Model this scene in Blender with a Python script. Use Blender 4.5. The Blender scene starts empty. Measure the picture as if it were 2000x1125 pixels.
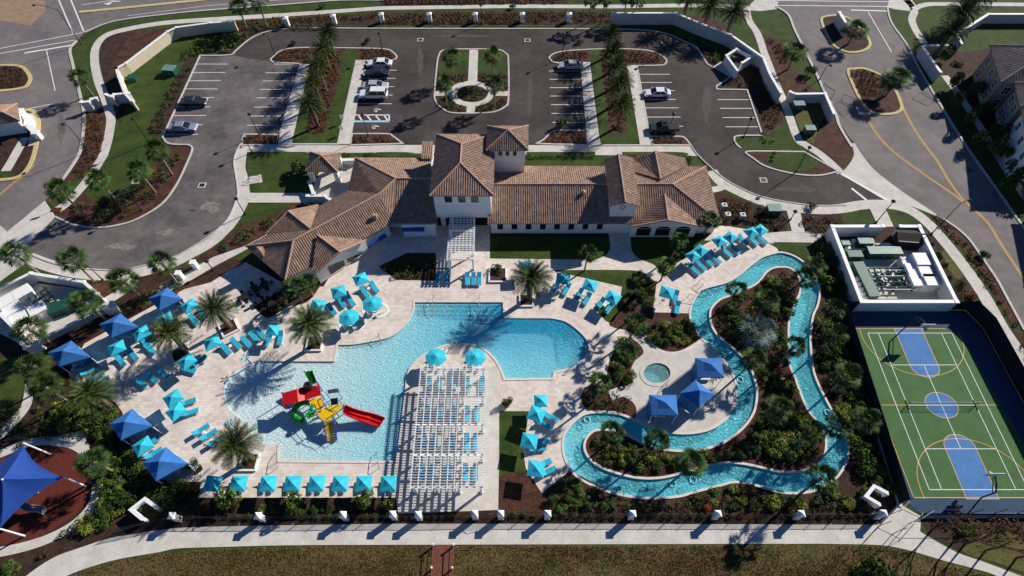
import bpy, math, random
from mathutils import Vector, Matrix
from mathutils.geometry import tessellate_polygon
random.seed(11)
C = bpy.context.scene.collection
R = math.radians

# ---------------- camera, sky, sun, exposure ----------------
F, TH, HC = 1111.0, R(56.2), 73.0
cd = bpy.data.cameras.new('camera'); cam = bpy.data.objects.new('camera', cd); C.objects.link(cam)
cam.location = (0, 0, HC); cam.rotation_euler = (R(90 - 56.2), 0, 0)
cd.sensor_width = 36; cd.lens = 36 * F / 2000; cd.clip_end = 3000; cd.clip_start = 1
bpy.context.scene.camera = cam
SUN_EL, SUN_AZ = R(30), R(37)      # azimuth measured from +X towards +Y
w = bpy.data.worlds.new('World'); bpy.context.scene.world = w; w.use_nodes = True
nt = w.node_tree; sky = nt.nodes.new('ShaderNodeTexSky'); sky.sky_type = 'NISHITA'; sky.sun_disc = False
sky.sun_elevation = SUN_EL; sky.sun_rotation = R(90) - SUN_AZ; sky.ozone_density = 10.0; sky.air_density = .7; sky.dust_density = 0.0
bg = nt.nodes['Background']; nt.links.new(sky.outputs[0], bg.inputs[0]); bg.inputs[1].default_value = 0.07
ld = bpy.data.lights.new('sun', 'SUN'); ld.energy = 5.0; ld.angle = R(0.5); ld.color = (1, .94, .86)
so = bpy.data.objects.new('sun', ld); C.objects.link(so)
sd = Vector((math.cos(SUN_EL) * math.cos(SUN_AZ), math.cos(SUN_EL) * math.sin(SUN_AZ), math.sin(SUN_EL)))
so.rotation_euler = sd.to_track_quat('Z', 'Y').to_euler()
vs = bpy.context.scene.view_settings; vs.view_transform = 'Standard'; vs.look = 'None'; vs.gamma = 1; vs.exposure = 0.35

# ---------------- helpers ----------------
_s, _c = math.sin(TH), math.cos(TH)
def G(px, py, z=0.0):
    "point of the plane at height z that the surveyed picture position falls on"
    u = (px - 1000) / F; v = (py - 562.5) / F
    t = (z - HC) / -(_s + v * _c)
    return Vector((u * t, (_c - v * _s) * t, z))
def Zf(x0, y0, k): return lambda *p: [((q[0] / k + x0), (q[1] / k + y0)) + tuple(q[2:]) for q in p]
z1 = Zf(0, 0, 3.75); z2 = Zf(400, 0, 3.75); z3 = Zf(800, 0, 3.75); z4 = Zf(1200, 0, 3.75); z5 = Zf(1600, 0, 3.75)
z6 = Zf(0, 280, 3.75); z7 = Zf(400, 280, 3.75); z8 = Zf(800, 230, 3.75); z9 = Zf(1150, 230, 3.75); z10 = Zf(1600, 280, 3.75)
z11 = Zf(0, 500, 3.75); z12 = Zf(360, 500, 3.75); z13 = Zf(700, 500, 3.75); z14 = Zf(1000, 500, 3.75); z15 = Zf(1300, 420, 3.75)
z16 = Zf(0, 780, 3.26); z17 = Zf(350, 780, 3.26); z18 = Zf(750, 700, 3.215); z19 = Zf(1080, 660, 3.215); z20 = Zf(1400, 700, 3.215)
z21 = Zf(1600, 580, 3.75); z22 = Zf(1600, 825, 3.75); zs = Zf(540, 700, 6.25); ze = Zf(1620, 430, 5.92); zw = Zf(0, 440, 6.25)

def tag(o, label=None, cat=None, group=None, kind=None):
    if label: o['label'] = label
    if cat: o['category'] = cat
    if group: o['group'] = group
    if kind: o['kind'] = kind
    return o
def thing(name, loc, label, cat, group=None, rz=0):
    o = bpy.data.objects.new(name, None); C.objects.link(o); o.location = loc; o.rotation_euler = (0, 0, rz)
    o.empty_display_size = .3
    return tag(o, label, cat, group)
class MB:
    def __init__(s): s.v = []; s.f = []
    def quad(s, *p):
        n = len(s.v); s.v += [tuple(q) for q in p]; s.f.append(tuple(range(n, n + len(p))))
    def box(s, c, d, rz=0, ry=0):
        M = Matrix.Rotation(rz, 3, 'Z') @ Matrix.Rotation(ry, 3, 'Y'); c = Vector(c); n = len(s.v)
        for x, y, z in ((-1,-1,-1),(1,-1,-1),(1,1,-1),(-1,1,-1),(-1,-1,1),(1,-1,1),(1,1,1),(-1,1,1)):
            s.v.append(tuple(c + M @ Vector((x*d[0]/2, y*d[1]/2, z*d[2]/2))))
        for f in ((0,3,2,1),(4,5,6,7),(0,1,5,4),(1,2,6,5),(2,3,7,6),(3,0,4,7)): s.f.append(tuple(n+i for i in f))
    def tube(s, a, b, r0, r1=None, n=8, cap=True):
        a = Vector(a); b = Vector(b); r1 = r0 if r1 is None else r1; d = (b-a)
        if d.length < 1e-6: return
        d.normalize(); u = d.orthogonal().normalized(); w_ = d.cross(u); k = len(s.v)
        for i in range(n):
            t = 2*math.pi*i/n; e = u*math.cos(t) + w_*math.sin(t)
            s.v.append(tuple(a+e*r0)); s.v.append(tuple(b+e*r1))
        for i in range(n):
            j = (i+1) % n; s.f.append((k+2*i, k+2*j, k+2*j+1, k+2*i+1))
        if cap:
            s.f.append(tuple(k+2*i for i in reversed(range(n)))); s.f.append(tuple(k+2*i+1 for i in range(n)))
    def path(s, pts, r, n=6):
        for a, b in zip(pts, pts[1:]): s.tube(a, b, r, r, n)
    def lathe(s, prof, c=(0,0,0), n=16, ph=0):
        k = len(s.v); m = len(prof)
        for i in range(n):
            t = 2*math.pi*i/n + ph
            for r, z in prof: s.v.append((c[0]+r*math.cos(t), c[1]+r*math.sin(t), c[2]+z))
        for i in range(n):
            j = (i+1) % n
            for q in range(m-1): s.f.append((k+i*m+q, k+j*m+q, k+j*m+q+1, k+i*m+q+1))
    def prism(s, poly, z0, z1, cap=True):
        "poly: list of xy (ccw or cw)"
        n = len(poly); k = len(s.v)
        for p in poly: s.v.append((p[0], p[1], z0)); s.v.append((p[0], p[1], z1))
        for i in range(n):
            j = (i+1) % n; s.f.append((k+2*i, k+2*j, k+2*j+1, k+2*i+1))
        if cap:
            tris = tessellate_polygon([[Vector((p[0], p[1], 0)) for p in poly]])
            for t in tris: s.f.append(tuple(k+2*i+1 for i in t)); s.f.append(tuple(k+2*i for i in t))
    def build(s, name, m, parent=None, smooth=False, label=None):
        me = bpy.data.meshes.new(name); me.from_pydata(s.v, [], s.f); me.validate()
        if m is not None: me.materials.append(m)
        if smooth:
            for p in me.polygons: p.use_smooth = True
        me.update()
        o = bpy.data.objects.new(name, me); C.objects.link(o)
        if parent is not None: o.parent = parent
        if label: o['label'] = label
        return o
def fixn(o):
    import bmesh
    bm = bmesh.new(); bm.from_mesh(o.data); bmesh.ops.recalc_face_normals(bm, faces=bm.faces); bm.to_mesh(o.data); bm.free(); return o
def clone(o, loc=None, rz=None, label=None, group=None, scale=None):
    r = o.copy(); C.objects.link(r)
    if loc is not None: r.location = loc
    if rz is not None: r.rotation_euler = (0, 0, rz)
    if label: r['label'] = label
    if group: r['group'] = group
    if scale is not None: r.scale = scale
    for ch in kids.get(o.name, list(o.children)):
        c = ch.copy(); C.objects.link(c); c.parent = r
        for g in kids.get(ch.name, list(ch.children)):
            d = g.copy(); C.objects.link(d); d.parent = c
    return r
kids = {}
def freeze(o):
    kids[o.name] = list(o.children)
    for c in o.children: kids[c.name] = list(c.children)
    return o
used = set()
def place(proto, loc, rz, label, group=None, scale=None):
    "first use moves the prototype itself, later ones copy it with its parts"
    if proto.name not in used:
        used.add(proto.name); freeze(proto)
        proto.location = loc; proto.rotation_euler = (0, 0, rz); proto['label'] = label
        if group: proto['group'] = group
        if scale is not None: proto.scale = scale
        return proto
    return clone(proto, loc, rz, label, group, scale)
ORD = ['first','second','third','fourth','fifth','sixth','seventh','eighth','ninth','tenth','eleventh','twelfth','thirteenth','fourteenth','fifteenth','sixteenth']

# ---------------- materials ----------------
def mat(name, col, rough=.8, var=.0, nscale=2.0, col2=None, bump=0, bscale=8, spec=.3, metal=0, rnd=0, det=6, fine=None):
    m = bpy.data.materials.new(name); m.use_nodes = True; n = m.node_tree.nodes; L = m.node_tree.links
    b = n['Principled BSDF']; b.inputs['Roughness'].default_value = rough; b.inputs['Metallic'].default_value = metal
    b.inputs['Specular IOR Level'].default_value = spec
    tc = n.new('ShaderNodeTexCoord'); src = None
    if col2 or var:
        c2 = col2 or tuple(min(1, x*(1+var)) for x in col); c1 = col if col2 else tuple(x*(1-var) for x in col)
        nz = n.new('ShaderNodeTexNoise'); nz.inputs['Scale'].default_value = nscale; nz.inputs['Detail'].default_value = det
        nz.inputs['Roughness'].default_value = .65
        geo = n.new('ShaderNodeNewGeometry'); L.new(geo.outputs['Position'], nz.inputs['Vector'])
        r = n.new('ShaderNodeValToRGB'); r.color_ramp.elements[0].position = .36; r.color_ramp.elements[1].position = .64
        r.color_ramp.elements[0].color = (*c1, 1); r.color_ramp.elements[1].color = (*c2, 1)
        L.new(nz.outputs[0], r.inputs[0]); src = r.outputs[0]
        if fine:
            n2 = n.new('ShaderNodeTexNoise'); n2.inputs['Scale'].default_value = fine[0]; n2.inputs['Detail'].default_value = 3
            L.new(geo.outputs['Position'], n2.inputs['Vector'])
            mr = n.new('ShaderNodeMapRange'); mr.inputs[1].default_value = .3; mr.inputs[2].default_value = .7
            mr.inputs[3].default_value = 1-fine[1]; mr.inputs[4].default_value = 1+fine[1]
            L.new(n2.outputs[0], mr.inputs[0]); mx = n.new('ShaderNodeVectorMath'); mx.operation = 'SCALE'
            L.new(src, mx.inputs[0]); L.new(mr.outputs[0], mx.inputs['Scale']); src = mx.outputs[0]
    if rnd:
        oi = n.new('ShaderNodeObjectInfo'); mr = n.new('ShaderNodeMapRange'); mr.inputs[3].default_value = 1-rnd; mr.inputs[4].default_value = 1+rnd
        L.new(oi.outputs['Random'], mr.inputs[0]); mx = n.new('ShaderNodeVectorMath'); mx.operation = 'SCALE'
        if src: L.new(src, mx.inputs[0])
        else: mx.inputs[0].default_value = col
        L.new(mr.outputs[0], mx.inputs['Scale']); src = mx.outputs[0]
    if src: L.new(src, b.inputs['Base Color'])
    else: b.inputs['Base Color'].default_value = (*col, 1)
    if bump:
        nb = n.new('ShaderNodeTexNoise'); nb.inputs['Scale'].default_value = bscale; nb.inputs['Detail'].default_value = 4
        g2 = n.new('ShaderNodeNewGeometry'); L.new(g2.outputs['Position'], nb.inputs['Vector'])
        bp = n.new('ShaderNodeBump'); bp.inputs['Strength'].default_value = bump; bp.inputs['Distance'].default_value = .1
        L.new(nb.outputs[0], bp.inputs['Height']); L.new(bp.outputs[0], b.inputs['Normal'])
    return m
M = {}
M['asphalt_old'] = mat('asphalt_old', (.14,.122,.122), .9, nscale=.14, col2=(.2,.175,.168), bump=.3, bscale=20, fine=(.7,.1))
M['asphalt_lot'] = mat('asphalt_lot', (.038,.029,.028), .9, nscale=.1, col2=(.078,.062,.058), bump=.3, bscale=20, fine=(.9,.16))
M['asphalt_mid'] = mat('asphalt_mid', (.08,.07,.07), .9, nscale=.13, col2=(.17,.15,.146), bump=.3, bscale=20, fine=(.8,.16))
M['concrete'] = mat('concrete', (.5,.465,.41), .85, nscale=.5, col2=(.62,.585,.53), bump=.1, bscale=15, fine=(4,.06))
M['kerb'] = mat('kerb', (.5,.48,.44), .85, var=.12, nscale=1.5)
M['kerb_yellow'] = mat('kerb_yellow', (.52,.42,.2), .85, var=.12, nscale=1.5)
M['grass'] = mat('grass', (.02,.045,.005), .95, nscale=.35, col2=(.05,.078,.01), bump=.9, bscale=7, fine=(4,.35))
M['grass_dry'] = mat('grass_dry', (.085,.07,.018), .95, nscale=.4, col2=(.1,.105,.024), bump=.9, bscale=6, fine=(3,.35))
M['grass_lawn'] = mat('grass_lawn', (.115,.066,.026), .95, nscale=.32, col2=(.058,.062,.014), bump=1, bscale=6, fine=(3.2,.7))
M['mulch'] = mat('mulch', (.04,.016,.009), .95, nscale=.6, col2=(.095,.042,.025), bump=1, bscale=6, fine=(4,.45))
M['mulch_dark'] = mat('mulch_dark', (.026,.013,.008), .95, nscale=.8, col2=(.062,.031,.019), bump=1, bscale=7, fine=(4,.4))
M['paint_white'] = mat('paint_white', (.72,.72,.7), .7, var=.1, nscale=3)
M['paint_yellow'] = mat('paint_yellow', (.62,.36,.06), .7, var=.12, nscale=3)
M['paint_blue'] = mat('paint_blue', (.1,.3,.5), .7)
M['paint_orange'] = mat('paint_orange', (.62,.36,.1), .7)
M['stucco'] = mat('stucco', (.76,.73,.68), .9, var=.05, nscale=1.2, bump=.2)
M['stucco_cream'] = mat('stucco_cream', (.62,.54,.38), .9, var=.06, nscale=1)
M['stucco_grey'] = mat('stucco_grey', (.5,.48,.45), .9, var=.06, nscale=1)
M['white'] = mat('white', (.8,.8,.78), .6)
M['pergola'] = mat('pergola', (.82,.82,.8), .55, rnd=.04)
M['glass'] = mat('glass', (.015,.018,.022), .12, spec=.5)
M['darkmetal'] = mat('darkmetal', (.018,.018,.02), .5)
M['greymetal'] = mat('greymetal', (.3,.31,.32), .45, metal=.5)
M['chrome'] = mat('chrome', (.3,.3,.32), .5, metal=.6)
M['green_box'] = mat('green_box', (.012,.075,.055), .5, var=.15, nscale=3)
M['green_pale'] = mat('green_pale', (.13,.24,.2), .5, var=.15, nscale=2)
M['teal'] = mat('teal', (.03,.47,.6), .75, var=.1, nscale=3, rnd=.12)
M['teal_cush'] = mat('teal_cush', (.02,.37,.54), .8, var=.08, nscale=3, rnd=.15)
M['blue_fabric'] = mat('blue_fabric', (.035,.155,.42), .8, var=.12, nscale=2, rnd=.08)
M['blue_sail'] = mat('blue_sail', (.012,.055,.26), .75, var=.08, nscale=1)
M['awning'] = mat('awning', (.015,.06,.3), .8)
M['curtain'] = mat('curtain', (.04,.2,.42), .8)
M['trunk'] = mat('trunk', (.15,.1,.065), .95, var=.3, nscale=5, bump=.6)
M['trunk_pale'] = mat('trunk_pale', (.26,.2,.15), .95, var=.25, nscale=5, bump=.6)
M['bark_brown'] = mat('bark_brown', (.17,.085,.055), .95, var=.2, nscale=5)
def leafmat(name, a, b, rnd=.25): return mat(name, a, .6, nscale=1.8, col2=b, rnd=rnd, spec=.08, det=2)
M['date_leaf'] = leafmat('date_leaf', (.028,.05,.014), (.09,.12,.036))
M['fan_leaf'] = leafmat('fan_leaf', (.024,.06,.014), (.085,.135,.038))
M['silver_leaf'] = leafmat('silver_leaf', (.14,.2,.17), (.24,.32,.28))
M['shrub_dark'] = leafmat('shrub_dark', (.022,.048,.013), (.065,.1,.025))
M['shrub_green'] = leafmat('shrub_green', (.035,.075,.012), (.09,.14,.022))
M['shrub_yellow'] = leafmat('shrub_yellow', (.09,.13,.02), (.25,.26,.045))
M['shrub_bronze'] = leafmat('shrub_bronze', (.09,.045,.022), (.14,.09,.03))
M['shrub_red'] = leafmat('shrub_red', (.24,.02,.012), (.32,.08,.03))
M['rubber_red'] = mat('rubber_red', (.105,.02,.012), .95, var=.15, nscale=2)
M['court_green'] = mat('court_green', (.054,.132,.04), .85, var=.14, nscale=.4, fine=(3,.06))
M['court_blue'] = mat('court_blue', (.065,.19,.43), .85, var=.1, nscale=.6, fine=(3,.05))
M['court_dark'] = mat('court_dark', (.028,.065,.12), .85, var=.1, nscale=.5)
M['coping'] = mat('coping', (.66,.6,.53), .8, var=.08, nscale=2)
M['boardwalk'] = mat('boardwalk', (.16,.055,.032), .8, var=.2, nscale=2)
M['sand'] = mat('sand', (.3,.2,.13), .9, var=.15, nscale=.8)

def paver_mat():
    m = mat('pavers', (.58,.48,.4), .85, bump=.1)
    n = m.node_tree.nodes; L = m.node_tree.links; b = n['Principled BSDF']
    geo = n.new('ShaderNodeNewGeometry'); br = n.new('ShaderNodeTexBrick'); L.new(geo.outputs['Position'], br.inputs['Vector'])
    br.inputs['Scale'].default_value = 1.0; br.inputs['Brick Width'].default_value = .62; br.inputs['Row Height'].default_value = .42
    br.inputs['Color1'].default_value = (.58,.49,.42,1); br.inputs['Color2'].default_value = (.72,.64,.57,1); br.inputs['Mortar'].default_value = (.5,.43,.37,1)
    br.inputs['Mortar Size'].default_value = .012; br.inputs['Bias'].default_value = .1
    nz = n.new('ShaderNodeTexNoise'); nz.inputs['Scale'].default_value = .35; nz.inputs['Detail'].default_value = 5; L.new(geo.outputs['Position'], nz.inputs['Vector'])
    mr = n.new('ShaderNodeMapRange'); mr.inputs[1].default_value = .3; mr.inputs[2].default_value = .7; mr.inputs[3].default_value = .9; mr.inputs[4].default_value = 1.1; L.new(nz.outputs[0], mr.inputs[0])
    mx = n.new('ShaderNodeVectorMath'); mx.operation = 'SCALE'; L.new(br.outputs[0], mx.inputs[0]); L.new(mr.outputs[0], mx.inputs['Scale']); L.new(mx.outputs[0], b.inputs['Base Color'])
    return m
M['pavers'] = paver_mat()
def tile_mat(name, a, bcol):
    m = mat(name, a, .85, bump=.3, bscale=6)
    n = m.node_tree.nodes; L = m.node_tree.links; b = n['Principled BSDF']
    uv = n.new('ShaderNodeUVMap'); br = n.new('ShaderNodeTexBrick'); L.new(uv.outputs[0], br.inputs['Vector'])
    br.inputs['Scale'].default_value = 1; br.inputs['Brick Width'].default_value = .38; br.inputs['Row Height'].default_value = .42
    br.inputs['Color1'].default_value = (*a, 1); br.inputs['Color2'].default_value = (*bcol, 1); br.inputs['Mortar'].default_value = (a[0]*.55, a[1]*.55, a[2]*.55, 1)
    br.inputs['Mortar Size'].default_value = 0; br.offset = 0
    nz = n.new('ShaderNodeTexNoise'); nz.inputs['Scale'].default_value = .8; nz.inputs['Detail'].default_value = 6
    geo = n.new('ShaderNodeNewGeometry'); L.new(geo.outputs['Position'], nz.inputs['Vector'])
    mr = n.new('ShaderNodeMapRange'); mr.inputs[1].default_value = .3; mr.inputs[2].default_value = .7; mr.inputs[3].default_value = .87; mr.inputs[4].default_value = 1.13; L.new(nz.outputs[0], mr.inputs[0])
    mx = n.new('ShaderNodeVectorMath'); mx.operation = 'SCALE'; L.new(br.outputs[0], mx.inputs[0]); L.new(mr.outputs[0], mx.inputs['Scale']); L.new(mx.outputs[0], b.inputs['Base Color'])
    return m
M['tile'] = tile_mat('tile', (.23,.15,.108), (.37,.25,.185))
M['tile_grey'] = tile_mat('tile_grey', (.27,.2,.165), (.37,.29,.24))
def water_mat(name, shallow, deep, x0, x1, y0=None, y1=None, alpha=.45, rip=1.0, scale=2.6, beach=None):
    "clear tinted surface over a real basin: part transparent, part scattering, rippled gloss"
    m = bpy.data.materials.new(name); m.use_nodes = True; n = m.node_tree.nodes; L = m.node_tree.links
    b = n['Principled BSDF']; b.inputs['Roughness'].default_value = .14; b.inputs['Specular IOR Level'].default_value = .4
    geo = n.new('ShaderNodeNewGeometry'); sp = n.new('ShaderNodeSeparateXYZ'); L.new(geo.outputs['Position'], sp.inputs[0])
    mr = n.new('ShaderNodeMapRange'); mr.inputs[1].default_value = x0; mr.inputs[2].default_value = x1; mr.interpolation_type = 'SMOOTHSTEP'
    L.new(sp.outputs[0], mr.inputs[0]); fac = mr.outputs[0]
    if y0 is not None:
        my = n.new('ShaderNodeMapRange'); my.inputs[1].default_value = y0; my.inputs[2].default_value = y1; my.interpolation_type = 'SMOOTHSTEP'
        L.new(sp.outputs[1], my.inputs[0]); mm = n.new('ShaderNodeMath'); mm.operation = 'MULTIPLY'; L.new(fac, mm.inputs[0]); L.new(my.outputs[0], mm.inputs[1]); fac = mm.outputs[0]
    mix = n.new('ShaderNodeMixRGB'); mix.inputs[1].default_value = (*shallow, 1); mix.inputs[2].default_value = (*deep, 1); L.new(fac, mix.inputs[0])
    if beach:
        mb_ = n.new('ShaderNodeMapRange'); mb_.inputs[1].default_value = beach[1]; mb_.inputs[2].default_value = beach[2]; mb_.interpolation_type = 'SMOOTHSTEP'; L.new(sp.outputs[0], mb_.inputs[0])
        m0 = mix; mix = n.new('ShaderNodeMixRGB'); mix.inputs[1].default_value = (*beach[0], 1); L.new(mb_.outputs[0], mix.inputs[0]); L.new(m0.outputs[0], mix.inputs[2])
    nz = n.new('ShaderNodeTexNoise'); nz.inputs['Scale'].default_value = scale; nz.inputs['Detail'].default_value = 2.5; nz.inputs['Distortion'].default_value = 1.2
    mp = n.new('ShaderNodeMapping'); mp.inputs['Scale'].default_value = (1, 1.7, 1); mp.inputs['Rotation'].default_value = (0, 0, .5)
    L.new(geo.outputs['Position'], mp.inputs[0]); L.new(mp.outputs[0], nz.inputs['Vector'])
    bp = n.new('ShaderNodeBump'); bp.inputs['Strength'].default_value = 1.0; bp.inputs['Distance'].default_value = .26*rip
    L.new(nz.outputs[0], bp.inputs['Height']); L.new(bp.outputs[0], b.inputs['Normal']); L.new(mix.outputs[0], b.inputs['Base Color'])
    tr = n.new('ShaderNodeBsdfTransparent'); tm = n.new('ShaderNodeMixRGB'); tm.inputs[0].default_value = .75; tm.inputs[2].default_value = (1,1,1,1); L.new(mix.outputs[0], tm.inputs[1]); L.new(tm.outputs[0], tr.inputs[0])
    ms = n.new('ShaderNodeMixShader'); ms.inputs[0].default_value = alpha; L.new(b.outputs[0], ms.inputs[1]); L.new(tr.outputs[0], ms.inputs[2])
    L.new(ms.outputs[0], n['Material Output'].inputs[0])
    return m
M['plaster'] = mat('plaster', (.16,.66,.76), .8, var=.06, nscale=1)
M['plaster_pool'] = mat('plaster_pool', (.56,.88,.92), .8, var=.05, nscale=1)

# ---------------- ground sheets ----------------
def smooth(pts, k=5, closed=True):
    "Catmull-Rom through the survey points; a third value marks a hard corner"
    n = len(pts); out = []
    rng = range(n) if closed else range(n-1)
    for i in rng:
        p1 = pts[i]; p2 = pts[(i+1) % n]
        p0 = pts[i-1] if (closed or i > 0) else p1; p3 = pts[(i+2) % n] if (closed or i+2 < n) else p2
        if len(p1) > 2: p0 = p1
        if len(p2) > 2: p3 = p2
        for j in range(k):
            t = j/k
            out.append(tuple(.5*((2*p1[a]) + (-p0[a]+p2[a])*t + (2*p0[a]-5*p1[a]+4*p2[a]-p3[a])*t*t + (-p0[a]+3*p1[a]-3*p2[a]+p3[a])*t**3) for a in (0,1)))
    if not closed: out.append(tuple(pts[-1][:2]))
    return out
def W(pts, z=0.0): return [G(p[0], p[1], z) for p in pts]
def sheet(name, pts, m, z, holes=(), sm=False, kind='structure', side=0):
    if sm: pts = smooth(pts)
    loops = [W(pts, 0)] + [W(h, 0) for h in holes]
    cu = bpy.data.curves.new(name, 'CURVE'); cu.dimensions = '2D'; cu.fill_mode = 'BOTH'
    for lp in loops:
        sp = cu.splines.new('POLY'); sp.points.add(len(lp)-1); sp.use_cyclic_u = True
        for q, v in zip(sp.points, lp): q.co = (v.x, v.y, 0, 1)
    tmp = bpy.data.objects.new('tmp', cu); C.objects.link(tmp)
    dg = bpy.context.evaluated_depsgraph_get(); me = bpy.data.meshes.new_from_object(tmp.evaluated_get(dg))
    bpy.data.objects.remove(tmp); bpy.data.curves.remove(cu)
    vs_ = [(v.co.x, v.co.y, z) for v in me.vertices]; fs = [tuple(p.vertices) for p in me.polygons]; bpy.data.meshes.remove(me)
    mb = MB(); mb.v = vs_; mb.f = []
    for f in fs:
        a, b_, c = (Vector(vs_[i]) for i in f[:3])
        mb.f.append(f if (b_-a).cross(c-a).z > 0 else tuple(reversed(f)))
    if side:
        for lp in loops:
            for a, b_ in zip(lp, lp[1:]+lp[:1]): mb.quad((a.x,a.y,z),(b_.x,b_.y,z),(b_.x,b_.y,z-side),(a.x,a.y,z-side))
    o = mb.build(name, m)
    if kind: o['kind'] = kind
    return o
def offset(P_, d, closed):
    n = len(P_); out = []
    for i in range(n):
        a = P_[i-1] if (closed or i) else None; b = P_[(i+1) % n] if (closed or i < n-1) else None; p = P_[i]
        d1 = (p-a).to_2d().normalized() if a is not None else None; d2 = (b-p).to_2d().normalized() if b is not None else None
        if d1 is None: d1 = d2
        if d2 is None: d2 = d1
        t = (d1+d2)
        if t.length < 1e-4: t = d1
        t.normalize(); nn = Vector((-t.y, t.x)); k = max(.5, nn.dot(Vector((-d1.y, d1.x))))
        out.append(Vector((p.x+nn.x*d/k, p.y+nn.y*d/k, 0)))
    return out
def clean(P_):
    out = []
    for p in P_:
        if not out or (p-out[-1]).length > .02: out.append(p)
    if len(out) > 2 and (out[0]-out[-1]).length < .02: out.pop()
    return out
def strip_mb(mb, pts, wd, z, closed=False, h=0, off=0, world=False):
    P_ = clean([p.copy() for p in pts] if world else W(pts)); A = offset(P_, off-wd/2, closed); B = offset(P_, off+wd/2, closed); n = len(P_)
    for i in range(n if closed else n-1):
        j = (i+1) % n; a, b_, c, d = A[i], A[j], B[j], B[i]
        mb.quad((a.x,a.y,z),(b_.x,b_.y,z),(c.x,c.y,z),(d.x,d.y,z))
        if h:
            mb.quad((a.x,a.y,z-h),(b_.x,b_.y,z-h),(b_.x,b_.y,z),(a.x,a.y,z)); mb.quad((d.x,d.y,z),(c.x,c.y,z),(c.x,c.y,z-h),(d.x,d.y,z-h))
def strip(name, pts, wd, m, z, closed=False, sm=True, h=0, off=0, kind='structure'):
    if sm: pts = smooth(pts, 5, closed)
    mb = MB(); strip_mb(mb, pts, wd, z, closed, h, off); o = mb.build(name, m); o['kind'] = kind
    if name == 'pavement' and len(pts) > 6:
        P_ = clean(W(pts)); acc = 0
        for a, b in zip(P_, P_[1:]):
            l = (b-a).length; d = (b-a)/l; q = Vector((-d.y,d.x,0))*wd/2
            while acc < l:
                c = a+d*acc; e = d*.035; JT.quad(*[(v.x,v.y,z+.004) for v in (c-q-e, c-q+e, c+q+e, c+q-e)]); acc += 1.9
            acc -= l
    return o
JT = MB()
def island(pts, m, inner='bed_soil', kerbm='kerb', sm=True, kw=.32):
    if sm: pts = smooth(pts)
    sheet(inner, pts, M[m], .10); strip('kerb', pts, kw, M[kerbm], .14, True, False, h=.14)
    return pts
def inside(P_, x, y):
    c = False; n = len(P_)
    for i in range(n):
        a = P_[i]; b = P_[i-1]
        if (a[1] > y) != (b[1] > y) and x < (b[0]-a[0])*(y-a[1])/(b[1]-a[1]+1e-12)+a[0]: c = not c
    return c
# ================= THE GROUND =================
POOL = smooth([(808,589,1),(984,589,1),(985,619,1)] + [(1020,620),(1060,620),(1080,621),(1107,628),(1133,647),(1148,665),(1151,681),(1145,697),(1131,711),(1117,720),(1083,727,1),(1081,740,1),(985,741,1),(980,727),(967,703),(948,684),(927,675),(900,672),(871,675),(847,684),(820,700),(803,719),(796,735),(793,767,1),(784,840,1),(775,903,1),(543,901,1),(545,868,1),(513,867),(494,850),(482,829),(463,814),(445,795),(438,765),(445,745),(465,722),(493,708),(512,704,1),(653,704,1),(659,672,1),(693,671),(733,664),(761,657),(780,645),(796,628),(807,607)], 5)
RIVER = smooth([(1383,561,1),(1420,551),(1444,537),(1465,519),(1487,503),(1508,496),(1527,493),(1553,501),(1577,519),(1593,543),(1601,569),(1597,596),(1588,617),(1584,647),(1583,673),(1587,712),(1594,740),(1615,784),(1636,820),(1653,846),(1658,871),(1653,902),(1636,930),(1611,949),(1580,961),(1537,963),(1499,955),(1462,944),(1431,942),(1407,948),(1360,960),(1323,970),(1267,973),(1220,968),(1173,955),(1127,931),(1105,900),(1099,871),(1103,847),(1120,825),(1142,809),(1173,805),(1211,809),(1242,822),(1273,834),(1313,845),(1351,846),(1385,839),(1410,825),(1428,806),(1438,781),(1438,753),(1431,732),(1416,707),(1397,685),(1379,669),(1369,660),(1357,644),(1349,628),(1348,607),(1353,591),(1359,580,1),(1367,567,1)], 4)
ISLE = smooth([(1428,577),(1460,564),(1481,551),(1497,532),(1513,523),(1540,523),(1556,535),(1563,553),(1561,575),(1548,599),(1541,625),(1540,660),(1541,708),(1552,737),(1562,765),(1577,800),(1596,824),(1611,852),(1613,874),(1608,893),(1593,908),(1565,920),(1524,921),(1487,913),(1447,905),(1416,904),(1391,907),(1344,920),(1298,932),(1254,934),(1211,926),(1173,912),(1152,896),(1142,878),(1144,859),(1158,843),(1176,840),(1211,843),(1236,856),(1267,872),(1304,879),(1344,881),(1385,875),(1422,859),(1453,834),(1472,806),(1478,778),(1477,753),(1466,719),(1447,694),(1422,672),(1412,664),(1399,652),(1389,633),(1387,612),(1392,599),(1407,585)], 4)
SPA = [(1283+30*math.cos(a*math.pi/12), 729+23*math.sin(a*math.pi/12)) for a in range(24)]
HO = [POOL, RIVER, SPA]
mb = MB()   # one sheet to the horizon, with the basins left open
gx = 1500
cu = None
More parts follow.
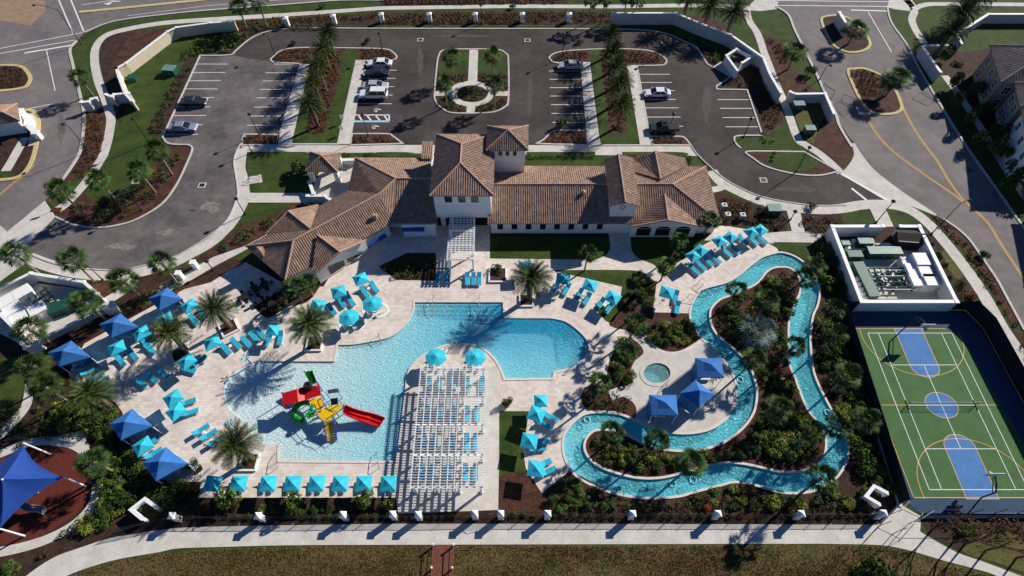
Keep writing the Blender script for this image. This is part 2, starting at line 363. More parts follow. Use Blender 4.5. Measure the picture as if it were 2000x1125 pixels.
def bigsheet():
    cu = bpy.data.curves.new('ground', 'CURVE'); cu.dimensions = '2D'; cu.fill_mode = 'BOTH'
    for lp in [[Vector((-gx,-400,0)),Vector((gx,-400,0)),Vector((gx,gx,0)),Vector((-gx,gx,0))]] + [W(h) for h in HO]:
        sp = cu.splines.new('POLY'); sp.points.add(len(lp)-1); sp.use_cyclic_u = True
        for q, v in zip(sp.points, lp): q.co = (v.x, v.y, 0, 1)
    tmp = bpy.data.objects.new('tmp', cu); C.objects.link(tmp)
    me = bpy.data.meshes.new_from_object(tmp.evaluated_get(bpy.context.evaluated_depsgraph_get())); bpy.data.objects.remove(tmp)
    me.name = 'ground'; me.materials.clear(); me.materials.append(M['grass'])
    o = bpy.data.objects.new('ground', me); C.objects.link(o); o['kind'] = 'structure'; o.location.z = -.004
    if me.polygons[0].normal.z < 0: me.flip_normals()
bigsheet()
# roads -------------------------------------------------
sheet('road', [(-700,-230),(2700,-230),(2700,-32),(2100,-24),(1760,-20),(1748,3),(1733,15),(1725,27),(1515,13),(1477,-3),(1100,-8),(667,1),(587,7),(400,21),(320,29),(240,39),(200,49),(165,64),(150,80),(137,96),(141,120),(148,149),(157,187),(163,213),(165,240),(160,280),(155,301),(139,328),(121,353),(88,392),(53,421),(0,464),(-80,520),(-700,700)], M['asphalt_old'], .02)
sheet('road', smooth([(1515,8,1),(1539,29),(1552,59),(1568,91),(1600,157),(1631,221),(1640,248),(1669,280),(1688,309),(1712,336),(1760,373),(1813,408),(1840,427),(1867,445),(1893,469),(1920,507),(1947,547),(1965,580),(2000,645),(2090,760,1),(2250,760,1),(2090,560),(2003,450),(1950,375),(1896,299),(1850,228),(1797,138),(1771,88),(1741,45),(1733,15,1),(1728,-3,1),(1517,-3,1)]), M['asphalt_old'], .024)
LOT = smooth([(391,109,1),(448,108),(461,99),(488,77),(520,63),(560,56.5),(600,55),(700,56,1),(1200,57,1),(1267,60),(1307,68),(1339,83),(1360,93),(1373,112),(1381,125),(1391,131,1),(1447,137,1),(1399,169,1),(1400,175,1),(1459,176,1),(1489,265,1),(1441,266),(1434,273),(1439,283),(1457,298),(1465,307),(1497,327),(1550,341),(1600,344),(1637,338,1),(1733,393,1),(1712,393),(1680,397),(1653,401),(1600,402),(1550,397),(1497,387),(1462,375),(1417,351),(1382,322),(1360,300),(1349,283,1),(1337,270),(1033,280,1),(1000,283,1),(821,281,1),(787,279),(755,262,1),(680,262,1),(545,264,1),(476,267,1),(464,293),(457,315),(459,333),(464,368),(463,387),(448,424),(427,447),(400,468),(373,485),(339,503),(293,516),(253,525),(213,528),(160,524),(107,515),(64,499),(40,480,1),(109,424,1),(120,429),(147,440),(187,445),(227,441),(267,429),(315,400),(344,363),(365,320),(376,291),(368,283,1),(331,281),(318,268,1)], 4)
sheet('parking_lot', LOT, M['asphalt_lot'], .03)
sheet('parking_lot', smooth([(391,109,1),(448,108),(492,116,1),(528,120,1),(587,125,1),(541,264,1),(476,267,1),(464,293),(457,315),(459,333),(464,368),(463,387),(448,424),(427,447),(400,468),(373,485),(339,503),(293,516),(253,525),(213,528),(160,524),(107,515),(64,499),(40,480,1),(109,424,1),(120,429),(147,440),(187,445),(227,441),(267,429),(315,400),(344,363),(365,320),(376,291),(368,283,1),(331,281),(318,268,1)],4), M['asphalt_mid'], .036)
sheet('driveway', [(88,392),(109,424),(40,492),(-60,545),(-80,520),(0,464),(53,421)], M['concrete'], .04)
sheet('driveway', smooth([(1661,280,1),(1669,280,1),(1688,309),(1712,336),(1760,373),(1813,408),(1840,427,1),(1771,400),(1744,397,1),(1641,341,1),(1655,325),(1666,308),(1667,295)]), M['concrete'], .044)
sheet('kerb', [(1641,340),(1644,338),(1746,396),(1740,398)], M['paint_white'], .05)
sheet('pavement', [(0,440),(-40,470),(-70,600),(70,500)], M['concrete'], .028)
# mulch and lawns around the plots ------------------------
def bed(pts, m, z=.012, name='bed_soil', sm=True): return sheet(name, smooth(pts) if sm else pts, M[m], z)
bed([(200,68,1),(344,55,1),(460,44,1),(600,40,1),(600,55,1),(560,57),(520,63),(488,77),(461,99),(448,108,1),(391,109,1),(318,268,1),(285,260,1),(345,150,1),(390,70,1),(340,75),(243,150,1),(230,190,1),(212,190,1),(195,120,1)], 'mulch_dark')
bed([(160,218,1),(200,214,1),(211,255),(205,285),(195,312),(171,345,1),(118,360,1),(155,301),(160,280)], 'mulch', .016)
bed([(262,60,1),(345,52,1),(250,118,1),(215,150,1),(225,110)], 'mulch', .016)
bed([(240,178,1),(262,178,1),(262,240),(240,250),(230,215)], 'mulch_dark', .016)
sheet('lawn', smooth([(345,80,1),(385,95),(360,120),(335,160),(300,230),(285,262),(250,330,1),(185,345,1),(225,270),(250,200,1),(245,135,1)]), M['grass'], .02)
sheet('lawn', smooth([(370,75,1),(478,60,1),(440,100),(385,105),(350,92)]), M['grass'], .021)
bed([(109,424,1),(133,395,1),(165,375,1),(188,392),(250,380),(290,340),(300,300),(331,281),(368,283,1),(376,291),(365,320),(344,363),(315,400),(267,429),(227,441),(187,445),(147,440),(120,429)], 'mulch', .024)
sheet('lawn', smooth([(190,352,1),(225,290),(300,285),(308,300),(290,335),(262,370),(220,390),(185,382)]), M['grass'], .03)
# verge along the main road
bed([(456,42,1),(740,25,1),(1200,22,1),(1200,56,1),(700,55,1),(600,54,1),(540,57),(500,66)], 'mulch_dark', .014)
sheet('lawn', [(640,52),(800,49),(1200,49),(1200,57),(700,56),(600,55)], M['grass'], .022)
bed([(742,-6,1),(1110,-6,1),(1110,9,1),(742,13,1)], 'mulch_dark', .014)
bed([(1330,30,1),(1370,30),(1420,50),(1440,72,1),(1373,50,1)], 'mulch', .018)
bed([(1463,62,1),(1477,68),(1500,68),(1520,76),(1530,92),(1545,130),(1570,150),(1585,168,1),(1600,182,1),(1545,182,1),(1525,178,1),(1493,110,1)], 'mulch', .018)
bed([(1500,180,1),(1460,176,1),(1489,265,1),(1510,262),(1512,240),(1540,225,1)], 'mulch', .018)
sheet('lawn', [(1207,58),(1320,44),(1370,62),(1430,88),(1420,108),(1388,112),(1360,88),(1320,70),(1270,60)], M['grass'], .02)
bed([(1360,80,1),(1400,100),(1428,112,1),(1392,131,1),(1376,118)], 'mulch_dark', .026)
bed([(1447,137,1),(1470,110,1),(1497,148),(1520,190),(1530,240,1),(1489,262,1),(1459,176,1),(1405,175),(1400,170)], 'mulch_dark', .03)
sheet('lawn', [(1546,195),(1590,190),(1622,225),(1640,250),(1600,290),(1570,270),(1550,222)], M['grass_dry'], .022)
bed([(1610,225,1),(1632,232),(1655,262),(1668,290),(1655,318),(1640,332,1),(1600,310,1),(1590,280)], 'mulch', .026)
sheet('lawn', [(1517,240),(1535,232),(1553,270),(1548,282),(1500,282),(1510,262)], M['grass'], .026)
island([(1457,297),(1500,296,1),(1570,297,1),(1637,335,1),(1600,343),(1550,340),(1497,326),(1470,309)], 'mulch')
sheet('lawn', smooth([(1505,300,1),(1565,300),(1600,322),(1560,335),(1500,322)]), M['grass'], .12)
# lawns right
sheet('lawn', [(1383,325),(1418,353),(1400,375),(1386,360)], M['grass'], .02)
bed([(1377,325,1),(1417,378,1),(1462,395),(1530,412),(1540,430,1),(1535,452,1),(1400,440,1)], 'mulch_dark', .016)
sheet('lawn', smooth([(1418,362,1),(1462,385),(1520,403),(1535,412),(1500,408),(1450,392),(1425,378)]), M['grass'], .024)
bed([(1562,417,1),(1640,415,1),(1700,410,1),(1722,442,1),(1800,442,1),(1845,482),(1870,520),(1895,565),(1905,585,1),(1860,585,1),(1640,590,1),(1640,475,1),(1566,455,1)], 'mulch_dark', .016)
sheet('lawn', smooth([(1645,415,1),(1690,410),(1702,420),(1708,436,1),(1660,438),(1642,425)]), M['grass'], .024)
sheet('lawn', smooth([(1727,408,1),(1770,412),(1795,434,1),(1740,440,1)]), M['grass'], .024)
sheet('lawn', smooth([(1838,490,1),(1862,490),(1885,530),(1870,545),(1850,520)]), M['grass_dry'], .024)
bed([(1777,402,1),(1800,408),(1840,440),(1880,488),(1920,540),(1950,590),(1970,625),(1985,640),(2000,645,1),(1965,580,1),(1947,547),(1920,507),(1893,469),(1867,445),(1840,427)], 'mulch', .04)
bed([(1905,585,1),(1930,640),(1990,750),(2080,900,1),(2040,900,1),(1930,690),(1885,600)], 'mulch_dark', .016)
bed([(1970,648,1),(2010,650,1),(2100,780,1),(2060,780,1)], 'mulch', .026)
# big planting ground round the pools -----------------------
PREC = [(-90,640),(-90,1130),(46,1130),(107,1090),(153,1071),(215,1051),(258,1044),(307,1035),(399,1027),(750,1022),(1150,1023),(1714,1025),(1755,985),(1660,630),(1640,470),(1545,455),(1500,440),(1392,440),(1200,440),(860,430),(700,520),(600,540),(455,505),(330,528),(230,548),(150,560),(60,640)]
sheet('bed_soil', PREC, M['mulch_dark'], .008, holes=HO)
sheet('lawn', [(-120,560),(0,505),(60,512),(62,530),(0,565),(-120,620)], M['grass'], .014)
sheet('lawn', smooth([(-60,700,1),(40,700),(50,740),(35,790),(5,815),(-60,830,1)]), M['grass'], .014)
# paved deck -------------------------------------------------
DECK = [(165,671),(300,597),(360,565),(413,551),(448,528),(480,520),(500,540),(560,560),(632,560),(717,517),(740,521),(775,547),(849,547),(849,495),(852,440),(957,440),(957,505),(1139,507),(1181,499),(1192,486),(1187,440),(1231,440),(1232,475),(1239,492),(1252,506),(1275,516),(1300,527),(1337,505),(1391,455),(1400,438),(1500,455),(1510,471),(1521,490),(1527,493),(1487,500),(1540,760),(1460,870),(1150,850),(1120,905),(1114,918),(1058,963),(1027,915),(1022,883),(1033,803),(975,803),(973,996),(778,1003),(773,972),(388,972),(393,941),(340,941),(319,950),(300,930),(258,872),(239,805),(260,790),(227,785),(205,775),(152,751),(133,732)]
# the part of the deck east of the river is bounded by the river itself
DE = []
for p in DECK:
    if p == (1521,490): DE.append(p); DE += [q for q in []]
    DE.append(p)
DECK_W = [(165,671),(300,597),(360,565),(413,551),(448,528),(480,515),(500,530),(560,560),(632,560),(650,530),(715,490),(765,445),(851,440),(957,440),(957,505),(1139,507),(1181,499),(1192,486),(1187,440),(1231,440),(1232,475),(1239,492),(1252,506),(1275,516),(1300,527),(1337,505),(1391,455),(1400,438),(1500,455),(1510,471),(1521,491)]
ri = min(range(len(RIVER)), key=lambda i: (RIVER[i][0]-1527)**2+(RIVER[i][1]-493)**2)
rj = min(range(len(RIVER)), key=lambda i: (RIVER[i][0]-1112)**2+(RIVER[i][1]-912)**2)
# walk backwards along the outer bank from the north bend to the spa peninsula and round to the west bank
path_ = [RIVER[i] for i in range(ri, -1, -1)] + [RIVER[i] for i in range(len(RIVER)-1, rj-1, -1)]
DECK_S = [(1114,918),(1058,963),(1027,915),(1022,883),(1033,803),(975,803),(973,996),(778,1003),(773,972),(388,972),(393,941),(340,941),(319,950),(300,930),(258,872),(239,805),(226,786),(205,775),(152,751),(133,732)]
sheet('pool_deck', DECK_W + path_ + DECK_S, M['pavers'], .016, holes=[POOL, SPA])
# concrete round the spa and under the pergola
sheet('pavement', smooth([(1225,660,1),(1245,655),(1275,670),(1295,690),(1330,688),(1366,672,1),(1378,672),(1395,688),(1413,710),(1428,734),(1434,755),(1434,780),(1424,804),(1407,821),(1383,835),(1350,842),(1313,841),(1296,836),(1240,815,1),(1243,800),(1236,785),(1215,776),(1190,780),(1182,768),(1205,755),(1230,745),(1225,725),(1240,700),(1240,680)]), M['concrete'], .024, holes=[SPA])
sheet('pavement', [(945,716),(968,716),(978,740),(973,996),(944,996)], M['concrete'], .024)
sheet('pavement', [(798,718),(945,718),(944,996),(778,1003),(790,860)], M['concrete'], .0205)
# beds and lawns let into the deck ----------------------------
def dbed(pts, m='mulch_dark', z=.030, sm=True, name='bed_soil'):
    pts = smooth(pts) if sm else pts; sheet(name, pts, M[m], z); return pts
dbed([(739,521,1),(775,547,1),(851,548,1),(851,494,1),(795,494,1)], 'mulch')
dbed([(957,462,1),(1187,462,1),(1192,482),(1184,497),(1165,507,1),(957,505,1)], 'grass', name='lawn')
dbed([(1231,466,1),(1390,470,1),(1375,478),(1330,505),(1300,532),(1276,516),(1250,506),(1235,491)], 'grass', name='lawn')
dbed([(1076,528,1),(1235,528),(1265,540),(1280,550,1),(1215,605),(1190,630),(1160,600,1),(1210,590,1),(1215,560,1),(1150,545,1)], 'grass', name='lawn')
B_SE = dbed([(1283,548,1),(1275,610,1),(1345,612,1),(1352,632),(1368,662,1),(1340,680),(1316,687),(1290,682),(1275,665),(1255,652),(1225,645),(1200,640),(1190,630),(1215,600),(1250,560)], 'mulch')
B_SP = dbed([(1210,665,1),(1240,665),(1257,688),(1240,705),(1232,725),(1235,748),(1205,757),(1180,762),(1186,730),(1192,700)], 'mulch')
B_WP = dbed([(1142,756,1),(1175,750),(1190,768),(1196,782),(1215,775),(1235,785),(1243,800),(1240,817,1),(1208,805),(1173,801),(1146,803,1),(1134,778)], 'mulch')
dbed([(975,805,1),(1033,803,1),(1022,883,1),(1026,920,1),(975,928,1)], 'grass', name='lawn')
dbed([(975,928,1),(1026,920,1),(1057,965,1),(1114,920,1),(1220,972,1),(1323,976,1),(1323,1000,1),(975,1000,1)], 'mulch', .0215)
dbed([(1500,475,1),(1590,475,1),(1593,535,1),(1577,512),(1550,495),(1523,488,1)], 'grass', z=.02, name='lawn')
B_SW = dbed([(480,520,1),(560,560,1),(545,600),(500,605),(475,590),(440,540,1)], 'mulch', .0215)
sheet('pool_deck', [(415,552),(480,512),(565,560),(545,600),(495,630)], M['pavers'], .0255)
dbed([(495,600,1),(560,560,1),(625,560,1),(600,590),(560,600),(525,622)], 'mulch_dark', .0315)
# pads for umbrella groups (outlined ring at the octagon tables)
# walks -------------------------------------------------------
MC = M['concrete']
strip('pavement', [(456+90,30),(400,39),(320,45),(253,56),(208,69),(188,91),(185,120),(192,157),(203,185),(213,215),(217,235),(211,272),(203,300),(197,312),(171,352),(133,395),(112,410)], 1.7, MC, .034)
strip('pavement', [(546,30,1),(744,16,1),(987,12.5,1),(1200,13,1),(1347,11),(1480,15)], 1.5, MC, .034)
sheet('pavement', [(1477,-3),(1520,3),(1517,18),(1485,22),(1460,20),(1466,8)], MC, .036)
strip('pavement', [(1458,18),(1463,40),(1477,61),(1485,80),(1491,99),(1504,133),(1516,165),(1536,211),(1557,269),(1573,283),(1600,300),(1627,323),(1642,338)], 1.6, MC, .038)
sheet('pavement', [(468,283),(1349,284),(1366,305),(480,297)], MC, .042)
strip('pavement', [(473,290),(469,312),(468,333),(476,360),(474,392),(460,422),(437,452),(405,478),(370,497),(340,512),(295,526),(250,535),(200,537),(150,532),(100,520),(55,504)], 2.1, MC, .046)
sheet('pavement', [(481,377),(655,377),(655,396),(484,396)], MC, .05)
sheet('pavement', smooth([(486,346,1),(510,341,1),(513,356,1),(486,360,1)]), MC, .052)
sheet('pavement', [(640,300),(700,298),(700,380),(660,420),(600,390)], MC, .046)
strip('pavement', [(525,452),(470,484),(420,510),(372,538),(310,572)], 1.9, MC, .034)
strip('pavement', [(262,545,1),(250,560),(230,575),(205,590),(190,600)], 1.6, MC, .036)
strip('pavement', [(1390,334),(1407,355),(1440,373),(1490,394),(1550,406),(1600,410),(1640,408),(1680,401),(1715,399),(1749,402),(1781,413),(1813,437),(1840,467),(1867,500),(1893,535),(1920,575),(1940,610),(1960,645),(1990,690),(2050,790)], 2.0, MC, .054)
strip('pavement', [(1383,372),(1405,368),(1422,358)], 1.3, MC, .05)
sheet('pavement', [(1697,405),(1728,405),(1745,443),(1715,443)], MC, .058)
sheet('pavement', [(1535,406),(1562,410),(1572,455),(1547,455)], MC, .056)
sheet('pavement', [(1500,455),(1560,450),(1612,457),(1590,474),(1510,473)], MC, .034)
strip('pavement', [(1762,-8,1),(1785,18),(1781,38),(1788,58),(1805,85)], 1.6, MC, .036); strip('pavement', [(1785,18),(1805,10),(1850,8),(2100,10)], 1.5, MC, .038)
sheet('pavement', [(1738,-8),(1775,-8),(1790,12),(1778,22),(1745,18),(1733,14)], MC, .036)
strip('pavement', [(1845,148),(1880,195),(1925,265),(1965,330),(2020,410),(2080,500)], 1.5, MC, .03)
LWALK = smooth([(30,1145,1),(60,1118),(107,1088),(153,1071),(215,1051),(258,1044),(307,1036),(399,1029),(760,1023,1),(1150,1023,1),(1714,1025,1),(1755,983,1),(1799,1009,1),(1797,1038,1),(1811,1047),(1867,1078),(1920,1097),(1984,1121),(2060,1150,1),(2000,1160,1),(1947,1125),(1893,1108),(1840,1094),(1787,1078),(1749,1069),(1707,1064),(1600,1062,1),(1150,1063,1),(800,1064,1),(565,1065),(442,1068),(350,1071),(307,1079),(215,1096),(132,1124),(90,1150,1)])
sheet('footpath', LWALK, MC, .02)
mbj = MB()
for x in list(range(258, 1720, 105)):
    a = G(x, 1022); b = G(x + (x-1000)*.03, 1064)
    if x < 300: a = G(x, 1045); b = G(x-3, 1084)
    elif x < 420: a = G(x, 1031); b = G(x-1, 1068)
    mbj.quad((a.x-.03,a.y,.024),(a.x+.03,a.y,.024),(b.x+.03,b.y,.024),(b.x-.03,b.y,.024))
mbj.build('path_joint', M['stucco_grey'])['kind'] = 'structure'
sheet('lawn', [(90,1160),(132,1126),(215,1098),(307,1081),(442,1070),(565,1067),(1150,1065),(1600,1064),(1707,1066),(1787,1080),(1840,1096),(1947,1127),(2000,1165),(2000,1700),(60,1700)], M['grass_lawn'], .012)
bed([(1800,1012,1),(2150,1008,1),(2150,1110),(1990,1118,1),(1930,1095),(1867,1072),(1812,1044,1)], 'mulch_dark', .014)
sheet('lawn', smooth([(1905,1050),(1960,1040),(2080,1060),(2080,1130),(2010,1120),(1950,1100),(1880,1078)]), M['grass_dry'], .018)
# playground
ring_ = [(30+150*math.cos(a*math.pi/20), 968+105*math.sin(a*math.pi/20)) for a in range(40)]
PLAY = smooth([(-60,905,1),(0,893),(60,873),(110,873),(150,885),(172,915),(176,945),(165,985),(120,1025),(60,1055),(0,1064),(-60,1060,1)])
sheet('playground_floor', PLAY, M['rubber_red'], .024)
strip('pavement', [(-60,898),(0,886),(40,870),(75,862),(110,862),(152,872),(185,905),(190,950),(178,990),(140,1028),(80,1058),(0,1078),(-60,1080)], 1.15, MC, .028)
strip('pavement', [(185,950),(205,930)], 1.6, MC, .032, sm=False); strip('pavement', [(110,862),(150,852),(165,880)], 1.4, MC, .03, sm=False)
strip('pavement', [(60,745),(52,790),(30,820),(0,850),(-40,880)], 1.3, MC, .026)
# lot islands
island([(535,122,1),(529,118),(533,112),(549,100),(581,94),(653,94,1),(747,96),(768,103),(775,113),(765,119,1),(696,119,1),(660,282,1),(541,282,1),(587,125,1)], 'mulch')
sheet('lawn', [(676,98),(702,98),(661,280),(640,280),(566,280),(600,175)], M['grass'], .11)
sheet('bed_soil', [(632,97),(670,97),(665,150),(633,262),(600,263),(607,180),(625,130)], M['mulch'], .118)
sheet('pavement', [(587,126),(605,126),(600,150),(570,281),(541,281)], MC, .116)
sheet('pavement', [(697,119),(714,121),(684,282),(660,282)], MC, .12)
island([(472,284,1),(476,267),(485,263),(545,264,1),(541,284,1)], 'mulch')
island([(688,262,1),(755,262),(768,267),(787,281,1),(684,284,1)], 'mulch')
island([(1076,118,1),(1073,113),(1083,105),(1107,100),(1150,97,1),(1213,96),(1264,99),(1288,107),(1301,117),(1300,124),(1291,128),(1244,129,1),(1272,284,1),(1172,284,1),(1140,123,1),(1087,123)], 'mulch')
sheet('lawn', [(1150,98),(1168,98),(1200,262),(1225,262),(1200,100),(1212,100),(1249,282),(1172,282)], M['grass'], .11)
sheet('lawn', [(1150,98),(1212,100),(1249,282),(1172,282)], M['grass'], .106)
sheet('bed_soil', [(1170,98),(1205,98),(1226,262),(1192,262)], M['mulch'], .118)
sheet('pavement', [(1133,122),(1152,122),(1172,284),(1147,284)], MC, .12); sheet('pavement', [(1224,128),(1244,128),(1272,284),(1250,284)], MC, .12)
island([(1048,281,1),(1062,273),(1077,259),(1095,255),(1147,256,1),(1148,284,1)], 'mulch')
island([(1273,267,1),(1323,267),(1337,270),(1349,284,1),(1274,284,1)], 'mulch')
# centre island with a ring of paving
CI = island([(863,100),(880,97),(917,96.5,1),(970,97),(988,105),(993,118),(993,195),(985,210),(965,219),(935,221.5,1),(885,221),(865,213),(851,198),(849,180),(854,125),(857,110)], 'mulch')
sheet('lawn', [(866,101),(986,101),(990,143),(856,143)], M['grass'], .11)
ell = lambda cx, cy, rx, ry, n=28: [(cx+rx*math.cos(2*math.pi*i/n), cy+ry*math.sin(2*math.pi*i/n)) for i in range(n)]
sheet('pavement', [(917,98),(934,98),(932,162),(914,162)], MC, .116)
sheet('pavement', ell(920,184,44.5,25), MC, .118); sheet('bed_soil', ell(922,184,30.5,16.5), M['mulch_dark'], .126); 
sheet('pavement', [(851,179),(992,179),(992,188),(850,188)], MC, .114); sheet('pavement', [(912,205),(929,205),(927,221),(911,221)], MC, .122)
# strip lawns before the building
sheet('lawn', [(1028,297),(1162,297),(1164,312),(1028,312)], M['grass'], .05)
sheet('lawn', smooth([(484,303,1),(500,297),(600,297,1),(600,300),(730,298,1),(728,308,1),(600,310,1),(610,375,1),(500,376),(487,360),(483,333)]), M['grass'], .048)
sheet('lawn', smooth([(482,403,1),(500,398),(575,397,1),(530,420),(470,440),(432,470,1),(440,462),(465,435)]), M['grass'], .05)
bed([(575,397,1),(640,397,1),(600,415),(480,480,1),(400,508,1),(380,505),(430,475),(480,435),(530,415)], 'mulch', .049)
sheet('lawn', smooth([(735,298),(800,298),(815,305),(740,306)]), M['grass'], .05)
sheet('lawn', smooth([(1345,300,1),(1320,297),(1215,297,1),(1215,303,1),(1340,310,1)]), M['grass'], .046)
bed([(330,545,1),(372,545),(385,560,1),(310,600,1),(240,640),(200,620,1),(260,580)], 'mulch', .0125)
bed([(120,535,1),(190,547),(230,545,1),(215,575),(190,590,1),(163,552,1)], 'mulch', .012)
# road islands
for P_, kw in (([(1604,40),(1615,32),(1640,31),(1660,38),(1680,55),(1697,78),(1697,92),(1680,101),(1655,102),(1632,92),(1618,75)], 'mulch_dark'),
               ([(1656,140),(1668,135),(1690,135),(1725,150),(1745,170),(1760,205),(1757,217),(1740,223),(1712,222),(1690,210),(1672,180)], 'mulch')):
    island(P_, kw, kerbm='kerb_yellow', kw=.6)
island([(-60,120,1),(-10,128),(25,128),(45,132),(58,148),(58,160),(45,172),(0,178),(-60,180,1)], 'mulch_dark', kerbm='kerb_yellow', kw=.7)
island([(-60,215,1),(50,215),(68,222),(76,240),(72,280),(60,320),(38,345),(0,352),(-60,352,1)], 'mulch_dark', kerbm='kerb_yellow', kw=.7)
strip('pavement', [(50,270),(38,290),(24,315),(12,335)], 1.7, MC, .12); strip('pavement', [(50,225),(70,235),(62,285)], 1.2, MC, .116); sheet('lawn', [(-60,338),(12,336),(30,342),(20,350),(-60,352)], M['grass'], .112)
sheet('driveway', [(-700,-120),(70,-130),(90,20),(60,50),(0,40),(-700,60)], M['sand'], .026)
# kerbs round the lots and roads
def kerbline(pts, wd=.32, off=0, m='kerb', closed=False): strip('kerb', pts, wd, M[m], .14, closed, True, .14, off)
kerbline([(318,268,1),(391,109,1),(448,108),(461,99),(488,77),(520,63),(560,56.5),(600,55),(700,56,1),(1200,57,1),(1267,60),(1307,68),(1339,83),(1360,93),(1373,112),(1381,125),(1391,131)])
kerbline([(1447,137,1),(1399,169,1),(1400,175,1),(1459,176,1),(1489,265,1),(1441,266),(1434,273),(1439,283),(1447,290)])
kerbline([(109,424,1),(120,429),(147,440),(187,445),(227,441),(267,429),(315,400),(344,363),(365,320),(376,291),(368,283,1),(331,281),(318,268)])
kerbline([(480,266),(464,293),(457,315),(459,333),(464,368),(463,387),(448,424),(427,447),(400,468),(373,485),(339,503),(293,516),(253,525),(213,528),(160,524),(107,515),(64,499)], .2)
kerbline([(1349,284),(1360,300),(1382,322),(1417,351),(1462,375),(1497,387),(1550,397),(1600,402),(1653,401)], .2)
kerbline([(750,1,1),(667,1),(587,7),(400,21),(320,29),(240,39),(200,49),(165,64)], .4)
kerbline([(150,80),(137,96),(141,120),(148,149),(157,187),(163,213),(165,240),(160,280),(155,301),(139,328),(121,353)], .5)
kerbline([(1515,13),(1539,29),(1552,59),(1568,91),(1600,157),(1608,176),(1631,221),(1640,248),(1664,288)], .5)
kerbline([(1733,15),(1741,45),(1771,88),(1797,138),(1850,228),(1896,299),(1950,375),(2003,450),(2090,560)], .4)
kerbline([(1840,427),(1867,445),(1893,469),(1920,507),(1947,547),(1965,580),(2000,645)], .4)
strip('kerb', [(155,24,1),(200,20),(380,2),(500,-12)], .9, M['kerb_yellow'], .13, h=.13)
sheet('sand_patch', smooth([(0,-10),(60,-10),(75,10),(110,32),(60,42),(25,28),(5,15)]), M['sand'], .03) if False else None

# painted markings ------------------------------------------------
lm = MB()
def ln(a, b, wd=.16, z=.052, mb_=None):
    A = G(*a); B_ = G(*b); d = (B_-A).to_2d().normalized(); q = Vector((-d.y, d.x))*wd/2
    (mb_ or lm).quad((A.x-q.x,A.y-q.y,z),(A.x+q.x,A.y+q.y,z),(B_.x+q.x,B_.y+q.y,z),(B_.x-q.x,B_.y-q.y,z))
L2 = lambda y, a, b: ln((a, y), (b, y))
for y0, xa, xb in ((125.5,376+9,445),(142,372+5,440),(158,364+5,432),(174,356+3,425),(191,350+1,418),(209,345,411),(226,338,403),(244,331,395),(263,322,387)): ln((xa,y0),(xb,y0))
for y0, xa, xb in ((125.5,535,585),(142.5,519,580),(158.5,514,575),(175,508,568),(191.5,502,561),(209.5,496,554),(227,489,549),(245,483,543),(263.5,487,540)): ln((xa,y0),(xb,y0))
for y0, xa, xb in ((137.5,710,775),(153.5,707,772),(169.5,703,770),(186,700,767),(203,697,765)): ln((xa,y0),(xb,y0))
for y0, xa, xb in ((139,1072,1136),(155.2,1073,1137),(171.5,1074,1139),(188,1075,1141),(204.8,1076,1143),(221.9,1077,1144),(239.5,1079,1145)): ln((xa,y0),(xb,y0))
for y0, xa, xb in ((145.5,1247,1308),(161.5,1250,1312),(177.5,1253,1317),(194.5,1256,1320),(211,1260,1325),(229,1263,1329),(247,1266,1334)): ln((xa,y0),(xb,y0))
for y0, xa, xb in ((195,1401,1462),(212,1406,1468),(230,1411,1474),(248,1417,1481)): ln((xa,y0),(xb,y0))
# hatched bay and access symbols
for a, b in (((692,225),(761,225)),((689,237),(760,237)),((760,225),(760,237)),((700,225),(708,237)),((716,225),(726,237)),((733,225),(743,237)),((750,225),(758,237))): ln(a, b, .3, .054)
hb = MB(); ln((691,239),(760,239),.22,.05,hb); hb.build('painted_line', M['paint_blue'])['kind'] = 'structure'
for cx, cy in ((737,215),(733,248)):
    c = G(cx, cy); lm.lathe([(.0,.0545),(.16,.0545)], (c.x+.55, c.y+.1, 0), 10)
    pts = [Vector((c.x+.45*math.cos(t*.35+.6)-.1, c.y-.05+.45*math.sin(t*.35+.6), 0)) for t in range(14)]
    strip_mb(lm, pts, .12, .0545, world=True); strip_mb(lm, [Vector((c.x+.4,c.y+.1,0)),Vector((c.x,c.y+.1,0)),Vector((c.x-.05,c.y-.35,0)),Vector((c.x-.5,c.y-.45,0))], .13, .055, world=True)
# main road markings
for a, b, w_ in (((114,-2),(143,66),.3),((137,-4),(164,62),.3),((0,95),(162,64),.22),((0,105),(145,79),.22),((48,104),(138,89),.45),((91,98),(108,178),.18),((54,213),(105,203),.18),((160,10),(228,0),.2),((250,31),(400,12),.14),
                 ((1490,1),(1751,4),.25),((1518,11),(1740,13),.25),((1662,20),(1733,22),.4),((1695,23),(1741,102),.18),((1663,368),(1692,391),.4),((400,12),(640,-7),.14)): ln(a, b, w_)
A_ = G(215,5); strip_mb(lm, [Vector((A_.x+2.2,A_.y+.5,0)),Vector((A_.x+.6,A_.y+.45,0)),Vector((A_.x-.2,A_.y-.3,0))], .35, .0545, world=True)
lm.quad((A_.x-1.4,A_.y-.5,.055),(A_.x+.1,A_.y-1.1,.055),(A_.x+.6,A_.y-.1,.055))
o = lm.build('painted_line', M['paint_white']); o['kind'] = 'structure'
o = MB()
for off in (-.14,.14):
    for pts in ([(1690,226),(1712,262),(1745,297),(1800,338),(1850,372),(1885,398)], [(1757,190),(1770,225),(1800,275),(1830,315),(1852,352),(1880,390),(1905,412),(1932,440),(1955,478),(2000,546),(2060,640)], [(66,322),(50,340),(30,355),(0,380),(-40,410)]):
        strip_mb(o, W(smooth(pts, 5, False)), .14, .053, off=off, world=True)
o.build('painted_line', M['paint_yellow'])['kind'] = 'structure'

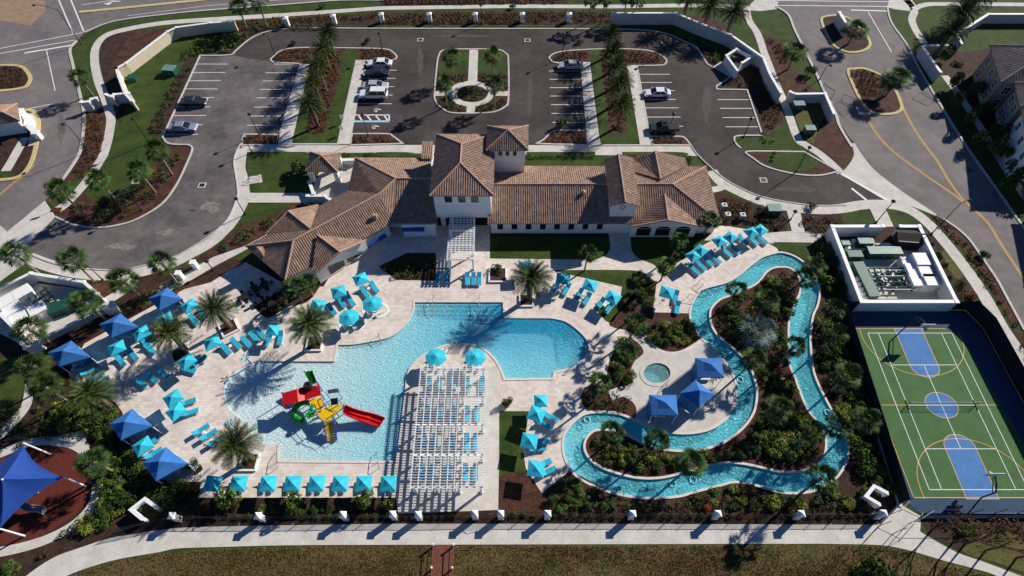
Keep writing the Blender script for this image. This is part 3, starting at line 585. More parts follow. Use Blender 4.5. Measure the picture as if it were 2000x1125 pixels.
# ================= POOLS =================
def basin(name, loop, depth, wallm, wz, cop=.42, m_cop='coping'):
    P_ = W(loop); mbw = MB()
    for a, b in zip(P_, P_[1:]+P_[:1]): mbw.quad((a.x,a.y,.03),(b.x,b.y,.03),(b.x,b.y,-depth),(a.x,a.y,-depth))
    o = mbw.build(name+'_wall', wallm); o['kind'] = 'structure'
    if name == 'pool':
        i0 = min(range(len(loop)), key=lambda i: (loop[i][0]-512)**2+(loop[i][1]-704)**2); i1 = min(range(len(loop)), key=lambda i: (loop[i][0]-545)**2+(loop[i][1]-868)**2)
        strip('coping', loop[i0:]+loop[:i1+1], cop, M[m_cop], .075, False, False, .075, off=0)
    else: strip('coping', loop, cop, M[m_cop], .075, True, False, .075, off=0)
MW = water_mat('water_pool', (.2,.68,.78), (.0,.4,.68), -18, 1, 33, 43, .42, scale=2.3, rip=1.0, beach=((.86,.87,.85),-37,-7))
basin('pool', POOL, 1.6, M['plaster_pool'], -.1, .34)
sheet('pool_water', POOL, MW, -.10)
# pool floor falls from the beach in the west to the deep east end
mbf = MB(); nx, ny = 60, 40; X0, X1, Y0, Y1 = -42, 12, 20, 50
def fz(x, y):
    t = min(1, max(0, (x+34)/30)); u = min(1, max(0, (y-33)/6))
    return -(.12 + .45*t*t) - u*t*.75 - min(1, max(0, (x+6)/5))*.25
for i in range(nx+1):
    for j in range(ny+1):
        x = X0+(X1-X0)*i/nx; y = Y0+(Y1-Y0)*j/ny; mbf.v.append((x, y, fz(x, y)))
for i in range(nx):
    for j in range(ny): k = i*(ny+1)+j; mbf.f.append((k, k+ny+1, k+ny+2, k+1))
mbf.build('pool_floor', M['plaster_pool'])['kind'] = 'structure'
# entry steps
ms_ = MB(); a = G(809,589); b = G(983,589)
for k in range(5):
    yy = a.y - .62*(k+1); ms_.box(((a.x+b.x)/2+(.0 if k else 0), a.y-.31-.62*k, -.62-.28*k), (b.x-a.x-.1, .60, 1.0-.02*k))
mn_ = MB()
for k in range(5): mn_.box(((a.x+b.x)/2, a.y-.62*(k+1)+.035, -.118-.28*k), (b.x-a.x-.1, .10, .012))
st = thing('pool_steps', (a.x, a.y, 0), 'wide white steps leading down into the pool along its straight north end', 'steps')
o = ms_.build('steps', M['white'], st); o.location = (-a.x, -a.y, 0)
o = mn_.build('nosing', M['court_dark'], st); o.location = (-a.x, -a.y, 0)
# beach entry: wet concrete pale zone
# river
MR = water_mat('water_river', (.17,.74,.82), (.0,.22,.33), 100, 101, alpha=.5, rip=2.4, scale=1.8)
basin('river', RIVER, 1.5, M['plaster'], -.12, .3, 'coping')
sheet('river_water', RIVER, MR, -.16, holes=[ISLE])
sheet('river_floor', [(1090,480),(1670,480),(1670,980),(1090,980)], M['plaster'], -1.15)
P_ = W(ISLE); mbw = MB()
for a, b in zip(P_, P_[1:]+P_[:1]): mbw.quad((a.x,a.y,.06),(a.x,a.y,-1.5),(b.x,b.y,-1.5),(b.x,b.y,.06))
mbw.build('river_wall', M['plaster'])['kind'] = 'structure'
sheet('bed_soil', ISLE, M['mulch'], .04); strip('coping', ISLE, .3, M['coping'], .09, True, False, .09)
# spa
MS = water_mat('water_spa', (.3,.62,.6), (.0,.22,.3), 100, 101, alpha=.5, rip=1.6, scale=4)
basin('spa', SPA, 1.1, M['plaster'], -.1, .55, 'concrete'); sheet('spa_water', SPA, MS, -.08)
sheet('spa_floor', ell(1283,727,40,32), M['plaster'], -.9)

# ================= SPORTS COURT =================
CT = [(1656,612),(1905,612),(1928,640),(2230,1000),(1760,1003)]
sheet('sports_court', [(1652,610),(1890,610),(1917,642),(2114,1004),(1800,1004),(1764,975)], M['court_dark'], .02)
sheet('sports_court', [(1659,642),(1847,642),(1876,655),(2062,972),(1784,972)], M['court_green'], .026)
def courtline(mb_, a, b, w_=.08): ln(a, b, w_, .042, mb_)
cw = MB(); co_ = MB()
TL, TR, BL, BR = G(1694.7,650.7), G(1858.7,650.7), G(1814.7,956.5), G(2008,956.5)
def T(u, v, z=.042):  # court coordinates: u 0..1 west to east, v 0..1 north to south
    p = TL.lerp(BL, v).lerp(TR.lerp(BR, v), u); return Vector((p.x, p.y, z))
def seg(mb_, a, b, w_=.09, z=.042):
    strip_mb(mb_, [T(*a), T(*b)], w_, z, world=True)
for a, b in (((0,0),(0,1)),((1,0),(1,1)),((.125,0),(.125,1)),((.875,0),(.875,1)),((0,0),(1,0)),((0,1),(1,1)),((.125,.231),(.875,.231)),((.125,.769),(.875,.769)),((.5,.231),(.5,.769)),((.125,.5),(.875,.5))): seg(cw, a, b, .095)
cw.build('court_line', M['paint_white'])['kind'] = 'structure'
# lanes, circle and arcs
W0 = (TR-TL).length; N0 = (TL-BL).length
def kz(cx_, v0, v1, r, up):   # lane with a half-round end
    u0 = .5-r/W0; u1 = .5+r/W0; pts = [T(u0, v0), T(u1, v0)]
    rv = r*.86/N0
    for i in range(13):
        a = math.pi*i/12; pts.append(T(.5+r/W0*math.cos(a), v1+(rv if up else -rv)*math.sin(a)))
    return pts
for v0, v1, up in ((-.035,.24,True),(1.05,.76,False)):
    pts = kz(.5, v0, v1, 2.0, up); mbk = MB(); mbk.prism([(p.x,p.y) for p in pts], .02, .034); mbk.build('court_key', M['court_blue'])['kind'] = 'structure'
    strip_mb(co_, pts, .1, .040, closed=True, world=True)
    s_ = 1 if up else -1; vb = v0 + s_*.06; ar = [T(.5-7.2/W0, v0), T(.5-7.2/W0, vb)]
    for i in range(0, 25):
        a = math.pi*(1-i/24); ar.append(T(.5+7.2/W0*math.cos(a), vb+s_*6.3/N0*math.sin(a)))
    ar.append(T(.5+7.2/W0, v0)); strip_mb(co_, ar, .09, .039, world=True)
cc = [T(.5+2.15/W0*math.cos(a*math.pi/14), .5+1.85/N0*math.sin(a*math.pi/14)) for a in range(28)]
mbk = MB(); mbk.prism([(p.x,p.y) for p in cc], .02, .034); mbk.build('court_key', M['court_blue'])['kind'] = 'structure'; strip_mb(co_, cc, .09, .0405, closed=True, world=True)
strip_mb(co_, [T(-.16,.5),T(.125,.5)], .09, .0415, world=True); strip_mb(co_, [T(.875,.5),T(1.14,.5)], .09, .0415, world=True)
strip_mb(co_, W([(1659,642),(1847,642)]), .09, .0415, world=True); strip_mb(co_, W([(1784,972),(2062,972)]), .12, .0415, world=True); strip_mb(co_, W([(1659,642),(1784,972)]), .09, .041, world=True)
co_.build('court_line', M['paint_orange'])['kind'] = 'structure'
strip('kerb', [(1659,640,1),(1784,978,1)], .3, M['asphalt_old'], .03, sm=False, off=-1.8)
strip('kerb', [(1801,1008,1),(2200,1006,1)], .55, M['concrete'], .10, sm=False, h=.1)
strip('kerb', [(1636,596,1),(1660,660,1),(1755,981,1),(1760,990,1)], .45, M['concrete'], .10, sm=False, h=.1)
sheet('pavement', [(1928,600),(1950,640),(1930,650),(1900,618)], MC, .03)

JT.build('path_joint', M['stucco_grey'])['kind'] = 'structure'

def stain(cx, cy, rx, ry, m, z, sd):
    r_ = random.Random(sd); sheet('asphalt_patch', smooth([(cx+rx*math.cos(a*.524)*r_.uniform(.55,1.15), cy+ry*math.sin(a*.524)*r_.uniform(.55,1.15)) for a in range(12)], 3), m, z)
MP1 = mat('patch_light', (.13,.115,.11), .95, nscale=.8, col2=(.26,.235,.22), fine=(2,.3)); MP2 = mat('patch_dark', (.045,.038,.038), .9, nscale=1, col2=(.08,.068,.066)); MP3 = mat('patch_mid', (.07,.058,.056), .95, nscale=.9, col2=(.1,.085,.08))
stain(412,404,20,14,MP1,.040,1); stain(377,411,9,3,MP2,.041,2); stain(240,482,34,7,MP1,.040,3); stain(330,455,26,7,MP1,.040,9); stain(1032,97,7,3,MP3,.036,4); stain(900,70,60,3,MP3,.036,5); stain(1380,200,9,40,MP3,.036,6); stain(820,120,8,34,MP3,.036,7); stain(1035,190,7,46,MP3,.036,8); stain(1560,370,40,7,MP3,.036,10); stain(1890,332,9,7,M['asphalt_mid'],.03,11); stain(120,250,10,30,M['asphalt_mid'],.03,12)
# ================= BUILDINGS =================
def roof(parent, faces, m, name='roof', rib=.36, rr=.065, thick=.16, local=None, label=None):
    """faces: lists of world points, first two lie along the eave (or the lower edge). Barrel tile ribs run up the slope."""
    mb = MB(); uvs = []
    for f in faces:
        P_ = [Vector(p) for p in f]; n = (P_[1]-P_[0]).cross(P_[2]-P_[0])
        if n.length < 1e-6: continue
        n.normalize()
        if n.z < 0: P_ = [P_[1], P_[0]] + P_[2:][::-1]; n = -n
        # u along the horizontal of the plane, v up the slope
        u = Vector((0,0,1)).cross(n)
        u = u.normalized() if u.length > 1e-4 else Vector((1,0,0)); v = n.cross(u)
        o = P_[0]; q = [((p-o).dot(u), (p-o).dot(v)) for p in P_]
        for i in range(1, len(P_)-1):
            k = len(mb.v); mb.v += [tuple(P_[0]), tuple(P_[i]), tuple(P_[i+1])]; mb.f.append((k,k+1,k+2)); uvs.append([q[0],q[i],q[i+1]])
        # underside / edge thickness
        for i in range(1, len(P_)-1):
            k = len(mb.v); mb.v += [tuple(p-Vector((0,0,thick))) for p in (P_[0],P_[i+1],P_[i])]; mb.f.append((k,k+1,k+2)); uvs.append([q[0],q[i+1],q[i]])
        for i in range(len(P_)):
            j = (i+1) % len(P_); a, b = P_[i], P_[j]
            if abs(a.z-b.z) < .4 or True:
                mb.quad(a-Vector((0,0,thick)), b-Vector((0,0,thick)), b, a); uvs.append([(0,0),(1,0),(1,.1),(0,.1)])
        uu = Vector((u.x,u.y,0)).normalized(); v2 = Vector((-uu.y,uu.x,0)); pl = max(abs((p-o).dot(n)) for p in P_) < .03
        tris = [P_] if pl else [[P_[0],P_[i],P_[i+1]] for i in range(1,len(P_)-1)]
        for tp in tris:
          nt_ = (tp[1]-tp[0]).cross(tp[2]-tp[0]).normalized()
          if nt_.z < 0: nt_ = -nt_
          zz = lambda pt: Vector((pt.x, pt.y, tp[0].z-((pt.x-tp[0].x)*nt_.x+(pt.y-tp[0].y)*nt_.y)/nt_.z))
          q2 = [((p-o).dot(uu), (p-o).dot(v2)) for p in tp]; allu = [(p-o).dot(uu) for p in P_]; x = min(allu)+rib*.5
          while x < max(allu):
            xs = []
            for i in range(len(q2)):
                (a0, b0), (a1, b1) = q2[i], q2[(i+1) % len(q2)]
                if (a0 > x) != (a1 > x): xs.append(b0+(b1-b0)*(x-a0)/(a1-a0))
            xs.sort()
            for s0, s1 in zip(xs[::2], xs[1::2]):
                if s1-s0 < .1: continue
                A = zz(Vector((o.x,o.y,0))+uu*x+v2*s0); B_ = zz(Vector((o.x,o.y,0))+uu*x+v2*s1); w_ = uu*rr; h = nt_*rr*1.25; k = len(mb.v)
                mb.v += [tuple(A-w_+nt_*.004), tuple(A-w_*.5+h), tuple(A+w_*.5+h), tuple(A+w_+nt_*.004), tuple(B_-w_+nt_*.004), tuple(B_-w_*.5+h), tuple(B_+w_*.5+h), tuple(B_+w_+nt_*.004)]
                for fa in ((0,4,5,1),(1,5,6,2),(2,6,7,3),(0,1,2,3),(7,6,5,4)):
                    mb.f.append(tuple(k+i for i in fa)); uvs.append([((x+(i % 4-1.5)*rr*.5), (s0 if i < 4 else s1)) for i in fa])
            x += rib
        x = 1e9; us = [0]
        while x < max(us):
            xs = []
            for i in range(len(q)):
                (a0, b0), (a1, b1) = q[i], q[(i+1) % len(q)]
                if (a0 > x) != (a1 > x): xs.append(b0+(b1-b0)*(x-a0)/(a1-a0))
            xs.sort()
            for s0, s1 in zip(xs[::2], xs[1::2]):
                if s1-s0 < .15: continue
                A = o+u*x+v*s0; B_ = o+u*x+v*s1; w_ = u*rr; h = n*rr*1.25; k = len(mb.v)
                mb.v += [tuple(A-w_+n*.004), tuple(A-w_*.5+h), tuple(A+w_*.5+h), tuple(A+w_+n*.004), tuple(B_-w_+n*.004), tuple(B_-w_*.5+h), tuple(B_+w_*.5+h), tuple(B_+w_+n*.004)]
                for fa in ((0,4,5,1),(1,5,6,2),(2,6,7,3),(0,1,2,3),(7,6,5,4)):
                    mb.f.append(tuple(k+i for i in fa)); uvs.append([((x+(i % 4-1.5)*rr*.5), (s0 if i < 4 else s1)) for i in fa])
            x += rib
    me = bpy.data.meshes.new(name); me.from_pydata(mb.v, [], mb.f); me.materials.append(m); ul = me.uv_layers.new(name='UVMap'); i = 0
    for f, uv in zip(mb.f, uvs):
        for c in uv: ul.data[i].uv = c; i += 1
    ob = bpy.data.objects.new(name, me); C.objects.link(ob); ob.parent = parent
    if label: ob['label'] = label
    return ob
def ridge_caps(parent, lines, m, r=.16):
    mb = MB()
    for a, b in lines: mb.tube(Vector(a)+Vector((0,0,.03)), Vector(b)+Vector((0,0,.03)), r, r, 6)
    return mb.build('ridge_cap', m, parent)
M['ridge'] = mat('ridge', (.42,.26,.18), .85, var=.25, nscale=3)
def wallbox(parent, poly, z0, z1, m=None, name='wall'):
    mb = MB(); mb.prism([(p[0],p[1]) for p in poly], z0, z1); o = mb.build(name, m or M['stucco'], parent); return fixn(o)
def inset(poly, d):
    c = sum((Vector((p[0],p[1],0)) for p in poly), Vector())/len(poly)
    P_ = [Vector((p[0],p[1],0)) for p in poly]
    a = sum(P_[i].x*P_[(i+1)%len(P_)].y-P_[(i+1)%len(P_)].x*P_[i].y for i in range(len(P_)))
    return offset(P_, d if a > 0 else -d, True)
def win(parent, c, wd, ht, nrm, arch=False, grid=True, frame='white'):
    "window on a wall: frame part with glass pane sub-part; c centre on wall, nrm outward direction in xy"
    n = Vector((nrm[0], nrm[1], 0)).normalized(); t = Vector((-n.y, n.x, 0)); c = Vector(c); up = Vector((0,0,1))
    def pl(mb, cx, cz, w_, h_, d0, d1):
        p = [c+t*(cx-w_/2)+up*(cz-h_/2), c+t*(cx+w_/2)+up*(cz-h_/2), c+t*(cx+w_/2)+up*(cz+h_/2), c+t*(cx-w_/2)+up*(cz+h_/2)]
        A = [q+n*d0 for q in p]; B_ = [q+n*d1 for q in p]; mb.quad(*B_); mb.quad(*reversed(A))
        for i in range(4): j = (i+1) % 4; mb.quad(A[i], A[j], B_[j], B_[i])
    f = MB(); fr = .07
    for sx in (-1, 1): pl(f, sx*(wd/2+fr/2), 0, fr, ht+2*fr, -.02, .06)
    for sz in (-1, 1): pl(f, 0, sz*(ht/2+fr/2), wd, fr, -.02, .063 if sz > 0 else .12)
    if grid:
        pl(f, 0, 0, .05, ht, .01, .045); pl(f, 0, 0, wd, .05, .012, .048)
    fo = f.build('window', M[frame], parent)
    g = MB(); pl(g, 0, 0, wd, ht, -.02, .02)
    if arch:
        k = len(g.v); pts = [c+n*.02+t*(wd/2*math.cos(a*math.pi/8))+up*(ht/2+wd*.22*math.sin(a*math.pi/8)) for a in range(9)]; g.quad(*pts)
    g.build('pane', M['glass'], fo); return fo

club = thing('clubhouse', G(1000, 440), 'large white stucco clubhouse with brown barrel tile roofs and a square tower', 'building')
inv = -club.location
def off_children(e):
    for o in e.children: o.location = -e.location
E0 = 3.1
g3 = lambda x, y, z: G(x, y, z)
def P9(q, z): a = z9(q)[0]; return G(a[0], a[1], z)
def P8(q, z): a = z8(q)[0]; return G(a[0], a[1], z)
def P7(q, z): a = z7(q)[0]; return G(a[0], a[1], z)
T_ = M['tile']
# long east wing, hipped at the east end
a, b, c, d = g3(951,436.7,E0), g3(1409,436.7,E0), g3(1379,325,E0), g3(960,324,E0)
r1, r2 = g3(962,360,5.3), g3(1313,360,5.3)
roof(club, [[a,b,r2,r1],[c,d,r1,r2],[b,c,r2]], T_)
ridge_caps(club, [(r1,r2),(r2,b),(r2,c)], M['ridge'])
wp = inset([(p.x,p.y) for p in (a,b,c,d)], .55); wallbox(club, wp, 0, E0-.05)
ys = min(p.y for p in wp)
for x in (663,768,872,977,1081,1185,1289,1394):
    q = P8((x,812), 1.75); win(club, (q.x, ys, 1.75), .95, 1.35, (0,-1), grid=False)
vt = MB(); q = P8((1272,560), 4.6); vt.lathe([(.28,-.8),(.28,.45),(.38,.5),(.36,.7),(.1,.85),(0,.86)], (q.x,q.y,4.6), 12); vt.build('chimney', M['ridge'], club)
# west-centre wing
a, b, c, d = g3(769,436,E0), g3(855,436.5,E0), g3(840,308,E0), g3(693,308,E0)
w1 = g3(680,371,E0); r1, r2 = g3(773,349,5.55), g3(845,349,5.55); v1 = g3(741,379,5.2)
a2 = g3(741,437,E0)
roof(club, [[a,b,r2,r1,v1],[c,d,r1,r2],[d,w1,v1,r1]], T_)
ridge_caps(club, [(r1,r2),(r1,d),(r1,v1)], M['ridge'])
wp = inset([(p.x,p.y) for p in (a,b,c,d,w1)], .5); wallbox(club, [(-24.,61),(-12.6,61)]+[(-12.6,74),(-25.5,74)], 0, E0-.05)
wallbox(club, [tuple(g3(790,463,0).xy), tuple(g3(853,461,0).xy), (-12.6,64), (-18.0,64)], 0, 2.95)
# diagonal west wing
NW1, NW2, SW, SE = g3(679,372,E0), g3(480,481,E0), g3(557,547,E0), g3(769,435,E0)
mid = lambda p, q: (p+q)/2
ax = ((SE-SW).normalized()); 
ra = g3(741,379,5.2); rb = g3(573,470,5.35)
roof(club, [[SW,SE,ra,rb],[NW1,NW2,rb,ra],[NW2,SW,rb]], T_)
ridge_caps(club, [(ra,rb),(rb,NW2),(rb,SW)], M['ridge'])
wp = inset([(p.x,p.y) for p in (NW1,NW2,SW,SE)], .6); wallbox(club, wp, 0, E0-.06)
# its two cross gables
ga, gb = g3(563,413,4.65), g3(606,447,5.2); e1, e2 = g3(622,401,E0), g3(520,456,E0)
roof(club, [[e1,ga,gb],[ga,e2,gb]], T_); ridge_caps(club, [(ga,gb),(e1,ga),(e2,ga)], M['ridge'])
wallbox(club, [tuple(e1.xy), tuple(mid(e1,ga).xy), tuple((e2+(gb-ga)*.2).xy), tuple((gb).xy)], 0, E0-.1)
ga, gb = g3(663,492,4.75), g3(619,459,5.15); e1, e2 = g3(715,469,E0+.05), g3(618,533,E0+.05); vy = g3(609,529,E0+.05)
roof(club, [[ga,e1,gb],[e2,ga,gb,vy]], T_); ridge_caps(club, [(ga,gb),(ga,e1),(ga,e2)], M['ridge'])
# front gable wall (white pentagon) with two arched openings
fo = ((e1-e2).normalized()); nrm = Vector((fo.y, -fo.x, 0)); back = nrm*-.35
A, B_ = e2+back, e1+back; A.z = B_.z = 0
mbg = MB(); pk = ga+back
for s_ in (0, -3.0):
    s = nrm*s_; mbg.quad(A+s, B_+s, Vector((B_.x+s.x,B_.y+s.y,E0)), Vector((pk.x+s.x,pk.y+s.y,4.55)), Vector((A.x+s.x,A.y+s.y,E0)))
s = nrm*-3; mbg.quad(A, A+s, Vector((A.x+s.x,A.y+s.y,E0)), Vector((A.x,A.y,E0))); mbg.quad(B_, B_+s, Vector((B_.x+s.x,B_.y+s.y,E0)), Vector((B_.x,B_.y,E0)))
mbg.build('wall', M['stucco'], club)
for t in (.36, .72):
    c = A.lerp(B_, t); win(club, (c.x+nrm.x*.01, c.y+nrm.y*.01, 1.3), 2.7, 1.9, nrm, arch=True, grid=False, frame='stucco_cream')
# blue awning along the south-east wall
p, q = g3(716,475,2.5), g3(752,455,2.5); p2, q2 = g3(722,480,2.0), g3(755,461,2.0); mba = MB(); mba.quad(p,q,q2,p2); mba.quad(p2,q2,q2-Vector((0,0,.25)),p2-Vector((0,0,.25))); mba.build('awning', M['awning'], club)
p, q = g3(786,436,2.7), g3(829,436,2.7); mba = MB(); s = Vector((0,-1.1,-.5)); mba.quad(p,q,q+s,p+s); mba.quad(p+s,q+s,q+s+Vector((0,0,-.3)),p+s+Vector((0,0,-.3))); mba.build('awning', M['awning'], club)
q = g3(508,492,4.0); vt = MB(); vt.box((q.x,q.y,3.9),(1.,1.,1.4)); vt.lathe([(.8,0),(0,.45)],(q.x,q.y,4.6),4,math.pi/4); vt.build('chimney', M['tile'], club)
q = g3(732,422,4.4); vt = MB(); vt.box((q.x,q.y,4.2),(.6,.5,1.2)); vt.build('chimney', M['ridge'], club)
# tall centre block
EB = 8.5
a, b, c, d = g3(839,382.5,EB), g3(964,382.5,EB), g3(967,262,EB), g3(849,262,EB)
X0_, X1_, Y0_, Y1_ = a.x, b.x, a.y, d.y
a = Vector((X0_,Y0_,EB)); b = Vector((X1_,Y0_,EB)); c = Vector((X1_,Y1_,EB)); d = Vector((X0_,Y1_,EB)); xm = (X0_+X1_)/2-.35
r1, r2 = Vector((xm,Y0_+5.2,10.3)), Vector((xm,Y1_-4.4,10.3))
roof(club, [[a,b,r1],[b,c,r2,r1],[c,d,r2],[d,a,r1,r2]], T_)
ridge_caps(club, [(r1,r2),(a,r1),(b,r1),(c,r2),(d,r2)], M['ridge'])
wallbox(club, [(X0_+.45,Y0_+.5),(X1_-.5,Y0_+.5),(X1_-.5,Y1_-.5),(X0_+.45,Y1_-.5)], 2.9, EB-.05)
wallbox(club, [(X0_+.9,Y0_+1.2),(X0_+1.6,Y0_+1.2),(X0_+1.6,Y1_-.5),(X0_+.9,Y1_-.5)], 0, 2.9)
wallbox(club, [(X1_-1.2,Y0_+1.2),(X1_-.6,Y0_+1.2),(X1_-.6,Y1_-.5),(X1_-1.2,Y1_-.5)], 0, 2.9)
wallbox(club, [(X0_+1.6,Y0_+5.),(X1_-1.2,Y0_+5.),(X1_-1.2,Y1_-.5),(X0_+1.6,Y1_-.5)], 0, 2.9)
mbv = MB(); mbv.box(((X0_+X1_)/2,Y0_+.49,5.7),(X1_-X0_-.6,.06,.08)); mbv.build('moulding', M['stucco'], club)
for x in (283,382,476):
    q = P8((x,608), 7.2); win(club, (q.x, Y0_+.5, 7.25), 1.15, 1.35, (0,-1), grid=False)
# small lean-to roof west of the block
a, b, c, d = g3(823,310,3.9), g3(845,310,3.9), g3(845,276,3.9), g3(824,276,3.9)
roof(club, [[a,b,c,d]], T_); wallbox(club, inset([(p.x,p.y) for p in (a,b,c,d)], .2), 0, 3.7)
# tower
a, b, c, d = g3(952,293.8,9.5), g3(1032,293.8,9.5), g3(1032,245.5,9.5), g3(951,246,9.5)
ap = g3(991,260,11.1); ap = Vector(((a.x+b.x)/2, (a.y+c.y)/2, 11.1))
a.x = d.x; roof(club, [[a,b,ap],[b,c,ap],[c,d,ap],[d,a,ap]], T_)
ridge_caps(club, [(a,ap),(b,ap),(c,ap),(d,ap)], M['ridge'])
tw = [(a.x+.5,a.y+.5),(b.x-.45,a.y+.5),(b.x-.45,c.y-.5),(a.x+.5,c.y-.5)]
wallbox(club, tw, 6.6, 9.45); wallbox(club, [(a.x+1.3,a.y+.75),(b.x-.55,a.y+.75),(b.x-.55,c.y-.6),(a.x+1.3,c.y-.6)], 0, 6.6)
for x in (664,716,770):
    q = P8((x,272), 8.4); win(club, (q.x, a.y+.5, 8.45), .62, .95, (0,-1), grid=False)
# raised entry gable M
a, b, c, d = g3(1191,403,6.6), g3(1249,399.5,6.6), g3(1237,309,6.6), g3(1181,309,6.6)
a.x = (a.x+d.x)/2; d.x = a.x; b.x = (b.x+c.x)/2; c.x = b.x; b.y = a.y; c.y = d.y; xm = (a.x+b.x)/2-.15; r1, r2 = Vector((xm,a.y,7.5)), Vector((xm,c.y,7.5))
roof(club, [[d,a,r1,r2],[b,c,r2,r1]], T_); ridge_caps(club, [(r1,r2)], M['ridge'])
mbg = MB(); mbg.prism([(a.x+.35,a.y+.6),(b.x-.35,a.y+.6),(b.x-.35,c.y-.6),(a.x+.35,c.y-.6)], 0, 6.5); mbg.quad((a.x+.35,a.y+.59,6.4),(b.x-.35,a.y+.59,6.4),(xm,a.y+.59,7.35)); fixn(mbg.build('wall', M['stucco'], club))
mbg = MB(); mbg.lathe([(.36,0),(.44,0),(.44,.06),(.36,.06)],(0,0,0),16); o = mbg.build('medallion', M['darkmetal'], club); 
for v in o.data.vertices: x, y, z = v.co; v.co = (xm-.1+x, a.y+.6-z, 5.75+y)
win(club, ((a.x+b.x)/2+.2, a.y+.6, 1.6), 2.6, 2.5, (0,-1), arch=True, grid=False, frame='stucco_cream')
# rear gable T
ga, gb = P9((485,245),5.2), P9((525,450),5.3); l1, l2 = P9((320,292),E0), P9((335,392),4.3); r_1, r_2 = P9((706,292),E0), P9((725,352),E0+.02)
roof(club, [[l1,l2,gb,ga],[r_2,r_1,ga,gb]], T_); ridge_caps(club, [(ga,gb)], M['ridge'])
wallbox(club, [tuple((l1+Vector((.6,-.6,0))).xy), tuple((r_1+Vector((-.6,-.6,0))).xy), tuple((r_2+Vector((-.6,-1,0))).xy), tuple((l2+Vector((.6,-1,0))).xy)], 0, E0-.05)
# front gable F with three arched openings
gf, gbk = P9((580,750),4.6), P9((555,560),4.9); lf, lb = P9((310,800),E0), P9((328,715),E0); rf = P9((828,800),E0)
rb_ = P9((800,770),E0)
roof(club, [[lb,lf,gf,gbk],[rf,rb_,gbk,gf]], T_); ridge_caps(club, [(gf,gbk),(gf,lf),(gf,rf)], M['ridge'])
yw = lf.y+.45; mbg = MB(); mbg.prism([(lf.x+.3,yw),(rf.x-.4,yw),(rf.x-.4,yw+8),(lf.x+.3,yw+8)], 0, E0-.04); mbg.quad((lf.x+.4,yw-.01,E0-.1),(rf.x-.5,yw-.01,E0-.1),(gf.x,yw-.01,4.5)); fixn(mbg.build('wall', M['stucco'], club))
for x in (405,545,692):
    q = P9((x,865), 1.4); win(club, (q.x, yw-.0, 1.3), 2.3, 1.7, (0,-1), arch=True, grid=False, frame='stucco_cream')
off_children(club)
for f in list(club.children):
    pass

# pavilion
pav = thing('pavilion', G(628,345), 'small open pavilion with hipped tile roof and white piers by the west lawn', 'pavilion')
a, b, c, d = g3(596,334,2.9), g3(659,336,2.9), g3(666,298,2.9), g3(606,297,2.9); ap = (a+b+c+d)/4; ap.z = 4.3
roof(pav, [[a,b,ap],[b,c,ap],[c,d,ap],[d,a,ap]], T_); ridge_caps(pav, [(a,ap),(b,ap),(c,ap),(d,ap)], M['ridge'])
pp = inset([(p.x,p.y) for p in (a,b,c,d)], .55)
for p in pp:
    mbx = MB(); mbx.box((p.x,p.y,1.35),(.75,.75,2.7)); mbx.box((p.x,p.y,.15),(.9,.9,.3)); mbx.build('pier', M['stucco'], pav)
mbx = MB()
for i in range(4):
    p, q = pp[i], pp[(i+1) % 4]; strip_mb(mbx, [p, q], .4, 2.78, world=True, h=.35)
mbx.build('beam', M['stucco'], pav); off_children(pav)

def wall_thing(name, pts, h, th, m, label, cat='wall', caps=.22, lift=None, pil=(), group=None):
    "pts: picture positions of the wall TOP; the wall stands h high"
    P_ = [G(p[0], p[1], h) for p in pts]; P_ = [Vector((p.x,p.y,0)) for p in P_]
    t = thing(name, P_[0], label, cat, group)
    mbw = MB(); strip_mb(mbw, P_, th, h-.12, world=True, h=h-.12)
    for e in (P_[0], P_[-1]): mbw.box((e.x,e.y,(h-.13)/2),(th*1.02,th*1.02,h-.13))
    mbw.build('wall_panel', m, t)
    mbc = MB(); strip_mb(mbc, P_, th+(.16 if caps else .06), h, world=True, h=.14)
    for p in (P_ if caps else []):
        mbc.box((p.x,p.y,h-.03),(th+caps,th+caps,.16))
    mbc.build('coping', M['white'], t); off_children(t); return t
wall_thing('boundary_wall', [(456,41),(410,44),(344,53),(327,61),(245,123),(227,133)], 2.3, .35, M['stucco_cream'], 'long cream boundary wall with white coping along the lawn north west of the car park')
wall_thing('boundary_wall', [(227,133),(232,150),(244,182),(257,196)], 2.3, .35, M['stucco_cream'], 'short angled cream wall by the green cabinet near the west pavement')
wall_thing('gate_wall', [(206,184),(219,188),(222,184),(250,181)], 2.2, .35, M['stucco_grey'], 'low stepped gate wall east of the west pavement')
wall_thing('gate_wall', [(158,199),(172,198),(178,193),(187,191)], 2.2, .35, M['stucco_grey'], 'low stepped gate wall between the west road kerb and pavement')
wall_thing('boundary_wall', [(1199,25),(1320,25),(1373,47),(1427,67),(1491,112),(1504,144),(1525,180)], 2.7, .35, M['stucco_grey'], 'long curved grey wall with white coping round the north east corner of the car park')
wall_thing('boundary_wall', [(1544,179),(1555,183),(1612,182),(1629,221)], 2.2, .35, M['stucco_grey'], 'grey wall with white coping between the lawn and the east road')
wall_thing('boundary_wall', [(2110,27),(1931,27),(1869,66),(1878,84)], 2.2, .35, M['stucco_grey'], 'beige wall beside the tall palms in the north east corner')
wall_thing('boundary_wall', [(1850,88),(1808,88),(1803,91),(1837,140)], 2.4, .35, M['stucco_grey'], 'dark shaded wall along the east road in front of the houses')
wall_thing('monument_wall', [(1640,24),(1657,50)], 2.6, .5, M['stucco_grey'], 'upright grey monument wall on the planted road island by the crossing', 'wall')
wall_thing('service_wall', [(1440,137),(1419,108),(1439,95),(1471,109),(1450,122)] , 2.0, .3, M['stucco'], 'white walled waste enclosure in the north east corner of the car park', 'enclosure')
sheet('pavement', [(1392,131),(1419,114),(1466,112),(1447,137),(1424,150)], M['concrete'], .05)
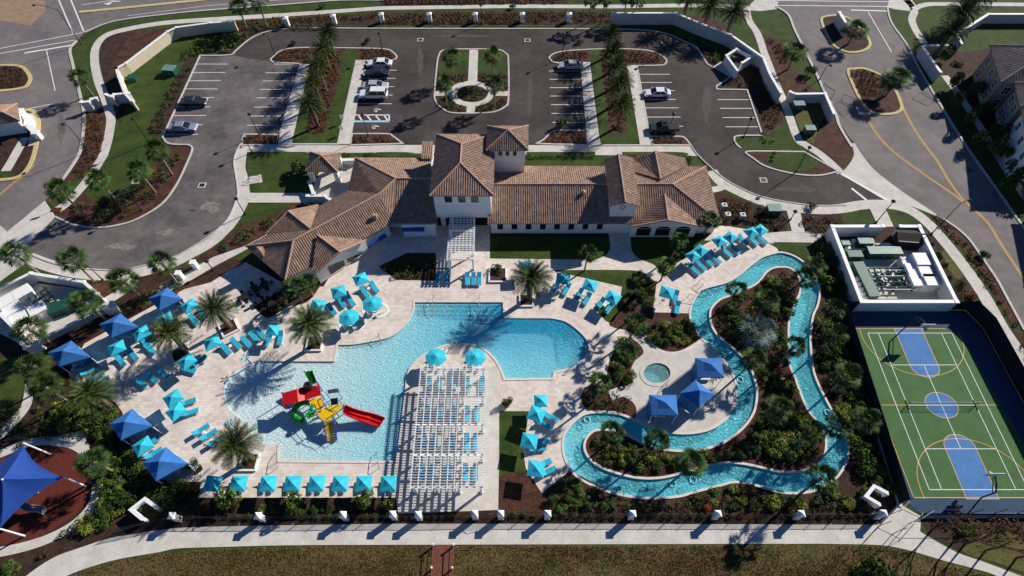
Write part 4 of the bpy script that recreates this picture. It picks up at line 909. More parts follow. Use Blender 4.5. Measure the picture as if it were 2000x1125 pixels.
mbd = MB(); p = G(1440,112,.8); mbd.box((p.x,p.y,.7),(2.6,1.5,1.2)); o = mbd.build('skip', M['darkmetal']); tag(o, 'dark waste skip inside the walled enclosure by the car park', 'skip')
wall_thing('terrace_wall', [(600,382),(633,382),(644,389)], 1.3, .3, M['stucco'], 'low white terrace wall south of the small pavilion')
wall_thing('terrace_wall', [(665,312),(692,312)], 1.3, .3, M['stucco'], 'short white wall between the pavilion and the clubhouse')
wall_thing('terrace_wall', [(604,355),(612,377)], 1.4, .4, M['stucco'], 'low white wall at the west side of the pavilion')
# U-shaped white seats of wall
wall_thing('screen_wall', [(277,1013),(255,995),(282,974),(305,991)], 1.3, .34, M['white'], 'white U-shaped screen wall in the shrubs south of the blue cabanas', 'screen wall', 0)
wall_thing('screen_wall', [(1719,985),(1692,969),(1708,949),(1735,963)], 1.3, .34, M['white'], 'white U-shaped screen wall in the shrubs by the south west corner of the court', 'screen wall', 0)

# pump enclosures
def boxo(name, px, z, d, m, label, cat, group=None, rz=0, lid=None):
    p = G(px[0], px[1], z); t = thing(name, (p.x,p.y,0.04), label, cat, group, rz)
    b = MB(); b.box((0,0,d[2]/2),(d[0],d[1],d[2])); b.box((0,0,.05),(d[0]+.12,d[1]+.12,.1)); b.build('body', m, t)
    l = MB(); l.box((0,0,d[2]+.04),(d[0]+.1,d[1]+.1,.09)); l.box((0,-d[1]/2-.02,d[2]*.55),(d[0]*.06,.04,d[2]*.5)); l.build('lid', lid or m, t); return t
sheet('enclosure_floor', [(1640,478),(1800,472),(1868,598),(1690,598)], M['concrete'], .06)
wall_thing('pump_yard_wall', [(1725,441),(1626,441.5),(1683,588.5),(1869,588.5),(1796,441.5),(1760,441.5)], 2.5, .4, M['stucco'], 'white rectangular wall round the pump yard north of the sports court', 'wall')
k_ = 0
for q, d_, nm in (((895,475),(1.6,1.5,1.3),'top left'),((1062,450),(2.,2.2,2.0),'top right'),((965,565),(1.9,2.,1.5),'middle left'),((1115,585),(2.,2.2,1.8),'middle right'),((1020,695),(1.9,2.,1.5),'bottom left'),((1180,690),(2.,2.,1.8),'bottom right')):
    boxo('chiller_unit', ze(q)[0], d_[2], d_, M['white'], 'white square pump housing in the east pump yard, %s of the six' % nm, 'pump housing', 'white pump housings in the east pump yard')
boxo('cabinet', ze((640,350))[0], 1.4, (5.2,1.4,1.4), M['green_box'], 'long green cabinet with pale lid in the middle of the east pump yard', 'cabinet', lid=M['green_pale'])
boxo('cabinet', ze((420,235))[0], 1.2, (2.4,1.3,1.2), M['green_box'], 'green cabinet with pale lid near the north wall of the east pump yard', 'cabinet', lid=M['green_pale'])
boxo('cabinet', ze((295,390))[0], 1.1, (2.2,1.2,1.1), M['green_box'], 'plain dark green cabinet by the west wall of the east pump yard', 'cabinet')
boxo('cabinet', ze((190,255))[0], 1.0, (1.2,1.,.9), M['green_box'], 'small dark green box in the north west corner of the east pump yard', 'cabinet', lid=M['green_pale'])
p = G(*ze((430,680))[0], 1); q = G(*ze((340,500))[0],1); dd = (q-p).to_2d(); boxo('filter_trough', ze((425,680))[0], 1.0, (1.6,dd.length*2.15,1.0), M['green_box'], 'long narrow green filter tank along the west wall of the east pump yard', 'filter tank', rz=math.atan2(dd.y,dd.x)-math.pi/2)
p = G(*ze((930,200))[0], 1.5); t = thing('skip_cover', (p.x,p.y,.06), 'dark brown hooded cover in the north east corner of the pump yard', 'equipment cover', rz=-.1)
b = MB(); b.prism([(-2.4,-1.5),(2.4,-1.5),(2.4,1.4),(-1.4,1.4),(-2.4,.3)], 0, 2.0); b.build('body', M['darkmetal'], t); b = MB(); b.quad((-2.5,-1.6,1.9),(2.5,-1.6,1.9),(2.5,0,2.5),(-2.5,0,2.5)); b.quad((-2.5,0,2.5),(2.5,0,2.5),(2.5,1.5,1.95),(-2.5,1.5,1.95)); b.build('lid', M['asphalt_lot'], t)
p = G(*ze((745,670))[0], .8); t = thing('filter_manifold', (p.x,p.y,.06), 'dark green rack of pipes and white valves in the middle of the east pump yard', 'pipework')
b = MB()
for i in range(5): b.tube((-3.2,-1.8+i*.9,.9),(3.4,-1.8+i*.9,.9),.13)
for i in range(8): b.tube((-3.2+i*.92,-1.9,.5),(-3.2+i*.92,2,.5),.12); b.tube((-3.2+i*.92,-1.9+(i%3)*1.3,.0),(-3.2+i*.92,-1.9+(i%3)*1.3,1.0),.16)
b.build('pipe', M['green_box'], t); b = MB()
for i in range(22): b.box((random.uniform(-2.6,2.4),random.uniform(-1.7,1.8),1.05),(random.uniform(.15,.5),.15,.2), random.uniform(0,3))
for y_ in (-2.3,.2,1.3): b.tube((-2.3,y_,1.05),(2.6,y_,1.05),.06)
b.build('valve', M['white'], t)
for i, q in enumerate(((280,240),(690,290),(640,290),(320,680),(345,740),(370,800),(395,850),(415,905),(215,320))):
    p = G(*ze(q)[0], .5); b = MB(); b.lathe([(.36,0),(.36,.5),(.3,.62),(.0,.64)],(0,0,0),14); b.lathe([(.38,.45),(.42,.48),(.38,.52)],(0,0,0),14); o = b.build('tank', M['white']); o.location = (p.x,p.y,.06)
    tag(o, ['round white tank near the north cabinet of the east pump yard','round white drum right of the pair behind the long cabinet','round white drum left of the pair behind the long cabinet'][i] if i < 3 else (ORD[i-3]+' small white drum from the top beside the long filter tank' if i < 8 else 'single white drum by the north west cabinets of the pump yard'), 'tank', 'white drums in the east pump yard')
# west pump yard
sheet('enclosure_floor', [(-60,600),(0,585),(62,552),(163,565),(196,590),(200,605),(66,676),(40,672),(-60,620)], M['concrete'], .05)
wall_thing('pump_yard_wall', [(-70,598),(0,562),(59,533),(163,550),(190,574)], 2.0, .3, M['stucco'], 'white north wall of the west pump yard', 'wall')
wall_thing('pump_yard_wall', [(200,601),(222,598),(217,590)], 2.0, .3, M['stucco'], 'short white wall piece at the east corner of the west pump yard', 'wall')
wall_thing('pump_yard_wall', [(70,668),(50,680),(42,670)], 2.0, .3, M['stucco'], 'white corner wall at the south tip of the west pump yard', 'wall')
wall_thing('pump_yard_wall', [(53,666),(0,613),(-70,560)], 2.0, .3, M['stucco'], 'long white south west wall of the west pump yard', 'wall')
wall_thing('pump_yard_wall', [(205,598),(75,664)], 1.2, .25, M['stucco_grey'], 'lower grey south east wall of the west pump yard', 'wall')
for q, nm in (((265,815),'northernmost'),((60,925),'westernmost'),((150,1020),'second from the west'),((240,1120),'southernmost'),((440,1025),'easternmost')):
    boxo('chiller_unit', zw(q)[0], 1.5, (2.3,2.,1.5), M['white'], 'white square pump housing in the west pump yard, %s of the five' % nm, 'pump housing', 'white pump housings in the west pump yard', rz=.75)
boxo('cabinet', zw((790,960))[0], 1.2, (4.6,1.8,1.2), M['green_box'], 'large dark green cabinet in the west pump yard beside the overhanging palm', 'cabinet', rz=.5)
boxo('cabinet', (137,595), 1.1, (2.0,1.4,1.1), M['green_box'], 'small dark green cabinet near the south wall of the west pump yard', 'cabinet', rz=.5)
b = MB(); p = G(85,588,.8)
for i in range(4): b.tube((-2.6,-1.2+i*.8,.8),(2.4,-1.2+i*.8,.8),.1)
for i in range(5): b.tube((-2.4+i*1.1,-1.4,.4),(-2.4+i*1.1,1.4,.4),.1)
o = b.build('filter_manifold', M['green_box']); o.location = (p.x,p.y,.05); o.rotation_euler = (0,0,-.7); tag(o, 'dark green pipe rack lying between the pump housings of the west pump yard', 'pipework')
# gatehouse
gh = thing('gatehouse', G(-5,260), 'white gatehouse with tiled hip roof at the left edge beside the west road', 'building')
a, b, c, d = g3(-75,252,3.2), g3(39,236,3.2), g3(33,202,3.2), g3(-70,210,3.2); r1, r2 = g3(-40,222,4.6), g3(5,219,4.6)
roof(gh, [[a,b,r2,r1],[b,c,r2],[c,d,r1,r2],[d,a,r1]], T_); ridge_caps(gh, [(r1,r2),(r2,b),(r2,c)], M['ridge']); wp = inset([(p.x,p.y) for p in (a,b,c,d)], .6); wallbox(gh, wp, 0, 3.15)
off_children(gh)
wall_thing('gatehouse_wall', [(38,215),(52,228),(53,242),(68,258)], 1.6, .9, M['stucco'], 'stepped white wall beside the gatehouse and yellow kerb', 'wall')

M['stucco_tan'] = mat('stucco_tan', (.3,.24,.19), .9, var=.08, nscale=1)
# houses on the east side
def house(fp, ze_, zr, label, m='stucco_cream', wins=()):
    P_ = [G(p[0],p[1],ze_) for p in fp]; t = thing('house', (P_[0].x,P_[0].y,0), label, 'house', 'two storey houses along the east road')
    wp = inset([(p.x,p.y) for p in P_], .7); wallbox(t, wp, 0, ze_-.05, M[m])
    a, b, c, d = P_; m1 = (a+b)/2; m2 = (c+d)/2; L_ = ((a+b)/2-(c+d)/2)
    s = min((a-b).length, (b-c).length)*.45; r1 = m1-(m1-m2).normalized()*s; r2 = m2+(m1-m2).normalized()*s; r1.z = r2.z = zr
    roof(t, [[a,b,r1],[b,c,r2,r1],[c,d,r2],[d,a,r1,r2]], M['tile_grey'], rib=.5)
    ridge_caps(t, [(a,r1),(b,r1),(c,r2),(d,r2),(r1,r2)], M['ridge'])
    for i, j, n_ in wins:
        A = wp[i]; B_ = wp[j]; dv = (B_-A); nn = Vector((dv.y,-dv.x,0)).normalized(); cen = sum(wp, Vector())/4
        if (A-cen).dot(nn) < 0: nn = -nn
        for k in range(n_):
            for z_ in (1.5, 4.2):
                c_ = A.lerp(B_, (k+.5)/n_); win(t, (c_.x, c_.y, z_), 1.2, 1.4, nn)
    off_children(t); return t
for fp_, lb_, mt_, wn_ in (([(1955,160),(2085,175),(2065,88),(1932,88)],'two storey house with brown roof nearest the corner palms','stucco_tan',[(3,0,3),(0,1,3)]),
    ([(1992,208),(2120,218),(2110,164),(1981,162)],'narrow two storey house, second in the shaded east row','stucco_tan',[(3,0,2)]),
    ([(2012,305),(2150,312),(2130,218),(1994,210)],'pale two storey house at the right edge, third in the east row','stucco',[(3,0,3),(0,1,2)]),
    ([(2130,445),(2260,450),(2230,340),(2095,330)],'two storey house beyond the right edge, fourth in the east row','stucco',[(3,0,3)]),
    ([(2225,600),(2380,600),(2330,475),(2185,465)],'two storey house beyond the right edge, southern end of the row','stucco',[(3,0,3)])):
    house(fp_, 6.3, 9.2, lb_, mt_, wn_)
sheet('bed_soil', [(1806,95),(1850,150),(1925,270),(2010,400),(2110,560),(2400,560),(2300,200),(2100,80),(1880,100)], M['mulch_dark'], .016)  # dark ground colour stands in for the shade in front of the houses

# ================= PERGOLAS =================
def pergola(fp, zt, nslat, nraft, cols, label, sw=.09):
    a, b, c, d = [G(p[0],p[1],zt) for p in fp]   # sw, se, ne, nw
    ctr = (a+b+c+d)/4; t = thing('pergola', (ctr.x,ctr.y,0), label, 'pergola')
    for k in range(nslat):
        v = k/(nslat-1); p = a.lerp(d, v); q = b.lerp(c, v); mbs = MB(); mbs.box((0,0,0),((q-p).length+.3,sw,.05)); 
        if k == 0: slats = MB()
        slats.box(((p.x+q.x)/2,(p.y+q.y)/2,zt),((q-p).length+.3,sw,.06))
    slats.build('slat_row', M['pergola'], t)
    for k in range(nraft):
        v = k/(nraft-1); p = a.lerp(b, v); q = d.lerp(c, v); m_ = MB(); m_.quad(*[Vector(x) for x in ((p.x-.045,p.y-.3,zt-.28),(q.x-.045,q.y+.3,zt-.28),(q.x-.045,q.y+.3,zt-.04),(p.x-.045,p.y-.3,zt-.04))]); m_.quad((p.x+.045,p.y-.3,zt-.28),(q.x+.045,q.y+.3,zt-.28),(q.x+.045,q.y+.3,zt-.04),(p.x+.045,p.y-.3,zt-.04)); m_.quad((p.x-.045,p.y-.3,zt-.04),(p.x+.045,p.y-.3,zt-.04),(q.x+.045,q.y+.3,zt-.04),(q.x-.045,q.y+.3,zt-.04)); m_.quad((p.x-.045,p.y-.3,zt-.28),(p.x+.045,p.y-.3,zt-.28),(p.x+.045,p.y-.3,zt-.04),(p.x-.045,p.y-.3,zt-.04))
        m_.build('rafter', M['pergola'], t)
    nc, nr = cols
    for j in range(nr):
        v = .02+.96*j/(nr-1); p = a.lerp(d, v); q = b.lerp(c, v); m_ = MB(); m_.box(((p.x+q.x)/2,(p.y+q.y)/2,zt-.40),((q-p).length,.16,.24)); m_.build('beam', M['pergola'], t)
        for i in range(nc):
            u = .04+.92*i/(nc-1); r = p.lerp(q, u); m_ = MB(); m_.box((r.x,r.y,(zt-.5)/2),(.26,.26,zt-.5)); m_.box((r.x,r.y,.12),(.38,.38,.24)); m_.build('post', M['pergola'], t)
    off_children(t); return t
pergola([(801,955),(944,955),(948,715.5),(822,715.5)], 2.9, 50, 11, (4,5), 'large white slatted pergola over loungers at the south side of the pool', .052)
pergola([(873,506),(925,506),(927,418),(880,418)], 3.0, 26, 8, (2,4), 'small white slatted pergola leading out of the clubhouse to the deck', .09)
# ================= PLANTS =================
def proj(p):
    x, y, z = p[0], p[1], p[2]-HC; d = y*_c - z*_s; up = y*_s + z*_c
    return 1000+F*x/d, 562.5-F*up/d
def height_of(base, ytop):
    B = G(*base); lo, hi = 0, 25
    for _ in range(30):
        m_ = (lo+hi)/2
        if proj((B.x,B.y,m_))[1] > ytop: lo = m_
        else: hi = m_
    return lo
rnd = random.Random(5)
def frond(mb, base, az, el, length, droop, nleaf, lw, ll, V=.35):
    "feather frond: arching rib with leaflets either side"
    pts = []; p = Vector(base); d_el = el; n = 9; h = Vector((math.cos(az), math.sin(az), 0)); side = Vector((-math.sin(az), math.cos(az), 0))
    for i in range(n+1):
        pts.append(p.copy()); dirv = h*math.cos(d_el)+Vector((0,0,1))*math.sin(d_el); p = p+dirv*length/n; d_el -= droop/n*(.5+i/n)
    for i in range(n):
        w_ = .035*(1-i/n)+.012; mb.quad(pts[i]-side*w_, pts[i]+side*w_, pts[i+1]+side*w_*.8, pts[i+1]-side*w_*.8)
    for k in range(nleaf):
        t = (.12+.86*k/nleaf)*n; i = min(n-1, int(t)); q = pts[i].lerp(pts[i+1], t-i); fw = (pts[i+1]-pts[i]).normalized(); up = side.cross(fw)
        if up.z < 0: up = -up
        l = ll*math.sin(math.pi*(.12+.8*k/nleaf))**.6
        for s in (-1, 1):
            dv = (side*s*.8 + fw*.75 + up*(V+rnd.uniform(-.25,.2))).normalized(); e = q+dv*l*rnd.uniform(.85,1.1); w_ = fw*lw
            mb.quad(q-w_, q+w_, e+w_*.15+Vector((0,0,-.03)), e-w_*.15)
def date_crown(n=82, L_=2.9):
    mb = MB()
    for i in range(n):
        t = i/n; el = math.radians(84-92*t**.9)+rnd.uniform(-.09,.09); az = i*2.39996+rnd.uniform(-.15,.15)
        frond(mb, (rnd.uniform(-.1,.1), rnd.uniform(-.1,.1), -.25*t), az, el, L_*rnd.uniform(.88,1.08)*(1 if t > .2 else .85), (.75+.45*t), 22, .034, .5)
    return mb
def fan_crown(n=26, L_=1.35, fr=1.0, seg=13):
    mb = MB()
    for i in range(n):
        t = i/n; el = math.radians(78-115*t)+rnd.uniform(-.15,.15); az = i*2.39996+rnd.uniform(-.3,.3)
        h = Vector((math.cos(az)*math.cos(el), math.sin(az)*math.cos(el), math.sin(el))); side = Vector((-math.sin(az), math.cos(az), 0)); l = L_*rnd.uniform(.75,1.1)
        a = Vector((0,0,0)); c = h*l; mb.quad(a-side*.02, a+side*.02, c+side*.02, c-side*.02); up = side.cross(h)
        if up.z < 0: up = -up
        for k in range(seg):
            b = (k/(seg-1)-.5)*math.radians(230); dv = (h*math.cos(b)+side*math.sin(b)+up*(.12-.55*math.cos(b)*(.4+t)*.7)).normalized()
            r = fr*(.75+.3*math.cos(b*.6))*rnd.uniform(.85,1.08); e = c+dv*r+Vector((0,0,-.16*r)); m_ = c+dv*r*.55; q = dv.cross(up).normalized()*.075
            mb.quad(c, m_-q, e, m_+q)
    return mb
def palm_proto(name, crown_mb, H_, r0, r1, lm_, tm, label, cat, boots=True, extra=None):
    t = thing(name, (0,0,0), label, cat); mbt = MB(); n = 9
    for i in range(n): 
        za, zb = H_*i/n, H_*(i+1)/n; ra = r0+(r1-r0)*i/n; mbt.tube((0,0,za),(0,0,zb), ra*(1.12 if i == 0 else 1), ra*.93, 10)
    if boots: mbt.lathe([(r1*.9,H_-.8),(r1*1.7,H_-.3),(r1*1.5,H_),(0,H_+.1)],(0,0,0),10)
    mbt.build('trunk', tm, t); c = crown_mb.build('crown', lm_, t); c.location = (0,0,H_); return t
DATE = [palm_proto('date_palm', date_crown(), 4.9, .36, .3, M['date_leaf'], M['trunk'], 'x', 'palm tree') for _ in range(2)]
FAN = [palm_proto('fan_palm', fan_crown(30), 5.0, .17, .15, M['fan_leaf'], M['trunk_pale'], 'x', 'palm tree') for _ in range(2)]
FANW = [palm_proto('fan_palm', fan_crown(24, 1.15, .85), 5.0, .16, .13, M['fan_leaf'], M['trunk_pale'], 'x', 'palm tree')]
SIL = palm_proto('silver_palm', fan_crown(26, 1.5, 1.15), 2.2, .22, .2, M['silver_leaf'], M['trunk_pale'], 'x', 'palm tree')
def palm(protos, px, h, label, group=None, hw=None, sc=1.0):
    p = G(px[0], px[1], h); pr = rnd.choice(protos); H_ = 4.9 if pr in DATE else (2.2 if pr is SIL else 5.0)
    q_ = rnd.uniform(.9,1.08); o = place(pr, (p.x, p.y, 0), rnd.uniform(0, 6.3), label, group, (sc*q_, sc*q_, h/H_)); o.rotation_euler = (rnd.uniform(-.04,.04), rnd.uniform(-.04,.04), o.rotation_euler.z)
    for c in kids.get(pr.name, o.children) if o is pr else o.children: pass
    return o
def palmset(protos, pts, h, fmt, group=None, sc=1.0):
    n = len(pts)
    for i, p in enumerate(pts): palm(protos, p[:2], p[2] if len(p) > 2 else h, fmt[i] if isinstance(fmt, (list, tuple)) else fmt % ORD[i], group, sc=sc)
palmset(DATE, [(640,66),(632,96),(622,130),(614,162),(606,204)], 5.2, '%s date palm from the top in the row on the western car park strip', 'date palms on the western car park strip', .95)
palmset(DATE, [(1191,68),(1197,100),(1204,130),(1210,162),(1215,205)], 5.2, '%s date palm from the top in the row on the eastern car park strip', 'date palms on the eastern car park strip', .95)
palmset(DATE, [(1035,544,5.4),(605,632,5.4),(420,603,5.2),(331,652,5.2),(460,870,5.4),(176,768,4.2)], 5, ['date palm in the white kerbed planter right of the pool steps','large date palm in the white planter at the inner corner of the pool deck','date palm in the white planter beside the shaded terrace','date palm in the planter between the blue cabanas and the curved deck','date palm in the white planter left of the water slide','date palm in the shrubs beside the lowest of the three north west cabanas'], None, 1.12)
palmset(DATE, [(1345,-4),(1386,12),(1434,24)], 5.6, '%s tall date palm from the left on the lawn behind the long curved wall', 'date palms behind the curved wall', 1.1)
palmset(DATE, [(1882,22),(1858,62),(1915,-8)], 6.2, ['large date palm on the corner lawn at the top right','large date palm leaning over the beige corner wall at the top right','large date palm cut by the top edge near the right corner'], None, 1.25)
palmset(FAN, [(880,112),(962,110),(868,166),(965,165)], 5.0, ['fan palm at the north west of the round car park island','fan palm at the north east of the round car park island','fan palm at the south west of the round car park island','fan palm at the south east of the round car park island'], 'fan palms on the central island', .95)
palmset(FAN, [(155,150,4.2),(120,373,6.2),(195,352,5.4),(270,331,5.6),(305,295,5.6),(33,497,5.5),(142,510,5.2),(240,545,5.2),(315,517,5.2),(168,590,5),(60,642,5),(64,714,5),(88,757,5),(184,902,4.5),(465,15,5),(503,4,6)], 5,
  ['fan palm between the west road and the curved pavement','fan palm on the point of the bed beside the no entry sign','fan palm on the west lawn nearest the no entry sign palm','fan palm on the west lawn beside the square drain','fan palm on the west lawn nearest the parked cars','fan palm at the left edge above the west pump yard','fan palm on the curved pavement north of the west pump yard','fan palm by the branching path north of the cabanas','fan palm beside the small white gate piers','fan palm overhanging the east end of the west pump yard','fan palm overhanging the south tip of the west pump yard','fan palm in the shrubs left of the third cabana','fan palm in the shrubs above the playground path','fan palm between playground ring path and lower cabanas','fan palm by the west end of the top pillars','taller fan palm by the first top pillar'], None, 1.05)
palmset(FANW, [(1148,494,4.6),(1301,520,3.8),(1325,470,4.2),(1388,430,3.6),(1259,578,5),(1240,632,4.6),(1219,686,5),(1172,752,5.2),(1440,566,4.2),(1569,541,5.2),(1551,676,5.2),(1627,606,5.4),(1633,652,5.2),(1584,843,5),(1632,832,5),(1606,938,6),(1197,843,4.6),(1283,862,4.6),(575,560,4),(598,552,3.6),(1155,2,5),(1181,0,5.5),(1245,2,5),(1225,-6,5)], 4,
  ['broad palm in front of the clubhouse wing windows','palm at the corner of the lawn behind the sun loungers','palm in front of the arched gable of the clubhouse','palm at the east corner of the clubhouse roof','palm in the bed right of the three umbrellas','palm above the narrow bed north west of the spa','palm in the middle of the narrow bed west of the spa','palm on the small bed between river and deck','palm at the inner bank opposite the river entry steps','palm on the river island by the north bend','palm on the river island beside the eastern channel','upper palm of the pair west of the court fence','lower palm of the pair west of the court fence','palm inside the south east bend of the river','palm hanging over the eastern channel of the river','palm by the south bank of the river near its last bend','palm at the west tip of the river island','palm on the river island below the spa cabanas','taller palm at the corner of the west wing','smaller palm against the west wing wall','first palm left of the long curved wall, top edge','second palm left of the long curved wall, top edge','right palm by the top pavement, east of the pillars','left palm by the top pavement, east of the pillars'], None, .95)
palmset(FAN, [(1752,152,4.2),(1672,57,3.6),(1555,100,4.2)], 4, ['wide spreading palm on the planted island in the east road','palm on the small road island beside the monument wall','palm in the bed outside the curved car park wall'], None, 1.5)
palmset(FAN, [(1738,162,3),(1590,520,4),(1500,590,4.4),(1470,700,4.4),(1520,800,4.4),(1350,905,3.6),(1655,735,4.6),(1690,820,4.6)], 4, ['lower palm on the planted island in the east road','palm between the north river bend and the pump yard','palm in the centre of the northern river island','palm on the river island beside the spa bend','palm at the middle of the south east river island','palm on the west arm of the river island','palm in the dense planting west of the court, upper','palm in the dense planting west of the court, lower'], None, .9)
palm([SIL], (1475,648), 2.6, 'silvery fan palm in the middle of the river island', None, sc=1.1)
palmset(DATE, [(1590,800,3.0)], 3, ['small feather palm on the island between both river arms']) if False else None

def clump(mb, c, rx, ry, rz_, nleaf, ls, lobes=5, R_=rnd, flat=False):
    cx, cy, cz = c
    LB = [(R_.uniform(-.5,.5)*rx, R_.uniform(-.5,.5)*ry, R_.uniform(.35,.75)*rz_, R_.uniform(.4,.65)) for _ in range(lobes)] if lobes > 1 else [(0,0,rz_*.45,1)]
    v = mb.v; f = mb.f
    for _ in range(nleaf):
        lb = LB[R_.randrange(len(LB))]; a = R_.uniform(0, 6.283); b = math.acos(R_.uniform(-.5, 1)); r = R_.uniform(.55,1)**.5*lb[3]
        n = Vector((math.sin(b)*math.cos(a), math.sin(b)*math.sin(a), math.cos(b)))
        px_ = cx+lb[0]+n.x*r*rx; py_ = cy+lb[1]+n.y*r*ry; pz = cz+max(.02, lb[2]+n.z*r*rz_*.6)
        d = (n+Vector((R_.uniform(-.8,.8), R_.uniform(-.8,.8), R_.uniform(-.3,.8)))).normalized(); s = d.orthogonal().normalized(); s = Matrix.Rotation(R_.uniform(0,6.28),3,d) @ s; u = d.cross(s); k = len(v); l = ls*R_.uniform(.7,1.3); w_ = l*.42
        q = Vector((px_,py_,pz)); v += [tuple(q-s*l*.5), tuple(q+u*w_*.5), tuple(q+s*l*.6), tuple(q-u*w_*.5)]; f.append((k,k+1,k+2,k+3))
def shrub_mesh(nleaf, ls, rz_=1.0, lobes=6):
    mb = MB(); clump(mb, (0,0,0), 1, 1, rz_, nleaf, ls, lobes); mb.tube((0,0,0),(0,0,.4*rz_),.04,.03,5); return mb
# shrub kinds: one mesh each, reused
SH = {}
for k, mk, nl, ls, hz, cn_ in (('dark','shrub_dark',420,.26,1.1,3),('green','shrub_green',380,.28,1.0,3),('yellow','shrub_yellow',320,.3,.9,3),('bronze','shrub_bronze',340,.24,.8,1),('red','shrub_red',200,.28,.9,1)):
    SH[k] = [shrub_mesh(nl, ls, hz).build('shrub', M[mk]) for _ in range(cn_)]
nshrub = 0
def shrub(kind, x, y, s, label, group, sz=None):
    global nshrub
    pr = rnd.choice(SH[kind]); o = pr if pr.name not in used else pr.copy()
    if pr.name not in used: used.add(pr.name)
    else: C.objects.link(o)
    o.location = (x, y, .02); o.rotation_euler = (0,0,rnd.uniform(0,6.3)); o.scale = (s*rnd.uniform(.9,1.15), s, sz or s*rnd.uniform(.8,1.15)); tag(o, label, 'shrub', group); nshrub += 1
def scatter(poly, n, mind, tries=4000, grow=0):
    P_ = [(p.x,p.y) for p in W(poly)]; xs = [p[0] for p in P_]; ys_ = [p[1] for p in P_]; out = []
    for _ in range(tries):
        if len(out) >= n: break
        x = rnd.uniform(min(xs),max(xs)); y = rnd.uniform(min(ys_),max(ys_))
        if inside(P_, x, y) and all((x-a)**2+(y-b)**2 > mind*mind for a, b in out): out.append((x,y))
    return out
COLN = {'dark':'dark green','green':'mid green','yellow':'yellow green','bronze':'bronze','red':'red'}
def shrubs(poly, n, kinds, smin, smax, label, group=None, mind=None):
    pl = sorted(scatter(poly, n, mind or smin*1.3)); ks = [rnd.choice(kinds) for _ in pl]; cnt = {}; place_ = label.split(' ', 1)[1] if False else group
    for (x, y), kd in zip(pl, ks):
        cnt[kd] = cnt.get(kd, 0)+1; tot = ks.count(kd); i = cnt[kd]-1
        if i <= tot//2 and i < 16: w_ = '%s %s shrub from left' % (ORD[i], COLN[kd])
        else: w_ = ('%s %s shrub from right' % (ORD[tot-1-i], COLN[kd])) if tot-1-i else 'rightmost %s shrub' % COLN[kd]
        shrub(kd, x, y, rnd.uniform(smin,smax), w_+', '+group.split(' ',1)[1] if not group.startswith('dark') and not group.startswith('bright') else w_+', '+group.split(' ',2)[2], group)
# individual shrubs, bed by bed
shrubs([(1395,610),(1500,545),(1555,560),(1535,640),(1500,700),(1480,700),(1440,660)], 26, ['dark','green','dark','green','yellow'], .7, 1.2, 'leafy shrub among palms on the north part of the river island', 'shrubs on the north part of the river island')
shrubs([(1490,720),(1545,745),(1560,790),(1590,850),(1560,900),(1440,895),(1450,860),(1485,810)], 34, ['dark','green','yellow','dark'], .7, 1.15, 'leafy shrub on the south east part of the river island', 'shrubs on the south east part of the river island')
shrubs([(1150,860),(1180,850),(1260,880),(1340,890),(1440,872),(1440,898),(1340,910),(1260,924),(1180,900)], 32, ['dark','green','yellow'], .5, .85, 'leafy shrub on the narrow west arm of the river island', 'shrubs on the west arm of the river island')
shrubs([(1205,665),(1245,672),(1250,695),(1232,745),(1190,755),(1195,700)], 12, ['yellow','green','dark'], .6, 1.0, 'yellow green shrub in the narrow bed west of the spa', 'shrubs in the bed west of the spa')
shrubs([(1240,640),(1345,625),(1362,662),(1330,680),(1295,678),(1260,655)], 22, ['yellow','dark','green','dark'], .6, .95, 'low shrub in the bed between the spa and the sun umbrellas', 'shrubs in the bed north of the spa')
shrubs([(1595,480),(1625,480),(1660,600),(1640,600),(1610,560)], 14, ['dark','dark','green'], .9, 1.5, 'tall dark shrub between river bend and pump yard wall', 'shrubs along the pump yard wall')
shrubs([(1600,620),(1640,620),(1690,800),(1740,960),(1700,960),(1660,880),(1640,800),(1605,720)], 36, ['dark','dark','green','yellow'], .8, 1.35, 'dense shrub between the eastern river bank and the sports court', 'shrubs between river and court')
shrubs([(1330,968),(1440,955),(1540,972),(1640,955),(1690,960),(1690,990),(1330,995)], 22, ['dark','green','yellow','bronze'], .6, 1.1, 'shrub in the mulch between the river and the southern fence', 'shrubs between river and southern fence')
shrubs([(1060,968),(1110,930),(1210,975),(1210,995),(1060,995)], 12, ['dark','green','dark'], .7, 1.0, 'dark shrub south of the lounger deck by the river', 'shrubs south of the river deck')
shrubs([(175,820),(235,810),(255,880),(310,950),(375,955),(385,985),(330,990),(250,985),(200,910)], 34, ['dark','dark','green'], .8, 1.3, 'dark dense shrub south west of the blue cabanas', 'dark shrubs by the lower cabanas')
shrubs([(110,790),(165,800),(180,840),(130,835),(100,815)], 9, ['yellow','green'], .9, 1.2, 'bright yellow green shrub between playground and date palm', 'bright shrubs above the playground')
shrubs([(205,930),(245,975),(230,1010),(165,1045),(155,1030),(195,980)], 14, ['yellow','green','dark'], .8, 1.25, 'shrub between the playground ring path and the white screen wall', 'shrubs east of the playground')
shrubs([(500,985),(760,985),(760,1000),(500,1002)], 10, ['dark','green','yellow'], .45, .75, 'small shrub between the row of umbrellas and the southern fence', 'shrubs by the southern fence')
for q, nm in (((445,972),'left'),((571,982),'middle'),((709,973),'right')):
    p = G(*q, 1.0); shrub('green', p.x, p.y, 1.5, 'large bushy green shrub, %s of three behind the umbrella row' % nm, 'large shrubs behind the umbrella row', 2.6)
